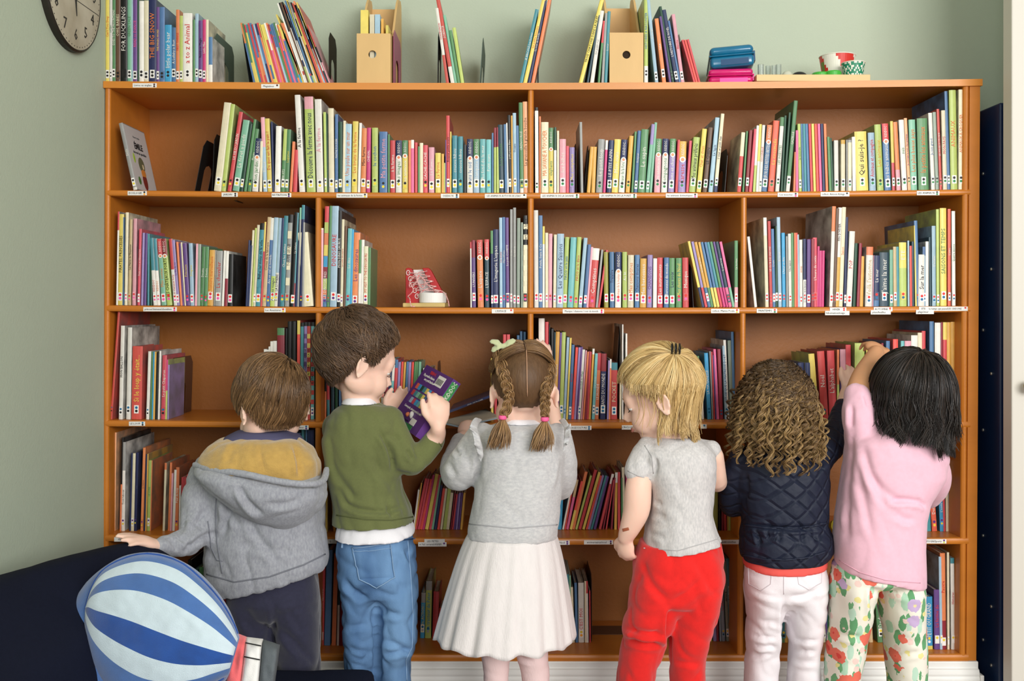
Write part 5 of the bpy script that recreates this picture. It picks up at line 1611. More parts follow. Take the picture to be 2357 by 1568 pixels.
def shoe(x, y, m, root, yaw=0):
    mb = MB(); c = Vector((x, y, 0)); R_ = Matrix.Rotation(yaw, 3, 'Z')
    mb.ell(c+R_ @ Vector((0, .05, .028)), (.032, .06, .026), R_, n=16); mb.ell(c+R_ @ Vector((0, -.01, .036)), (.03, .045, .036), R_, n=16); mb.ell(c+R_ @ Vector((0, -.015, .06)), (.028, .032, .03), R_, n=16)
    o = mb.build('shoe', m, root); remesh(o, .006, 6); co = coords(o.data); co[:, 2] = np.maximum(co[:, 2], .0005); setco(o.data, co); return o
HEATHER = mat('heather_grey_fleece', (142, 144, 152), rough=.92, bump=.35, bscale=800, rgb2=(166, 168, 174), vscale=260, stretch=(1, 1, .45), sheen=.25)
HEATH2 = mat('light_grey_knit', (182, 182, 184), rough=.95, bump=.4, bscale=900, rgb2=(204, 203, 202), vscale=240, stretch=(.5, 1, 1), sheen=.3)
HEATH3 = mat('pale_grey_jersey', (186, 184, 184), rough=.9, bump=.25, bscale=900, rgb2=(212, 208, 206), vscale=300, stretch=(1, 1, .4), sheen=.15)
NAVYJ = mat('navy_jersey', (44, 44, 64), rough=.9, bump=.3, bscale=700, var=.1, vscale=160, sheen=.3)
MUST = mat('mustard_fleece', (186, 150, 80), rough=.97, bump=.6, bscale=420, var=.08, vscale=90, sheen=.5)
OLIVE = mat('olive_green_cotton', (100, 106, 62), rough=.9, bump=.2, bscale=900, var=.05, vscale=260, sheen=.2)
COTTON = mat('white_cotton', (232, 230, 234), rough=.85, bump=.2, bscale=700)
DENIM = mat('washed_blue_denim', (54, 88, 132), rough=.85, bump=.35, bscale=900, rgb2=(112, 150, 190), vscale=13, stretch=(1, 1, .35))
STITCH = mat('denim_seam', (44, 70, 106), rough=.8); STITL = mat('pale_denim_seam', (130, 160, 192), rough=.8)
TULLE = mat('ivory_tulle', (222, 216, 214), rough=.9, bump=.4, bscale=400, stretch=(1, 1, .2), var=.03, vscale=90, sheen=.3)
PINKL = mat('pale_pink_ribbed_cotton', (232, 204, 202), rough=.9, bump=.3, bscale=500, stretch=(1, 1, .2))
REDJ = mat('red_fleece', (222, 30, 26), rough=.92, bump=.3, bscale=700, var=.05, vscale=90, sheen=.25)
WJEAN = mat('white_denim', (232, 226, 230), rough=.85, bump=.25, bscale=800, var=.02, vscale=60)
CORAL = mat('coral_jersey', (232, 92, 84), rough=.85); PINKT = mat('pink_jersey', (232, 184, 200), rough=.88, bump=.15, bscale=900, var=.03, vscale=120, sheen=.2)
def quilt():
    m = mat('navy_quilted_nylon', (26, 32, 50), rough=.6, spec=.3); nt = m.node_tree; b = nt.nodes['Principled BSDF']
    tc = nt.nodes.new('ShaderNodeTexCoord'); sx = nt.nodes.new('ShaderNodeSeparateXYZ'); nt.links.new(tc.outputs['Object'], sx.inputs[0])
    def M(op, a, b_=None, v=None):
        n = nt.nodes.new('ShaderNodeMath'); n.operation = op
        for i, q in enumerate((a, b_)):
            if q is None: continue
            if isinstance(q, (int, float)): n.inputs[i].default_value = q
            else: nt.links.new(q, n.inputs[i])
        return n.outputs[0]
    ns = nt.nodes.new('ShaderNodeTexNoise'); ns.inputs['Scale'].default_value = 14; nt.links.new(tc.outputs['Object'], ns.inputs['Vector']); wv = M('MULTIPLY', ns.outputs[0], .012)
    xx = M('ADD', M('ADD', sx.outputs[0], M('MULTIPLY', sx.outputs[1], .6)), wv); zz = M('MULTIPLY', sx.outputs[2], 1.15)
    res = []
    for sg in ('ADD', 'SUBTRACT'):
        q = M('ABSOLUTE', M('SINE', M('MULTIPLY', M(sg, xx, zz), 66))); res.append(M('MINIMUM', M('MULTIPLY', q, 2.2), 1.0))
    hgt = M('MULTIPLY', res[0], res[1])
    bp = nt.nodes.new('ShaderNodeBump'); bp.inputs['Strength'].default_value = 1.0; bp.inputs['Distance'].default_value = .0028; nt.links.new(hgt, bp.inputs['Height'])
    n2 = nt.nodes.new('ShaderNodeTexNoise'); n2.inputs['Scale'].default_value = 60; nt.links.new(tc.outputs['Object'], n2.inputs['Vector']); b2 = nt.nodes.new('ShaderNodeBump'); b2.inputs['Strength'].default_value = .5; b2.inputs['Distance'].default_value = .003
    nt.links.new(n2.outputs[0], b2.inputs['Height']); nt.links.new(bp.outputs[0], b2.inputs['Normal']); nt.links.new(b2.outputs[0], b.inputs['Normal']); return m
QUILT = quilt()
def floral():
    m = bpy.data.materials.new('floral_print_cotton'); m.use_nodes = True; nt = m.node_tree; b = nt.nodes['Principled BSDF']; b.inputs['Roughness'].default_value = .85
    tc = nt.nodes.new('ShaderNodeTexCoord')
    def vor(scale, stretch=(1, .5, 1), rot=0, thr=.3, cols=(), rnd=.9):
        mp = nt.nodes.new('ShaderNodeMapping'); mp.inputs['Scale'].default_value = stretch; mp.inputs['Rotation'].default_value = (0, rot, 0); nt.links.new(tc.outputs['Object'], mp.inputs[0])
        v = nt.nodes.new('ShaderNodeTexVoronoi'); v.inputs['Scale'].default_value = scale; v.inputs['Randomness'].default_value = rnd; nt.links.new(mp.outputs[0], v.inputs['Vector'])
        ns = nt.nodes.new('ShaderNodeTexNoise'); ns.inputs['Scale'].default_value = scale*4; nt.links.new(mp.outputs[0], ns.inputs['Vector'])
        ad = nt.nodes.new('ShaderNodeMath'); ad.operation = 'MULTIPLY_ADD'; ad.inputs[1].default_value = .3; nt.links.new(ns.outputs[0], ad.inputs[0]); nt.links.new(v.outputs['Distance'], ad.inputs[2])
        lt = nt.nodes.new('ShaderNodeMath'); lt.operation = 'LESS_THAN'; lt.inputs[1].default_value = thr+.15; nt.links.new(ad.outputs[0], lt.inputs[0])
        cr = nt.nodes.new('ShaderNodeValToRGB'); cr.color_ramp.interpolation = 'CONSTANT'; sp = nt.nodes.new('ShaderNodeSeparateColor'); nt.links.new(v.outputs['Color'], sp.inputs[0]); nt.links.new(sp.outputs[0], cr.inputs[0])
        e = cr.color_ramp.elements
        for i, c in enumerate(cols):
            q = e[i] if i < 2 else e.new(0); q.position = i/len(cols); q.color = (*lin(c), 1)
        return lt.outputs[0], cr.outputs[0]
    cur = (*lin((234, 230, 216)), 1)
    for a in [vor(34, (1.7, .6, .6), .5, .38, [(96, 158, 108), (160, 206, 176), (176, 214, 186), (70, 148, 96)]), vor(36, (1.7, .6, .6), -.6, .36, [(108, 166, 116), (186, 218, 196), (80, 150, 100)]), vor(44, (1, .6, 1), .3, .27, [(232, 222, 150), (236, 206, 196), (206, 186, 214)]), vor(25, (1, .6, 1), 0, .35, [(226, 108, 88), (234, 150, 116), (236, 214, 110), (196, 172, 210), (222, 84, 72)]), ]:
        mx = nt.nodes.new('ShaderNodeMix'); mx.data_type = 'RGBA'; nt.links.new(a[0], mx.inputs[0])
        if isinstance(cur, tuple): mx.inputs[6].default_value = cur
        else: nt.links.new(cur, mx.inputs[6])
        nt.links.new(a[1], mx.inputs[7]); cur = mx.outputs[2]
    # darker heart of the larger flowers
    a = vor(25, (1, .6, 1), 0, .12, [(210, 64, 56), (214, 90, 60), (222, 190, 60), (226, 214, 160), (190, 50, 50)]); mx = nt.nodes.new('ShaderNodeMix'); mx.data_type = 'RGBA'; nt.links.new(a[0], mx.inputs[0]); nt.links.new(cur, mx.inputs[6]); nt.links.new(a[1], mx.inputs[7])
    nt.links.new(mx.outputs[2], b.inputs['Base Color']); return m
FLORAL = floral()
def person(label, px, y):
    e = empty('person', (P(px, 1200, y).x, y, 0)); tag(e, label, 'person', 'children choosing books'); return e
FL = 1762  # picture row of the floor at the children's feet
NAPE[0] = 10
# ================================================= 1: boy in the hooded jacket
k1 = person('person in a grey hooded jacket and navy trousers, hand on the sofa', 610, -.22)
h = Head(622, 908, -.225, 38, 16, 0)
mb = MB(); h.skull(mb); limb(mb, [(604, 960, -.235, 38), (600, 1000, -.23, 40), (605, 1060, -.21, 50), (605, 1200, -.21, 66), (605, 1350, -.21, 60)]); limb(mb, [(480, 1110, -.24, 26), (450, 1230, -.29, 22), (372, 1257, -.365, 12)])
hand(mb, P(364, 1256, -.368), P(326, 1245, -.39)-P(364, 1256, -.368), (0, -.25, 1), 1, (.12, .1, .12, .2), .25, .95)
limb(mb, [(704, 1100, -.2, 24), (716, 1200, -.14, 20), (700, 1190, -.04, 16)]); hand(mb, P(695, 1175, -.03), (-.2, .4, .3), (.2, -.8, .5), -1, (.5, .5, .5, .5))
legs_feet(mb, [(580, 1380, -.22, 50), (580, 1560, -.22, 36), (580, 1740, -.22, 26)], [(680, 1380, -.22, 50), (685, 1560, -.21, 36), (686, 1740, -.22, 26)])
b = mb.build('body', SKIN, k1); remesh(b, .0034, 8); h.face(k1, mat('brown_brow', (92, 66, 44), rough=.7))
C1 = [(58, 42, 26), (106, 78, 50), (166, 128, 86)]
cap(h, k1, (66, 48, 30)); strands('hair_strands', [short_hair(h, (.35, -.55, .75), 5200, .062, 3, (.004, .011), extend=.06), ], C1, k1)
secs = [sec(530, 680, 1015, -.225, .06), sec(478, 726, 1050, -.225, .075), sec(468, 742, 1095, -.225, .088), sec(476, 742, 1150, -.225, .092), sec(476, 742, 1210, -.225, .094), sec(470, 746, 1265, -.225, .098, 2.4, .12), sec(478, 752, 1310, -.225, .098, 2.4, .2), sec(492, 748, 1338, -.225, .093, 2.4, .25)]
mb = MB(); mb.loft(secs, n=36); limb(mb, [(488, 1090, -.24, 44), (456, 1165, -.265, 42), (448, 1235, -.30, 38), (405, 1256, -.335, 30), (372, 1257, -.362, 23)]); limb(mb, [(704, 1095, -.2, 38), (716, 1170, -.17, 32), (716, 1240, -.12, 28), (700, 1200, -.06, 22)])
jk = garment('hooded_jacket', mb, HEATHER, k1, .0043, 7, amp=.0045, freq=(16, 16, 9), seed=1, creases=[(520, 1110, 505, 1240, .010, 7, -10), (500, 1225, 420, 1275, .008, 7, 5), (505, 1140, 560, 1220, .006, 8, 6), (560, 1180, 650, 1300, .005, 9, 8), (475, 1170, 440, 1225, .006, 7, 0), (430, 1190, 470, 1215, .005, 6), (640, 1200, 720, 1290, .004, 9), (415, 1235, 440, 1262, .006, 6), (395, 1240, 410, 1272, .004, 5), (520, 1250, 700, 1275, .003, 10)])
seam('hem_seam', jk, [(476, 1322), (540, 1340), (620, 1328), (700, 1300), (748, 1276)], mat('grey_rib_seam', (118, 120, 128), rough=.9), jk, .0016); seam('side_seam', jk, [(500, 1110), (496, 1180), (500, 1250), (512, 1320)], MATS['grey_rib_seam'], jk, .0013)
seam('pocket_edge', jk, [(478, 1200), (486, 1260), (500, 1290), (512, 1292)], MATS['grey_rib_seam'], jk, .0013)
# hood: lining crescent, rim, drooping bag
mb = MB(); mb.loft([sec(560, 650, 1000, -.25, .045), sec(505, 690, 1012, -.262, .066), sec(474, 720, 1032, -.268, .078), sec(458, 736, 1060, -.274, .086), sec(462, 738, 1098, -.272, .084), sec(480, 730, 1125, -.26, .07)], n=36)
hd = garment('hood_lining', mb, MUST, k1, .0043, 8, amp=.004, freq=(14, 14, 10), seed=9, creases=[(600, 1010, 610, 1085, .004, 5, 6), (675, 1020, 690, 1100, .008, 6, -4), (540, 1020, 520, 1070, .003, 8)])
mb = MB(); mb.loft([sec(455, 742, 1082, -.272, .092, 2.4, -.10), sec(450, 750, 1100, -.282, .095, 2.4, -.10), sec(480, 752, 1130, -.282, .094, 2.3, -.08), sec(540, 742, 1165, -.272, .088), sec(590, 718, 1192, -.262, .072), sec(630, 690, 1206, -.255, .05)], n=36)
hg = garment('hood', mb, HEATHER, k1, .0043, 8, amp=.004, freq=(12, 12, 9), seed=4, creases=[(545, 1115, 610, 1190, .009, 7, 8), (610, 1160, 700, 1150, .005, 8, 6), (690, 1110, 735, 1120, .003, 6)])
mb = MB(); mb.tube(curve([P(447, 1070, -.29), P(485, 1080, -.335), P(560, 1091, -.366), (P(640, 1108, -.372)), P(705, 1115, -.36), P(742, 1108, -.32), P(752, 1080, -.27)], 8), .0075, n=10); garment('hood_rim', mb, HEATHER, k1, .004, 4)
mb = MB(); mb.loft([sec(548, 660, 990, -.235, .055), sec(520, 690, 1004, -.24, .066), sec(505, 705, 1025, -.24, .07)], n=30); garment('shirt_collar', mb, mat('slate_purple_cotton', (84, 82, 112), rough=.9), k1, .0043, 5)
mb = MB(); mb.loft([sec(545, 725, 1290, -.22, .075), sec(528, 735, 1370, -.22, .09), sec(540, 725, 1400, -.22, .075), sec(560, 705, 1420, -.22, .05)], n=30); leg(mb, [(584, 1340, 52, .06), (582, 1385, 54, .082), (582, 1440, 55, .078), (583, 1500, 53, .070), (580, 1600, 48, .058), (582, 1728, 42, .048)], -.22); leg(mb, [(680, 1340, 52, .06), (682, 1385, 54, .082), (684, 1440, 53, .076), (688, 1500, 50, .068), (692, 1600, 44, .055), (688, 1728, 38, .046)], -.215)
garment('trousers', mb, NAVYJ, k1, .0046, 6, amp=.004, freq=(14, 14, 8), seed=6, creases=[(630, 1390, 628, 1520, .006, 6, -3), (640, 1440, 725, 1530, .006, 9), (560, 1420, 600, 1480, .004, 8), (660, 1400, 700, 1460, .004, 9)])
SH_ = mat('grey_canvas_shoe', (90, 92, 98), rough=.8)
for x in (580, 688): shoe(P(x, 1700, -.22).x, -.22, SH_, k1)
NAPE[0] = 20
# ================================================= 2: boy in the olive top reading
k2 = person('person in an olive green top and blue jeans reading a purple book', 850, -.21)
h = Head(826, 802, -.215, -58, 20, 0, 1.02)
mb = MB(); h.skull(mb); limb(mb, [(822, 860, -.22, 40), (826, 905, -.22, 40), (838, 970, -.205, 48), (845, 1080, -.205, 58), (860, 1220, -.205, 62)])
limb(mb, [(905, 975, -.22, 24), (950, 1062, -.22, 24), (1001, 1008, -.212, 22), (1008, 985, -.232, 17)]); wr = P(1009, 982, -.234); hand(mb, wr, P(1013, 930, -.232)-wr, (.35, -.92, .1), -1, (.35, .55, .6, .65), .35, .98)
limb(mb, [(780, 975, -.18, 24), (840, 1060, -.1, 22), (896, 960, -.04, 16)]); wl = P(893, 958, -.035); hand(mb, wl, P(916, 932, -.02)-wl, (-.5, .4, -.7), 1, (.35, .35, .35, .35), .4, .95)
legs_feet(mb, [(822, 1300, -.21, 50), (830, 1560, -.21, 34), (832, 1740, -.21, 26)], [(905, 1300, -.2, 50), (905, 1560, -.2, 34), (905, 1740, -.2, 26)])
b = mb.build('body', SKIN, k2); remesh(b, .0034, 8); h.face(k2, mat('dark_brow', (70, 48, 32), rough=.7))
cap(h, k2, (56, 38, 24)); strands('hair_strands', [short_hair(h, (-.1, -.6, .78), 6000, .045, 5, (.005, .013), wave=.05, jitter=.5, clump=120, extend=.04)], [(46, 32, 22), (92, 68, 48), (136, 106, 78)], k2)
secs = [sec(792, 868, 925, -.212, .05), sec(768, 905, 942, -.212, .066), sec(750, 930, 968, -.212, .08), sec(743, 936, 1010, -.212, .085), sec(750, 925, 1070, -.21, .082), sec(764, 930, 1130, -.21, .084), sec(770, 950, 1175, -.21, .092), sec(766, 958, 1204, -.21, .094)]
mb = MB(); mb.loft(secs, n=36); limb(mb, [(895, 975, -.225, 42), (918, 1030, -.24, 40), (944, 1066, -.235, 36), (975, 1042, -.22, 30), (1001, 1012, -.205, 27)]); limb(mb, [(772, 985, -.19, 34), (800, 1050, -.12, 30), (860, 1010, -.06, 24)])
sw = garment('long_sleeved_top', mb, OLIVE, k2, .0043, 6, amp=.0042, freq=(13, 13, 8), seed=12, creases=[(872, 990, 905, 1085, .010, 6, -8), (905, 1085, 950, 1100, .004, 6), (935, 1035, 950, 1060, .006, 5), (950, 1020, 965, 1055, .005, 5), (785, 1160, 870, 1178, .009, 6, 5), (860, 1178, 935, 1160, .006, 6, 6), (760, 1060, 830, 1160, .005, 9, 8), (775, 1120, 800, 1170, .005, 7), (850, 1050, 920, 1140, .004, 10), (885, 1000, 925, 1010, .004, 7), (895, 1160, 905, 1190, .005, 5), (755, 1000, 770, 1090, .004, 6)])
seam('hem_seam', sw, [(775, 1186), (840, 1196), (900, 1198), (950, 1190)], mat('olive_seam', (86, 92, 54), rough=.9), sw, .0012); seam('cuff_seam', sw, [(990, 1002), (1004, 1012), (1016, 1028)], MATS['olive_seam'], sw, .001)
mb = MB(); mb.loft([sec(796, 862, 912, -.214, .044), sec(786, 872, 928, -.214, .052)], n=28); garment('undershirt_collar', mb, COTTON, k2, .004, 4)
mb = MB(); mb.loft([sec(790, 934, 1190, -.21, .07), sec(776, 948, 1206, -.21, .083), sec(772, 954, 1220, -.21, .089, 2.4, .03), sec(770, 957, 1234, -.21, .092, 2.4, .05)], n=36)
garment('undershirt', mb, COTTON, k2, .0043, 5, amp=.002, freq=(16, 16, 10), seed=3)
mb = MB(); mb.loft([sec(778, 946, 1222, -.205, .076), sec(772, 960, 1262, -.205, .086), sec(774, 962, 1320, -.205, .094), sec(786, 955, 1362, -.205, .082), sec(805, 930, 1390, -.205, .05)], n=36)
leg(mb, [(824, 1290, 46, .06), (825, 1340, 48, .084), (826, 1390, 46, .08), (826, 1440, 43, .070), (827, 1500, 38, .060), (826, 1560, 35, .054), (826, 1620, 38, .05), (830, 1728, 34, .046)], -.205); leg(mb, [(914, 1290, 46, .06), (914, 1340, 49, .084), (916, 1390, 48, .08), (914, 1440, 48, .072), (911, 1490, 49, .066), (905, 1520, 44, .058), (904, 1570, 44, .054), (905, 1728, 36, .046)], -.2)
jn = garment('jeans', mb, DENIM, k2, .0043, 4, amp=.0052, freq=(12, 12, 14), seed=15, creases=[(866, 1400, 866, 1568, .016, 7), (790, 1330, 850, 1390, .008, 7, 8), (850, 1390, 930, 1420, .007, 8, 8), (935, 1260, 955, 1300, .004, 6), (800, 1450, 850, 1440, .004, 6), (800, 1490, 850, 1500, .005, 6, 5), (880, 1480, 945, 1500, .005, 6, -4), (880, 1510, 950, 1495, .005, 6), (800, 1530, 850, 1540, .005, 6)])
patch('back_pocket', jn, ((814, 1262), (898, 1252), (906, 1330), (824, 1334)), DENIM, jn, .003); seam('pocket_stitching', jn, [(812, 1262), (898, 1252), (907, 1330), (868, 1352), (828, 1334), (812, 1262)], STITL, jn, .0011, .003); seam('pocket_stitching', jn, [(814, 1272), (900, 1262)], STITL, jn, .0008, .0036)
seam('waistband_seam', jn, [(777, 1248), (830, 1256), (900, 1248), (955, 1240)], STITCH, jn, .0012); seam('side_seam', jn, [(938, 1245), (945, 1330), (950, 1420), (948, 1490), (934, 1520), (936, 1568)], STITL, jn, .0011, .0008); seam('belt_loop', jn, [(790, 1240), (788, 1262)], STITL, jn, .0024, .001)
for x in (830, 905): shoe(P(x, 1700, -.21).x, -.21, SH_, k2)
# the purple board book in his hands
A = P(1043, 872, -.20); Hv = Vector((-.078, -.02, -.118)); Wv = Vector((-.071, .13, .015)); Nn = Wv.cross(Hv).normalized()
if Nn.y > 0: Nn = -Nn
Wv = Wv-Hv*(Wv.dot(Hv)/Hv.dot(Hv)); PUR = mat('purple_board_cover', (92, 52, 124), rough=.35, spec=.4)
bk2 = empty('book', A+Hv*.5+Wv*.5); tag(bk2, 'purple board book held open-backed by the person in the olive top', 'book')
bk2['label'] = 'purple board book held up in both hands by the person in olive green'
H1, W1, N1 = Hv.length, Wv.length, Nn; hu, wu = Hv.normalized(), Wv.normalized(); TH2 = .021
RB = Matrix((-wu, -hu, (-wu).cross(-hu))).transposed(); fsgn = 1 if RB.col[2].dot(Nn) > 0 else -1
def bp(u, v, d): return A+wu*u*W1+hu*v*H1+Nn*d    # u from spine to fore edge, v from head to tail, d above the cover
def slab(name, u0, u1, v0, v1, d0, d1, m, par): 
    vs = [bp(u, v, d) for d in (d0, d1) for u, v in ((u0, v0), (u1, v0), (u1, v1), (u0, v1))]
    return meshobj(name, vs, [(0, 1, 2, 3), (4, 7, 6, 5), (0, 4, 5, 1), (1, 5, 6, 2), (2, 6, 7, 3), (3, 7, 4, 0)], m, par)
cv = slab('cover', 0, 1, 0, 1, -.002, 0, PUR, bk2); slab('cover', 0, 1, 0, 1, -TH2, -TH2+.002, PUR, bk2); sp = slab('spine', -.012, .006, 0, 1, -TH2, 0, PUR, bk2); slab('pages', .01, .985, .012, .988, -TH2+.002, -.002, PAGE, bk2)
slab('spine_band', -.016, -.010, .04, .36, -TH2*.92, -TH2*.08, mat('band_green', (58, 132, 74), rough=.4), sp)
def btext(s, u, v, size, m, maxl): 
    t = text('cover_lettering', s, size, m, None, (0, 0, 0), (0, 0, 0), maxlen=maxl); sx = t.scale.copy()
    X = -wu; Y = -hu; Z = X.cross(Y)
    M4 = Matrix.LocRotScale(bp(u, v, .0006), Matrix((X, Y, Z)).transposed(), sx); t.parent = bk2; t.matrix_parent_inverse = MW(bk2).inverted(); t.matrix_basis = M4
def stext(s, v, size, m, maxl):
    t = text('spine_lettering', s, size, m, None, (0, 0, 0), (0, 0, 0), maxlen=maxl); sx = t.scale.copy(); X = -hu; Z = -wu; Y = Z.cross(X)
    t.parent = bk2; t.matrix_parent_inverse = MW(bk2).inverted(); t.matrix_basis = Matrix.LocRotScale(bp(-.0175, v, -TH2*.5), Matrix((X, Y, Z)).transposed(), sx)
stext('KiDiDOC', .17, .013, TXT('w'), .04); btext('KIDIDOC', .62, .08, .012, TXT('r'), .03); btext('Ma première histoire', .68, .15, .009, TXT('w'), .06); btext('avec petit fantôme', .6, .21, .009, TXT('w'), .055)
btext('Coucou petit, animaux parmi les nuits !', .52, .70, .0085, TXT('w'), .1); btext('Maisons à écouter', .6, .88, .007, mat('dark_ink', (30, 16, 44), rough=.6), .045)
slab('barcode_sticker', .17, .42, .05, .22, 0, .0004, STK, bk2)
for i in range(13): slab('barcode_bar', .20+i*.016, .20+i*.016+(.006 if i % 3 else .010), .10, .19, .0004, .0006, INKD, bk2)
tc_ = 'b r sky y t dg sky ro aq pk b y g mint t r pk ro y aq sky pr lb p'.split()
for i in range(24):
    r_, c_ = divmod(i, 8); u0 = .16+c_*.095; v0 = .31+r_*.115
    slab('picture_tile', u0, u0+.078, v0, v0+.09, 0, .0004, cm(tc_[i]), bk2)
slab('small_sticker', .22, .40, .80, .90, 0, .0004, STK, bk2); slab('green_panel', .24, .62, .91, .985, 0, .0004, MATS['band_green'], bk2)
mb = MB()
for (u, v, a, b_) in ((.40, .78, .006, .011), (.56, .80, .006, .006)): pass
mb.ell(bp(.45, .78, .0002), (.0055, .0055, .0095), None, n=14); mb.build('ghost_shape', STK, bk2, smooth=True); MB().ell(bp(.58, .80, .0002), (.0055, .0055, .0055), n=12).build('pumpkin_shape', cm('o'), bk2, smooth=True)
MB().ell(bp(-.016, .41, -TH2*.5), (.007, .007, .007), n=14).build('spine_emblem', STK, bk2, smooth=True); MB().ell(bp(-.026, .41, -TH2*.5), (.0052, .0052, .0052), n=14).build('spine_pumpkin', cm('o'), bk2, smooth=True)
NAPE[0] = 13
# ================================================= 3: girl with braids
k3 = person('person with two braids in a light grey ruffled sweater and white skirt', 1190, -.25)
h = Head(1203, 876, -.255, 6, 18, 0, .97)
mb = MB(); h.skull(mb); limb(mb, [(1200, 930, -.255, 34), (1200, 975, -.25, 36), (1192, 1030, -.245, 50), (1190, 1130, -.245, 64), (1180, 1260, -.245, 64)])
limb(mb, [(1095, 1005, -.24, 24), (1052, 1090, -.2, 22), (1066, 1006, -.12, 16)]); wl = P(1066, 1006, -.115); hand(mb, wl, P(1080, 970, -.085)-wl, (-.25, -.9, .2), 1, (.7, .7, .7, .7), .6, .88)
limb(mb, [(1290, 1000, -.24, 24), (1296, 1090, -.15, 22), (1272, 950, -.06, 18), (1258, 850, -.03, 15)]); wr = P(1258, 848, -.028); hand(mb, wr, P(1250, 800, -.014)-wr, (.3, -1, 0), -1, (.2, .2, .2, .25), .3, .88)
legs_feet(mb, [(1142, 1400, -.25, 44), (1142, 1560, -.25, 28), (1142, 1740, -.25, 22)], [(1232, 1400, -.25, 44), (1234, 1560, -.25, 28), (1234, 1740, -.25, 22)])
b = mb.build('body', SKIN, k3); remesh(b, .0034, 8); h.face(k3, MATS['brown_brow'])
C3 = [(70, 48, 28), (116, 84, 52), (176, 138, 92)]
cap(h, k3, (92, 66, 42), .002)
def parted(h, n, seed, K=14):
    rng = np.random.default_rng(seed); out = []; sh = []
    for _ in range(n):
        sd = rng.choice((-1, 1)); g = rng.random()*2.75-.55    # position along the parting, front hairline over the top to the nape
        az_end = math.radians(104); pts = []; c0 = rng.random(); lf = .0035+.005*rng.random(); t0 = .02+.75*rng.random()**1.3*(rng.random() < .6)
        d0 = np.array([0, math.cos(g+.35), math.sin(g+.35)])      # on the sagittal ring
        e = math.asin(max(-1, min(1, d0[2]))); el1 = e-math.radians(14+14*rng.random()); el1 = max(math.radians(-30), min(math.radians(42), el1*.72)); d1 = np.array([sd*math.sin(az_end)*math.cos(el1), (math.cos(az_end) if g > .3 else .45)*math.cos(el1), math.sin(el1)])
        for i in range(K):
            t = t0+(1-t0)*i/(K-1); v = unit(d0*(1-t)+d1*t+1e-6*rng.random(3)); v = unit(v+np.array([sd*.012, 0, -.10*math.sin(PI*t)])); pts.append(np.array(h.surf(v, lf*(.5+math.sin(PI*min(1, t*.9+.1))))))
        if not (allowed(unit(d0), -.3)): continue
        out.append(pts); sh.append(.15+.55*noise.random()+.3*math.sin(g*23)**2*.6)
    return (np.array(out), .0010, .0008, np.clip(np.array(sh), 0, 1))
def braid(path, r, amp, turns, n, seed, rad=.0009):
    rng = np.random.default_rng(seed); path = np.array([list(p) for p in curve([Vector(p) for p in path], 16)]); K = len(path); t = np.linspace(0, 1, K)
    tan = np.gradient(path, axis=0); tan /= np.linalg.norm(tan, axis=1, keepdims=True); v = np.tile(np.array([0, -1., 0]), (K, 1)); v -= tan*np.sum(v*tan, axis=1, keepdims=True); v /= np.linalg.norm(v, axis=1, keepdims=True); u = np.cross(tan, v)
    out = []; sh = []; size = 1-.35*t
    for q in range(3):
        ph = 2*PI*turns*t+2*PI*q/3; ctr = path+u*(amp*np.sin(ph)*size)[:, None]+v*(amp*.55*np.sin(2*ph)*size)[:, None]
        for _ in range(n):
            a = rng.random()*2*PI; rr = r*math.sqrt(rng.random()); s_ = rng.random()
            out.append(ctr+u*(rr*math.cos(a)*size)[:, None]+v*(rr*math.sin(a)*size)[:, None]+rng.normal(size=(1, 3))*.0004); sh.append(.2+.5*s_+.3*(rr/r))
    return (np.array(out), rad, rad*.9, np.clip(np.array(sh), 0, 1))
def tail(p0, p1, r, n, seed, curlx=.008, K=14):
    rng = np.random.default_rng(seed); out = []; sh = []; p0, p1 = np.array(p0), np.array(p1)
    for _ in range(n):
        a = rng.random()*2*PI; rr = math.sqrt(rng.random()); L = .8+.3*rng.random(); s_ = rng.random(); pts = []
        for i in range(K):
            t = i/(K-1); w_ = .25+1.0*math.sin(PI*min(1, t*1.1)*.62)**1.0
            pts.append(p0+(p1-p0)*t*L+np.array([math.cos(a)*r*rr*w_+curlx*t*t*math.sin(a*2+s_*3), math.sin(a)*r*rr*w_*.7-.004*t, 0]))
        out.append(pts); sh.append(.35+.65*s_)
    return (np.array(out), .0010, .0003, np.array(sh))
grp = [parted(h, 5200, 21)]
BL = [P(1150, 806, -.27), P(1156, 850, -.315), P(1166, 885, -.335), P(1172, 920, -.34), P(1158, 958, -.345)]; BR_ = [P(1262, 835, -.28), P(1266, 870, -.31), P(1256, 900, -.33), P(1255, 930, -.335), P(1254, 960, -.345)]
grp.append(braid(BL, .0072, .0078, 3.1, 46, 5)); grp.append(braid(BR_, .0068, .0074, 2.8, 46, 6)); grp.append(tail(P(1157, 966, -.345), P(1143, 1030, -.35), .017, 260, 3)); grp.append(tail(P(1254, 970, -.345), P(1242, 1034, -.35), .017, 260, 4))
strands('hair_strands', grp, C3, k3)
MB().tube([h.surf((.02*math.sin(a*3+1), math.cos(a), math.sin(a)), .0048) for a in [math.radians(t) for t in range(35, 222, 8)]], .0009, n=6, flat=.5).build('parting', mat('scalp_skin', (206, 160, 128), rough=.6), k3, smooth=True)
PKE = mat('pink_elastic', (240, 96, 150), rough=.6)
for p in (P(1157, 961, -.345), P(1254, 965, -.345)): MB().lathe([(.0072, -.004), (.0082, -.002), (.0082, .002), (.0072, .004)], c=p, n=20).build('hair_elastic', PKE, k3, smooth=True)
mb = MB(); bc = P(1158, 797, -.285)
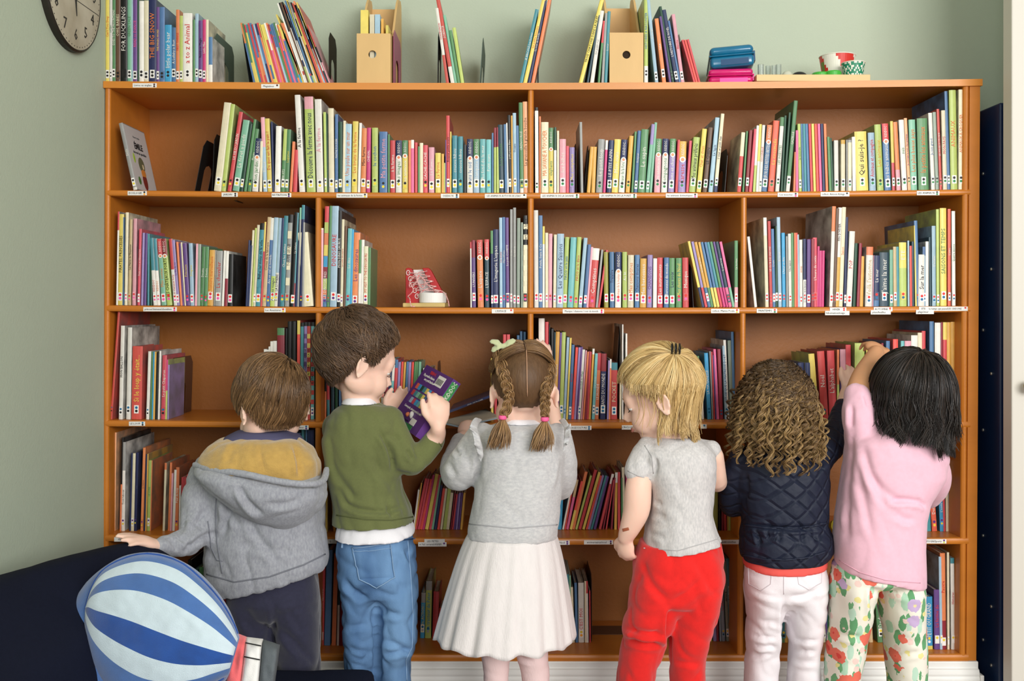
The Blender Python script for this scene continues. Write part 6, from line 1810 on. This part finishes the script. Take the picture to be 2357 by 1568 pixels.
for a, L, q in ((2.75, .030, .4), (.45, .030, -.3), (3.5, .026, .1), (.05, .022, .0)): 
    d = Vector((math.cos(a), -.15, math.sin(a))); mb.tube([bc, bc+d*L*.4+Vector((0, -.004, .003)), bc+d*L*.85, bc+d*L+Vector((0, 0, -.003))], [.003, .0085, .0075, .002], n=10, flat=.35)
mb.ell(bc+Vector((0, -.005, 0)), (.006, .005, .006), n=12); garment('hair_bow', mb, mat('sage_velvet', (186, 192, 148), rough=.9, sheen=.5), k3, .0025, 4)
secs = [sec(1152, 1246, 972, -.252, .046), sec(1118, 1276, 984, -.252, .062), sec(1098, 1294, 1002, -.252, .076), sec(1094, 1300, 1040, -.252, .084), sec(1096, 1296, 1100, -.252, .086), sec(1088, 1290, 1160, -.252, .088), sec(1076, 1284, 1215, -.252, .09), sec(1074, 1282, 1236, -.252, .088)]
mb = MB(); mb.loft(secs, n=36); limb(mb, [(1108, 1004, -.25, 34), (1078, 1060, -.25, 42), (1055, 1092, -.22, 40), (1046, 1062, -.17, 32), (1058, 1016, -.13, 21)]); limb(mb, [(1286, 1004, -.25, 32), (1294, 1070, -.22, 36), (1286, 1120, -.16, 36), (1276, 1040, -.1, 28), (1270, 960, -.06, 20)])
sw3 = garment('sweater', mb, HEATH2, k3, .0043, 7, amp=.0022, freq=(12, 12, 8), seed=22, creases=[(1100, 1040, 1092, 1110, .009, 6, -5), (1045, 1030, 1062, 1050, .007, 5, 3), (1030, 1060, 1050, 1100, .004, 7), (1060, 1020, 1085, 1075, .004, 7), (1110, 1100, 1160, 1060, .002, 10), (1296, 1060, 1285, 1130, .005, 6)])
seam('waist_rib', sw3, [(1080, 1206), (1180, 1216), (1282, 1208)], mat('grey_knit_seam', (168, 168, 170), rough=.95), sw3, .0013)
def ruffle(pts, m, root, wd=.020, wav=7, out=(1, 0, 0)):
    """frilled strip standing off the shoulder seam"""
    c = curve([Vector(p) for p in pts], 12); n = len(c); vs = []; mb = MB(); rows = 7; o_ = Vector(out)
    for i, p in enumerate(c):
        t = i/(n-1); e = math.sin(PI*min(1, max(.04, t)))**.6
        tg = (c[min(i+1, n-1)]-c[max(i-1, 0)]).normalized()
        for j in range(rows):
            v = j/(rows-1); vs.append(p+o_*wd*v*e+Vector((0, -1, 0))*math.sin(t*wav*2*PI)*.008*v*e+tg*math.cos(t*wav*2*PI)*.005*v*e+Vector((0, 0, 1))*.006*v*e*math.sin(t*wav*PI))
    fs = [(i*rows+j, (i+1)*rows+j, (i+1)*rows+j+1, i*rows+j+1) for i in range(n-1) for j in range(rows-1)]
    o = meshobj('shoulder_ruffle', vs, fs, m, root, None, True); sd = o.modifiers.new('s', 'SOLIDIFY'); sd.thickness = .0022; return o
ruffle([P(1108, 968, -.25), P(1098, 985, -.30), P(1104, 1010, -.33), P(1112, 1040, -.335), P(1108, 1062, -.33)], HEATH2, k3, .022, 5, (-.75, -.3, .55)); ruffle([P(1286, 968, -.25), P(1298, 985, -.30), P(1298, 1010, -.325), P(1296, 1040, -.33)], HEATH2, k3, .018, 5, (.7, -.3, .5))
mb = MB(); mb.loft([sec(1160, 1238, 962, -.254, .040), sec(1150, 1248, 974, -.254, .048)], n=28); garment('undershirt_collar', mb, COTTON, k3, .004, 4)
rows, nn = 30, 160; vs = []; rr = random.Random(4); phs = [rr.random()*6 for _ in range(6)]
for i in range(rows+1):
    t = i/rows; py = 1228+t*234; x0 = 1082-79*t**.75; x1 = 1276+44*t**.7; c = P((x0+x1)/2, py, -.252); rx = (x1-x0)/2000*S(-.252); ry = .088+.05*t
    for k in range(nn):
        a = 2*PI*k/nn; f = 1+(.008+.034*t)*(.55*math.sin(a*17+phs[0]+t)+.3*math.sin(a*29+phs[1])+.25*math.sin(a*11+phs[2]-t*.8)); zz = .004*math.sin(a*13)*t
        vs.append(c+Vector((rx*f*math.cos(a), ry*f*math.sin(a), zz)))
fs = [(i*nn+k, i*nn+(k+1) % nn, (i+1)*nn+(k+1) % nn, (i+1)*nn+k) for i in range(rows) for k in range(nn)]
o = meshobj('skirt', vs, fs, TULLE, k3, None, True); sd = o.modifiers.new('s', 'SOLIDIFY'); sd.thickness = .002
mb = MB(); mb.loft([sec(1090, 1275, 1250, -.25, .07), sec(1092, 1272, 1400, -.25, .075)], n=24); limb(mb, [(1140, 1400, -.25, 44), (1140, 1480, -.25, 38), (1142, 1568, -.25, 29), (1144, 1725, -.25, 26)]); limb(mb, [(1222, 1400, -.25, 44), (1222, 1480, -.25, 40), (1234, 1568, -.25, 33), (1234, 1725, -.25, 28)])
garment('leggings', mb, PINKL, k3, .0043, 5, amp=.0016, freq=(12, 12, 16), seed=8, creases=[(1188, 1490, 1240, 1502, .005, 5, 4), (1190, 1510, 1230, 1525, .004, 5, 3), (1105, 1495, 1150, 1500, .003, 5)])
for x in (1142, 1234): shoe(P(x, 1700, -.25).x, -.25, mat('pale_shoe', (210, 190, 180), rough=.7), k3)
# open book lying on the shelf before her
ob = empty('book', P(1100, 985, -.02)); tag(ob, 'open grey and pale blue book lying on the shelf before the braids', 'book')
z3 = shelf_z(3, 1090)
def quadslab(name, pts, th, m, par):
    vs = [Vector(p) for p in pts]+[Vector(p)+Vector((0, 0, th)) for p in pts]; return meshobj(name, vs, [(0, 3, 2, 1), (4, 5, 6, 7), (0, 1, 5, 4), (1, 2, 6, 5), (2, 3, 7, 6), (3, 0, 4, 7)], m, par)
quadslab('cover', [(xw(1012, -.03), -.03, z3+.001), (xw(1055, -.09), -.09, z3-.001), (xw(1150, -.03), -.03, z3+.012), (xw(1120, .12), .12, z3+.014)], .002, cm('lb'), ob)
quadslab('pages', [(xw(1016, -.03), -.028, z3+.003), (xw(1055, -.085), -.085, z3+.001), (xw(1148, -.03), -.03, z3+.014), (xw(1118, .115), .115, z3+.016)], .003, mat('grey_page', (176, 166, 152), rough=.7), ob)
lb = MB(); lv = Vector((xw(1128, .02), .02, z3+.055)); rv = Vector((xw(1035, .005), .005, z3+.021))
ob2 = empty('book', (lv+rv)/2); tag(ob2, 'thin dark blue book propped aslant on the shelf behind the purple book', 'book')
u_ = (lv-rv); quadn = [rv, rv+u_, rv+u_+Vector((0, .15, .0)), rv+Vector((0, .15, 0))]; quadslab('cover', quadn, .006, cm('n'), ob2)
t = text('spine_title', "C'est loin d'aimer, oui les petits", .005, TXT('w'), ob2, (0, 0, 0), (PI/2, 0, 0), maxlen=.07); t.matrix_parent_inverse = MW(ob2).inverted(); t.location = (lv+rv)/2+Vector((0, -.0008, .003)); t.rotation_euler = (PI/2, -math.atan2(u_.z, u_.x), 0)
NAPE[0] = 0
# ================================================= 4: blonde girl
k4 = person('person with half-up blonde hair in a grey T-shirt and red trousers', 1560, -.25)
h = Head(1517, 884, -.25, 72, 18, 0, 1.0)
mb = MB(); h.skull(mb); limb(mb, [(1530, 940, -.25, 36), (1545, 990, -.25, 38), (1556, 1050, -.245, 48), (1564, 1130, -.245, 54), (1566, 1270, -.245, 62)])
limb(mb, [(1486, 1060, -.262, 22), (1471, 1112, -.28, 30), (1466, 1170, -.28, 31), (1452, 1210, -.275, 25), (1440, 1236, -.265, 19)]); wl = P(1440, 1236, -.265); hand(mb, wl, P(1441, 1280, -.255)-wl, (-.6, -.75, 0), 1, (.45, .5, .55, .6), .5, .88)
limb(mb, [(1640, 1050, -.24, 26), (1650, 1110, -.2, 24), (1650, 1060, -.1, 18)]); wr = P(1650, 1058, -.095); hand(mb, wr, (0, .5, .3), (.2, -.7, .6), -1, (.5, .5, .5, .5), .5, .85)
legs_feet(mb, [(1510, 1400, -.25, 48), (1480, 1560, -.25, 30), (1470, 1740, -.25, 24)], [(1600, 1400, -.25, 48), (1585, 1560, -.25, 30), (1585, 1740, -.25, 24)])
b = mb.build('body', SKIN, k4); remesh(b, .0034, 8); patch('graze', b, ((1430, 1217), (1448, 1213), (1450, 1221), (1432, 1226)), mat('brown_graze', (166, 92, 62), rough=.6), k4, .0006, 6); h.face(k4, mat('blond_brow', (176, 140, 96), rough=.7))
C4 = [(140, 108, 62), (206, 172, 112), (246, 222, 168)]
cap(h, k4, (158, 128, 84), .003)
Ri = h.R.inverted(); tie = Ri @ Vector((.22, -.55, .80))
tied = unit((tie.x/1, tie.y/1, tie.z/1)); zsh = P(1540, 1015, -.3).z
strands('hair_strands', [long_hair(h, tied, 5200, 31, lambda a: zsh+.012*math.sin(a*3)+.006, lift=.011, spread=-.006, flip=.010, wave=.005, narrow=.012, azmin=96, wisp=.022), short_hair(h, tied, 1800, .06, 33, (.003, .008), extend=.0), long_hair(h, tied, 90, 35, lambda a: P(1450, 985, -.3).z, lift=.012, spread=-.012, face_end=False, wave=.006, azmin=62)], C4, k4)
tp = Vector(h.surf(tied, .012)); mb = MB()
for q in (-1, 0, 1): mb.tube([tp+Vector((q*.0075+.004*math.cos(a)*.6, .009*math.cos(a), .010*math.sin(a)+.002)) for a in [2*PI*i/18 for i in range(19)]], .0016, n=6)
mb.build('hair_elastic', BLK, k4, smooth=True)
secs = [sec(1508, 1600, 1004, -.25, .045), sec(1484, 1628, 1020, -.25, .062), sec(1468, 1645, 1042, -.25, .076), sec(1478, 1648, 1080, -.25, .082), sec(1492, 1642, 1130, -.25, .082), sec(1490, 1640, 1180, -.25, .084), sec(1480, 1650, 1230, -.25, .09, 2.4, .1), sec(1478, 1660, 1258, -.25, .092, 2.4, .16)]
mb = MB(); mb.loft(secs, n=36); limb(mb, [(1494, 1040, -.262, 36), (1480, 1068, -.27, 37), (1472, 1084, -.275, 37)]); limb(mb, [(1632, 1040, -.24, 28), (1644, 1052, -.23, 20)])
ts4 = garment('t_shirt', mb, HEATH3, k4, .0043, 6, amp=.0032, freq=(12, 12, 8), seed=31, creases=[(1506, 1050, 1502, 1100, .006, 5, -4), (1500, 1150, 1520, 1160, .006, 5, 3), (1490, 1180, 1530, 1190, .005, 6, 3), (1490, 1210, 1560, 1200, .003, 8), (1560, 1120, 1600, 1160, .002, 9), (1484, 1225, 1530, 1240, .004, 6)])
seam('hem_seam', ts4, [(1482, 1262), (1560, 1268), (1640, 1245), (1658, 1238)], mat('pale_seam', (176, 174, 174), rough=.9), ts4, .001); seam('sleeve_seam', ts4, [(1445, 1084), (1470, 1096), (1498, 1104)], MATS['pale_seam'], ts4, .001); seam('armhole_seam', ts4, [(1484, 1026), (1500, 1050), (1504, 1090)], MATS['pale_seam'], ts4, .001)
mb = MB(); mb.loft([sec(1474, 1656, 1242, -.25, .076), sec(1460, 1664, 1282, -.25, .09), sec(1456, 1667, 1330, -.25, .096), sec(1456, 1658, 1372, -.25, .086), sec(1480, 1630, 1402, -.25, .055)], n=36)
leg(mb, [(1510, 1310, 50, .06), (1506, 1350, 54, .088), (1502, 1395, 56, .086), (1492, 1430, 57, .080), (1488, 1448, 58, .076), (1484, 1466, 49, .064), (1476, 1500, 48, .062), (1466, 1540, 44, .056), (1458, 1590, 40, .05), (1462, 1728, 32, .044)], -.25); leg(mb, [(1606, 1310, 50, .06), (1606, 1350, 53, .088), (1600, 1395, 52, .084), (1592, 1440, 48, .074), (1584, 1490, 43, .062), (1582, 1540, 40, .055), (1584, 1590, 37, .05), (1585, 1728, 32, .044)], -.25)
garment('trousers', mb, REDJ, k4, .0043, 5, amp=.0045, freq=(11, 11, 9), seed=33, creases=[(1545, 1400, 1540, 1500, .012, 7, 3), (1470, 1280, 1540, 1390, .006, 9, 10), (1540, 1390, 1620, 1330, .005, 9, 6), (1430, 1440, 1530, 1462, .011, 7, 6), (1432, 1470, 1525, 1485, .008, 6, 5), (1460, 1300, 1480, 1350, .005, 7), (1600, 1290, 1650, 1380, .003, 9), (1550, 1520, 1610, 1530, .004, 6)])
for x in (1462, 1585): shoe(P(x, 1700, -.25).x, -.25, SH_, k4)
# ================================================= 5: curly child in the navy jacket
k5 = person('person with curly hair in a navy quilted jacket and white jeans', 1800, -.2)
h = Head(1786, 930, -.2, -6, 14, 0, 1.0); h.ears = .7
mb = MB(); h.skull(mb); limb(mb, [(1790, 985, -.2, 36), (1795, 1030, -.2, 40), (1800, 1080, -.195, 50), (1806, 1150, -.195, 60), (1806, 1290, -.195, 62)])
limb(mb, [(1705, 1060, -.2, 26), (1686, 1140, -.14, 22), (1700, 1120, -.06, 17)]); wl = P(1702, 1118, -.05); hand(mb, wl, (.1, .5, .2), (0, -.4, .9), 1, (.4, .4, .4, .4), .5, .88)
limb(mb, [(1890, 1050, -.2, 26), (1925, 1000, -.14, 22), (1942, 930, -.07, 17), (1950, 900, -.04, 15)]); wr = P(1951, 898, -.038); hand(mb, wr, P(1965, 868, -.02)-wr, (.2, -1, .1), -1, (.3, .3, .3, .3), .4, .88)
legs_feet(mb, [(1760, 1400, -.2, 44), (1752, 1560, -.2, 30), (1752, 1740, -.2, 24)], [(1850, 1400, -.2, 44), (1850, 1560, -.2, 30), (1850, 1740, -.2, 24)])
b = mb.build('body', SKIN, k5); remesh(b, .0034, 8); h.face(k5, MATS['brown_brow'])
cap(h, k5, (84, 64, 42), .006)
def curls(h, crown, n, seed, zlow, K=46):
    rng = np.random.default_rng(seed); c = unit(crown); e1, e2 = basis(c); out = []; sh = []
    for _ in range(n):
        ph = rng.random()*2*PI; a0 = .15+rng.random()*1.8; L = .045+.045*rng.random()+.02*a0; cr = .0035+.0045*rng.random(); turns = 2.2+2.4*rng.random(); s_ = rng.random(); p0_ = rng.random()*6; ctr = []
        v = math.cos(a0)*c+math.sin(a0)*(math.cos(ph)*e1+math.sin(ph)*e2)
        if not allowed(v, -.05): continue
        lift = .006+.010*rng.random(); p = np.array(h.surf(v, lift)); nrm = unit(np.array(h.R @ Vector(v))); d = unit(nrm*.15+np.array([0, 0, -.8])+rng.normal(size=3)*.3)
        for i in range(K):
            t = i/(K-1); ctr.append(p.copy()); d = unit(d*.93+np.array([nrm[0]*.006, nrm[1]*.006, -.085])); p = p+d*L/K
            rel = p-np.array(h.o); q = np.array(Ri5 @ Vector(rel)); e_ = (q[0]/(h.rad.x+.012))**2+(q[1]/(h.rad.y+.012))**2+(q[2]/(h.rad.z+.012))**2
            if e_ < 1: p = np.array(h.o)+rel/math.sqrt(e_)
        ctr = np.array(ctr); tan = np.gradient(ctr, axis=0); tan /= np.linalg.norm(tan, axis=1, keepdims=True); u = np.cross(tan, np.array([.3, 1, .1])); u /= np.linalg.norm(u, axis=1, keepdims=True); w_ = np.cross(tan, u); t = np.linspace(0, 1, K)
        low = max(0., min(1., (h.o.z+.02-ctr[-1][2])/.09))
        for _h in range(10):
            o1, o2 = rng.normal(size=2)*.0011; dp = rng.normal()*.22
            rad = cr*(.35+.65*np.minimum(1, t*2.5)); an = p0_+dp+2*PI*turns*t**1.15
            out.append(ctr+u*(rad*np.cos(an)+o1)[:, None]+w_*(rad*np.sin(an)+o2)[:, None]); sh.append(.08+.3*s_+.55*low*(.5+.5*rng.random()))
    return (np.array(out), .00075, .0004, np.clip(np.array(sh), 0, 1))
Ri5 = h.R.inverted()
strands('hair_strands', [curls(h, (0, -.25, .95), 760, 41, 0), short_hair(h, (0, -.3, .93), 2600, .05, 44, (.004, .012), wave=.4, jitter=.9, clump=200)], [(46, 32, 20), (110, 84, 54), (206, 170, 112)], k5)
secs = [sec(1740, 1845, 1018, -.2, .05), sec(1712, 1880, 1034, -.2, .066), sec(1694, 1905, 1058, -.2, .08), sec(1698, 1906, 1100, -.2, .086), sec(1706, 1904, 1150, -.2, .088), sec(1712, 1900, 1206, -.2, .086), sec(1706, 1912, 1232, -.2, .098), sec(1704, 1912, 1262, -.2, .1, 2.4, .02), sec(1708, 1900, 1284, -.2, .096, 2.4, .03)]
mb = MB(); mb.loft(secs, n=40); limb(mb, [(1714, 1062, -.2, 38), (1692, 1120, -.17, 36), (1686, 1160, -.13, 32), (1700, 1130, -.07, 26)]); limb(mb, [(1880, 1056, -.2, 40), (1912, 1022, -.17, 36), (1932, 978, -.12, 30), (1943, 938, -.08, 24)])
jk5 = garment('quilted_jacket', mb, QUILT, k5, .0043, 5, amp=.003, freq=(13, 13, 10), seed=41, creases=[(1718, 1208, 1905, 1212, .010, 5, 8), (1716, 1090, 1712, 1160, .007, 5, -3), (1880, 1085, 1900, 1060, .005, 6), (1740, 1215, 1750, 1260, .006, 4), (1790, 1218, 1795, 1250, .006, 4), (1840, 1216, 1850, 1255, .006, 4), (1870, 1216, 1880, 1250, .006, 4), (1765, 1216, 1768, 1240, .005, 4)])
seam('waist_piping', jk5, [(1714, 1208), (1760, 1216), (1810, 1217), (1860, 1212), (1902, 1204)], QUILT, jk5, .0026, .001); seam('hem_binding', jk5, [(1710, 1278), (1760, 1288), (1810, 1289), (1860, 1284), (1900, 1270)], QUILT, jk5, .0026, .001)
mb = MB(); mb.loft([sec(1714, 1898, 1270, -.2, .084), sec(1713, 1898, 1292, -.2, .09, 2.4, .03), sec(1715, 1896, 1303, -.2, .09, 2.4, .04)], n=36); garment('undershirt', mb, CORAL, k5, .0045, 4)
mb = MB(); mb.loft([sec(1716, 1894, 1288, -.2, .08), sec(1712, 1900, 1330, -.2, .088), sec(1720, 1892, 1368, -.2, .08), sec(1745, 1868, 1392, -.2, .05)], n=36)
leg(mb, [(1760, 1300, 44, .06), (1760, 1345, 47, .084), (1761, 1390, 46, .078), (1759, 1430, 43, .070), (1756, 1470, 43, .064), (1754, 1490, 39, .058), (1751, 1540, 39, .053), (1752, 1600, 38, .05), (1752, 1728, 33, .045)], -.2); leg(mb, [(1852, 1300, 44, .06), (1852, 1345, 46, .084), (1852, 1390, 44, .078), (1851, 1430, 41, .070), (1850, 1470, 40, .064), (1850, 1490, 36, .058), (1849, 1540, 36, .053), (1850, 1600, 36, .05), (1850, 1728, 32, .045)], -.2)
wj = garment('jeans', mb, WJEAN, k5, .0043, 4, amp=.0034, freq=(10, 10, 14), seed=43, creases=[(1806, 1376, 1806, 1568, .010, 6), (1718, 1350, 1800, 1378, .004, 6, 5), (1810, 1378, 1890, 1355, .004, 6, 5), (1722, 1460, 1790, 1470, .005, 5, 4), (1722, 1485, 1795, 1492, .005, 5, 3), (1720, 1512, 1780, 1505, .004, 5, 3), (1812, 1470, 1885, 1475, .005, 5, 4), (1815, 1498, 1880, 1500, .005, 5, 3), (1815, 1520, 1880, 1525, .004, 5, 3), (1740, 1430, 1795, 1440, .003, 6)])
PLS = mat('white_denim_seam', (206, 198, 202), rough=.9)
for q in ([(1722, 1295), (1724, 1345), (1752, 1360), (1774, 1345), (1778, 1300)], [(1832, 1300), (1838, 1345), (1862, 1358), (1890, 1342), (1892, 1295)], [(1804, 1300), (1804, 1368)]): seam('pocket_stitching', wj, q, PLS, wj, .0008, .0004)
for x in (1752, 1850): shoe(P(x, 1700, -.2).x, -.2, SH_, k5)
# ================================================= 6: girl in the pink T-shirt
k6 = person('person with long black hair in a pink T-shirt and floral leggings reaching up', 2040, -.27)
h = Head(2098, 902, -.27, 4, 12, 0, 1.06); h.ears = .45
mb = MB(); h.skull(mb); limb(mb, [(2096, 960, -.27, 36), (2085, 1005, -.265, 40), (2060, 1060, -.255, 48), (2035, 1150, -.255, 58), (2025, 1262, -.255, 54)])
limb(mb, [(1980, 960, -.26, 36), (1976, 915, -.24, 31), (1986, 872, -.19, 27), (2004, 838, -.13, 23), (2017, 812, -.085, 18)]); wl = P(2018, 812, -.082); hand(mb, wl, P(2004, 782, -.02)-wl, (.15, -.55, .8), 1, (.55, .5, .5, .55), .2, .95, spread=.3)
limb(mb, [(2140, 1055, -.26, 28), (2160, 1110, -.2, 24), (2130, 1120, -.08, 18)]); wr = P(2128, 1120, -.07); hand(mb, wr, (-.1, .5, .2), (0, -.4, .9), -1, (.4, .4, .4, .4), .5, .88)
legs_feet(mb, [(1958, 1400, -.26, 44), (1935, 1560, -.26, 30), (1935, 1740, -.26, 24)], [(2070, 1400, -.26, 44), (2086, 1560, -.26, 30), (2086, 1740, -.26, 24)])
b = mb.build('body', SKIN2, k6); remesh(b, .0034, 8); h.face(k6, mat('black_brow', (34, 26, 22), rough=.7))
cap(h, k6, (26, 20, 16), .005)
def ze6(a):   # lower edge of the hair, longest behind and to the right
    return P(2100, 1012+26*math.sin(a*1.0+.3), -.34).z
strands('hair_strands', [long_hair(h, (.1, -.45, .88), 7500, 51, ze6, lift=.010, spread=-.004, flip=.005, wave=.008, clump=110, K=26, narrow=.002), short_hair(h, (.1, -.45, .88), 2500, .07, 53, (.005, .010)), long_hair(h, (.1, -.45, .88), 420, 55, lambda a: P(1990, 1000, -.3).z, lift=.014, spread=.006, face_end=False, wave=.012)], [(14, 11, 10), (30, 24, 20), (66, 52, 42)], k6)
secs = [sec(2040, 2130, 985, -.265, .045), sec(1985, 2150, 995, -.265, .06), sec(1950, 2165, 1015, -.265, .074), sec(1944, 2178, 1050, -.265, .084), sec(1940, 2172, 1095, -.265, .086), sec(1934, 2140, 1145, -.265, .086), sec(1926, 2124, 1190, -.265, .088), sec(1924, 2120, 1250, -.265, .092, 2.4, -.05), sec(1926, 2122, 1300, -.265, .094, 2.4, -.14), sec(1930, 2122, 1328, -.265, .092, 2.4, -.2)]
mb = MB(); mb.loft(secs, n=40); limb(mb, [(2020, 1010, -.26, 46), (2000, 965, -.258, 36), (1985, 935, -.255, 28)]); limb(mb, [(1988, 1010, -.26, 46), (1978, 960, -.262, 41), (1975, 928, -.255, 37), (1973, 912, -.248, 34)]); limb(mb, [(2135, 1055, -.255, 42), (2152, 1100, -.23, 40), (2140, 1138, -.18, 34), (2126, 1150, -.14, 26)])
pt = garment('t_shirt', mb, PINKT, k6, .0043, 7, amp=.003, freq=(11, 11, 6), seed=51, creases=[(1962, 1000, 1948, 1250, .010, 8, 8), (1985, 1020, 2050, 1180, .006, 10, 10), (2000, 1090, 2090, 1165, .005, 9, 8), (2050, 1155, 2120, 1160, .008, 6, -5), (2110, 1150, 2135, 1170, .006, 5), (1960, 930, 1958, 990, .006, 6), (2060, 1180, 2110, 1200, .005, 8, 6), (1975, 1050, 2010, 1240, .004, 10, 6), (1990, 905, 2000, 940, .004, 5)])
seam('hem_seam', pt, [(1932, 1290), (1980, 1318), (2040, 1336), (2118, 1342)], mat('pink_seam', (222, 170, 186), rough=.9), pt, .001)
mb = MB(); mb.loft([sec(1935, 2112, 1280, -.26, .076), sec(1922, 2120, 1325, -.26, .088), sec(1940, 2104, 1340, -.26, .072)], n=36); leg(mb, [(1966, 1300, 44, .06), (1964, 1350, 47, .084), (1958, 1400, 45, .076), (1952, 1450, 42, .066), (1945, 1500, 41, .06), (1938, 1560, 38, .054), (1936, 1728, 32, .046)], -.26); leg(mb, [(2068, 1300, 46, .06), (2068, 1350, 51, .084), (2074, 1400, 48, .076), (2080, 1450, 44, .066), (2084, 1500, 43, .06), (2087, 1560, 40, .054), (2088, 1728, 33, .046)], -.26)
garment('leggings', mb, FLORAL, k6, .0043, 5, amp=.002, freq=(10, 10, 12), seed=53, creases=[(2008, 1350, 2010, 1420, .010, 6), (2050, 1510, 2120, 1500, .004, 6, 3), (1920, 1460, 1985, 1468, .005, 6, 3), (2045, 1360, 2100, 1375, .003, 7)])
for x in (1936, 2088): shoe(P(x, 1700, -.26).x, -.26, MATS['pale_shoe'], k6)
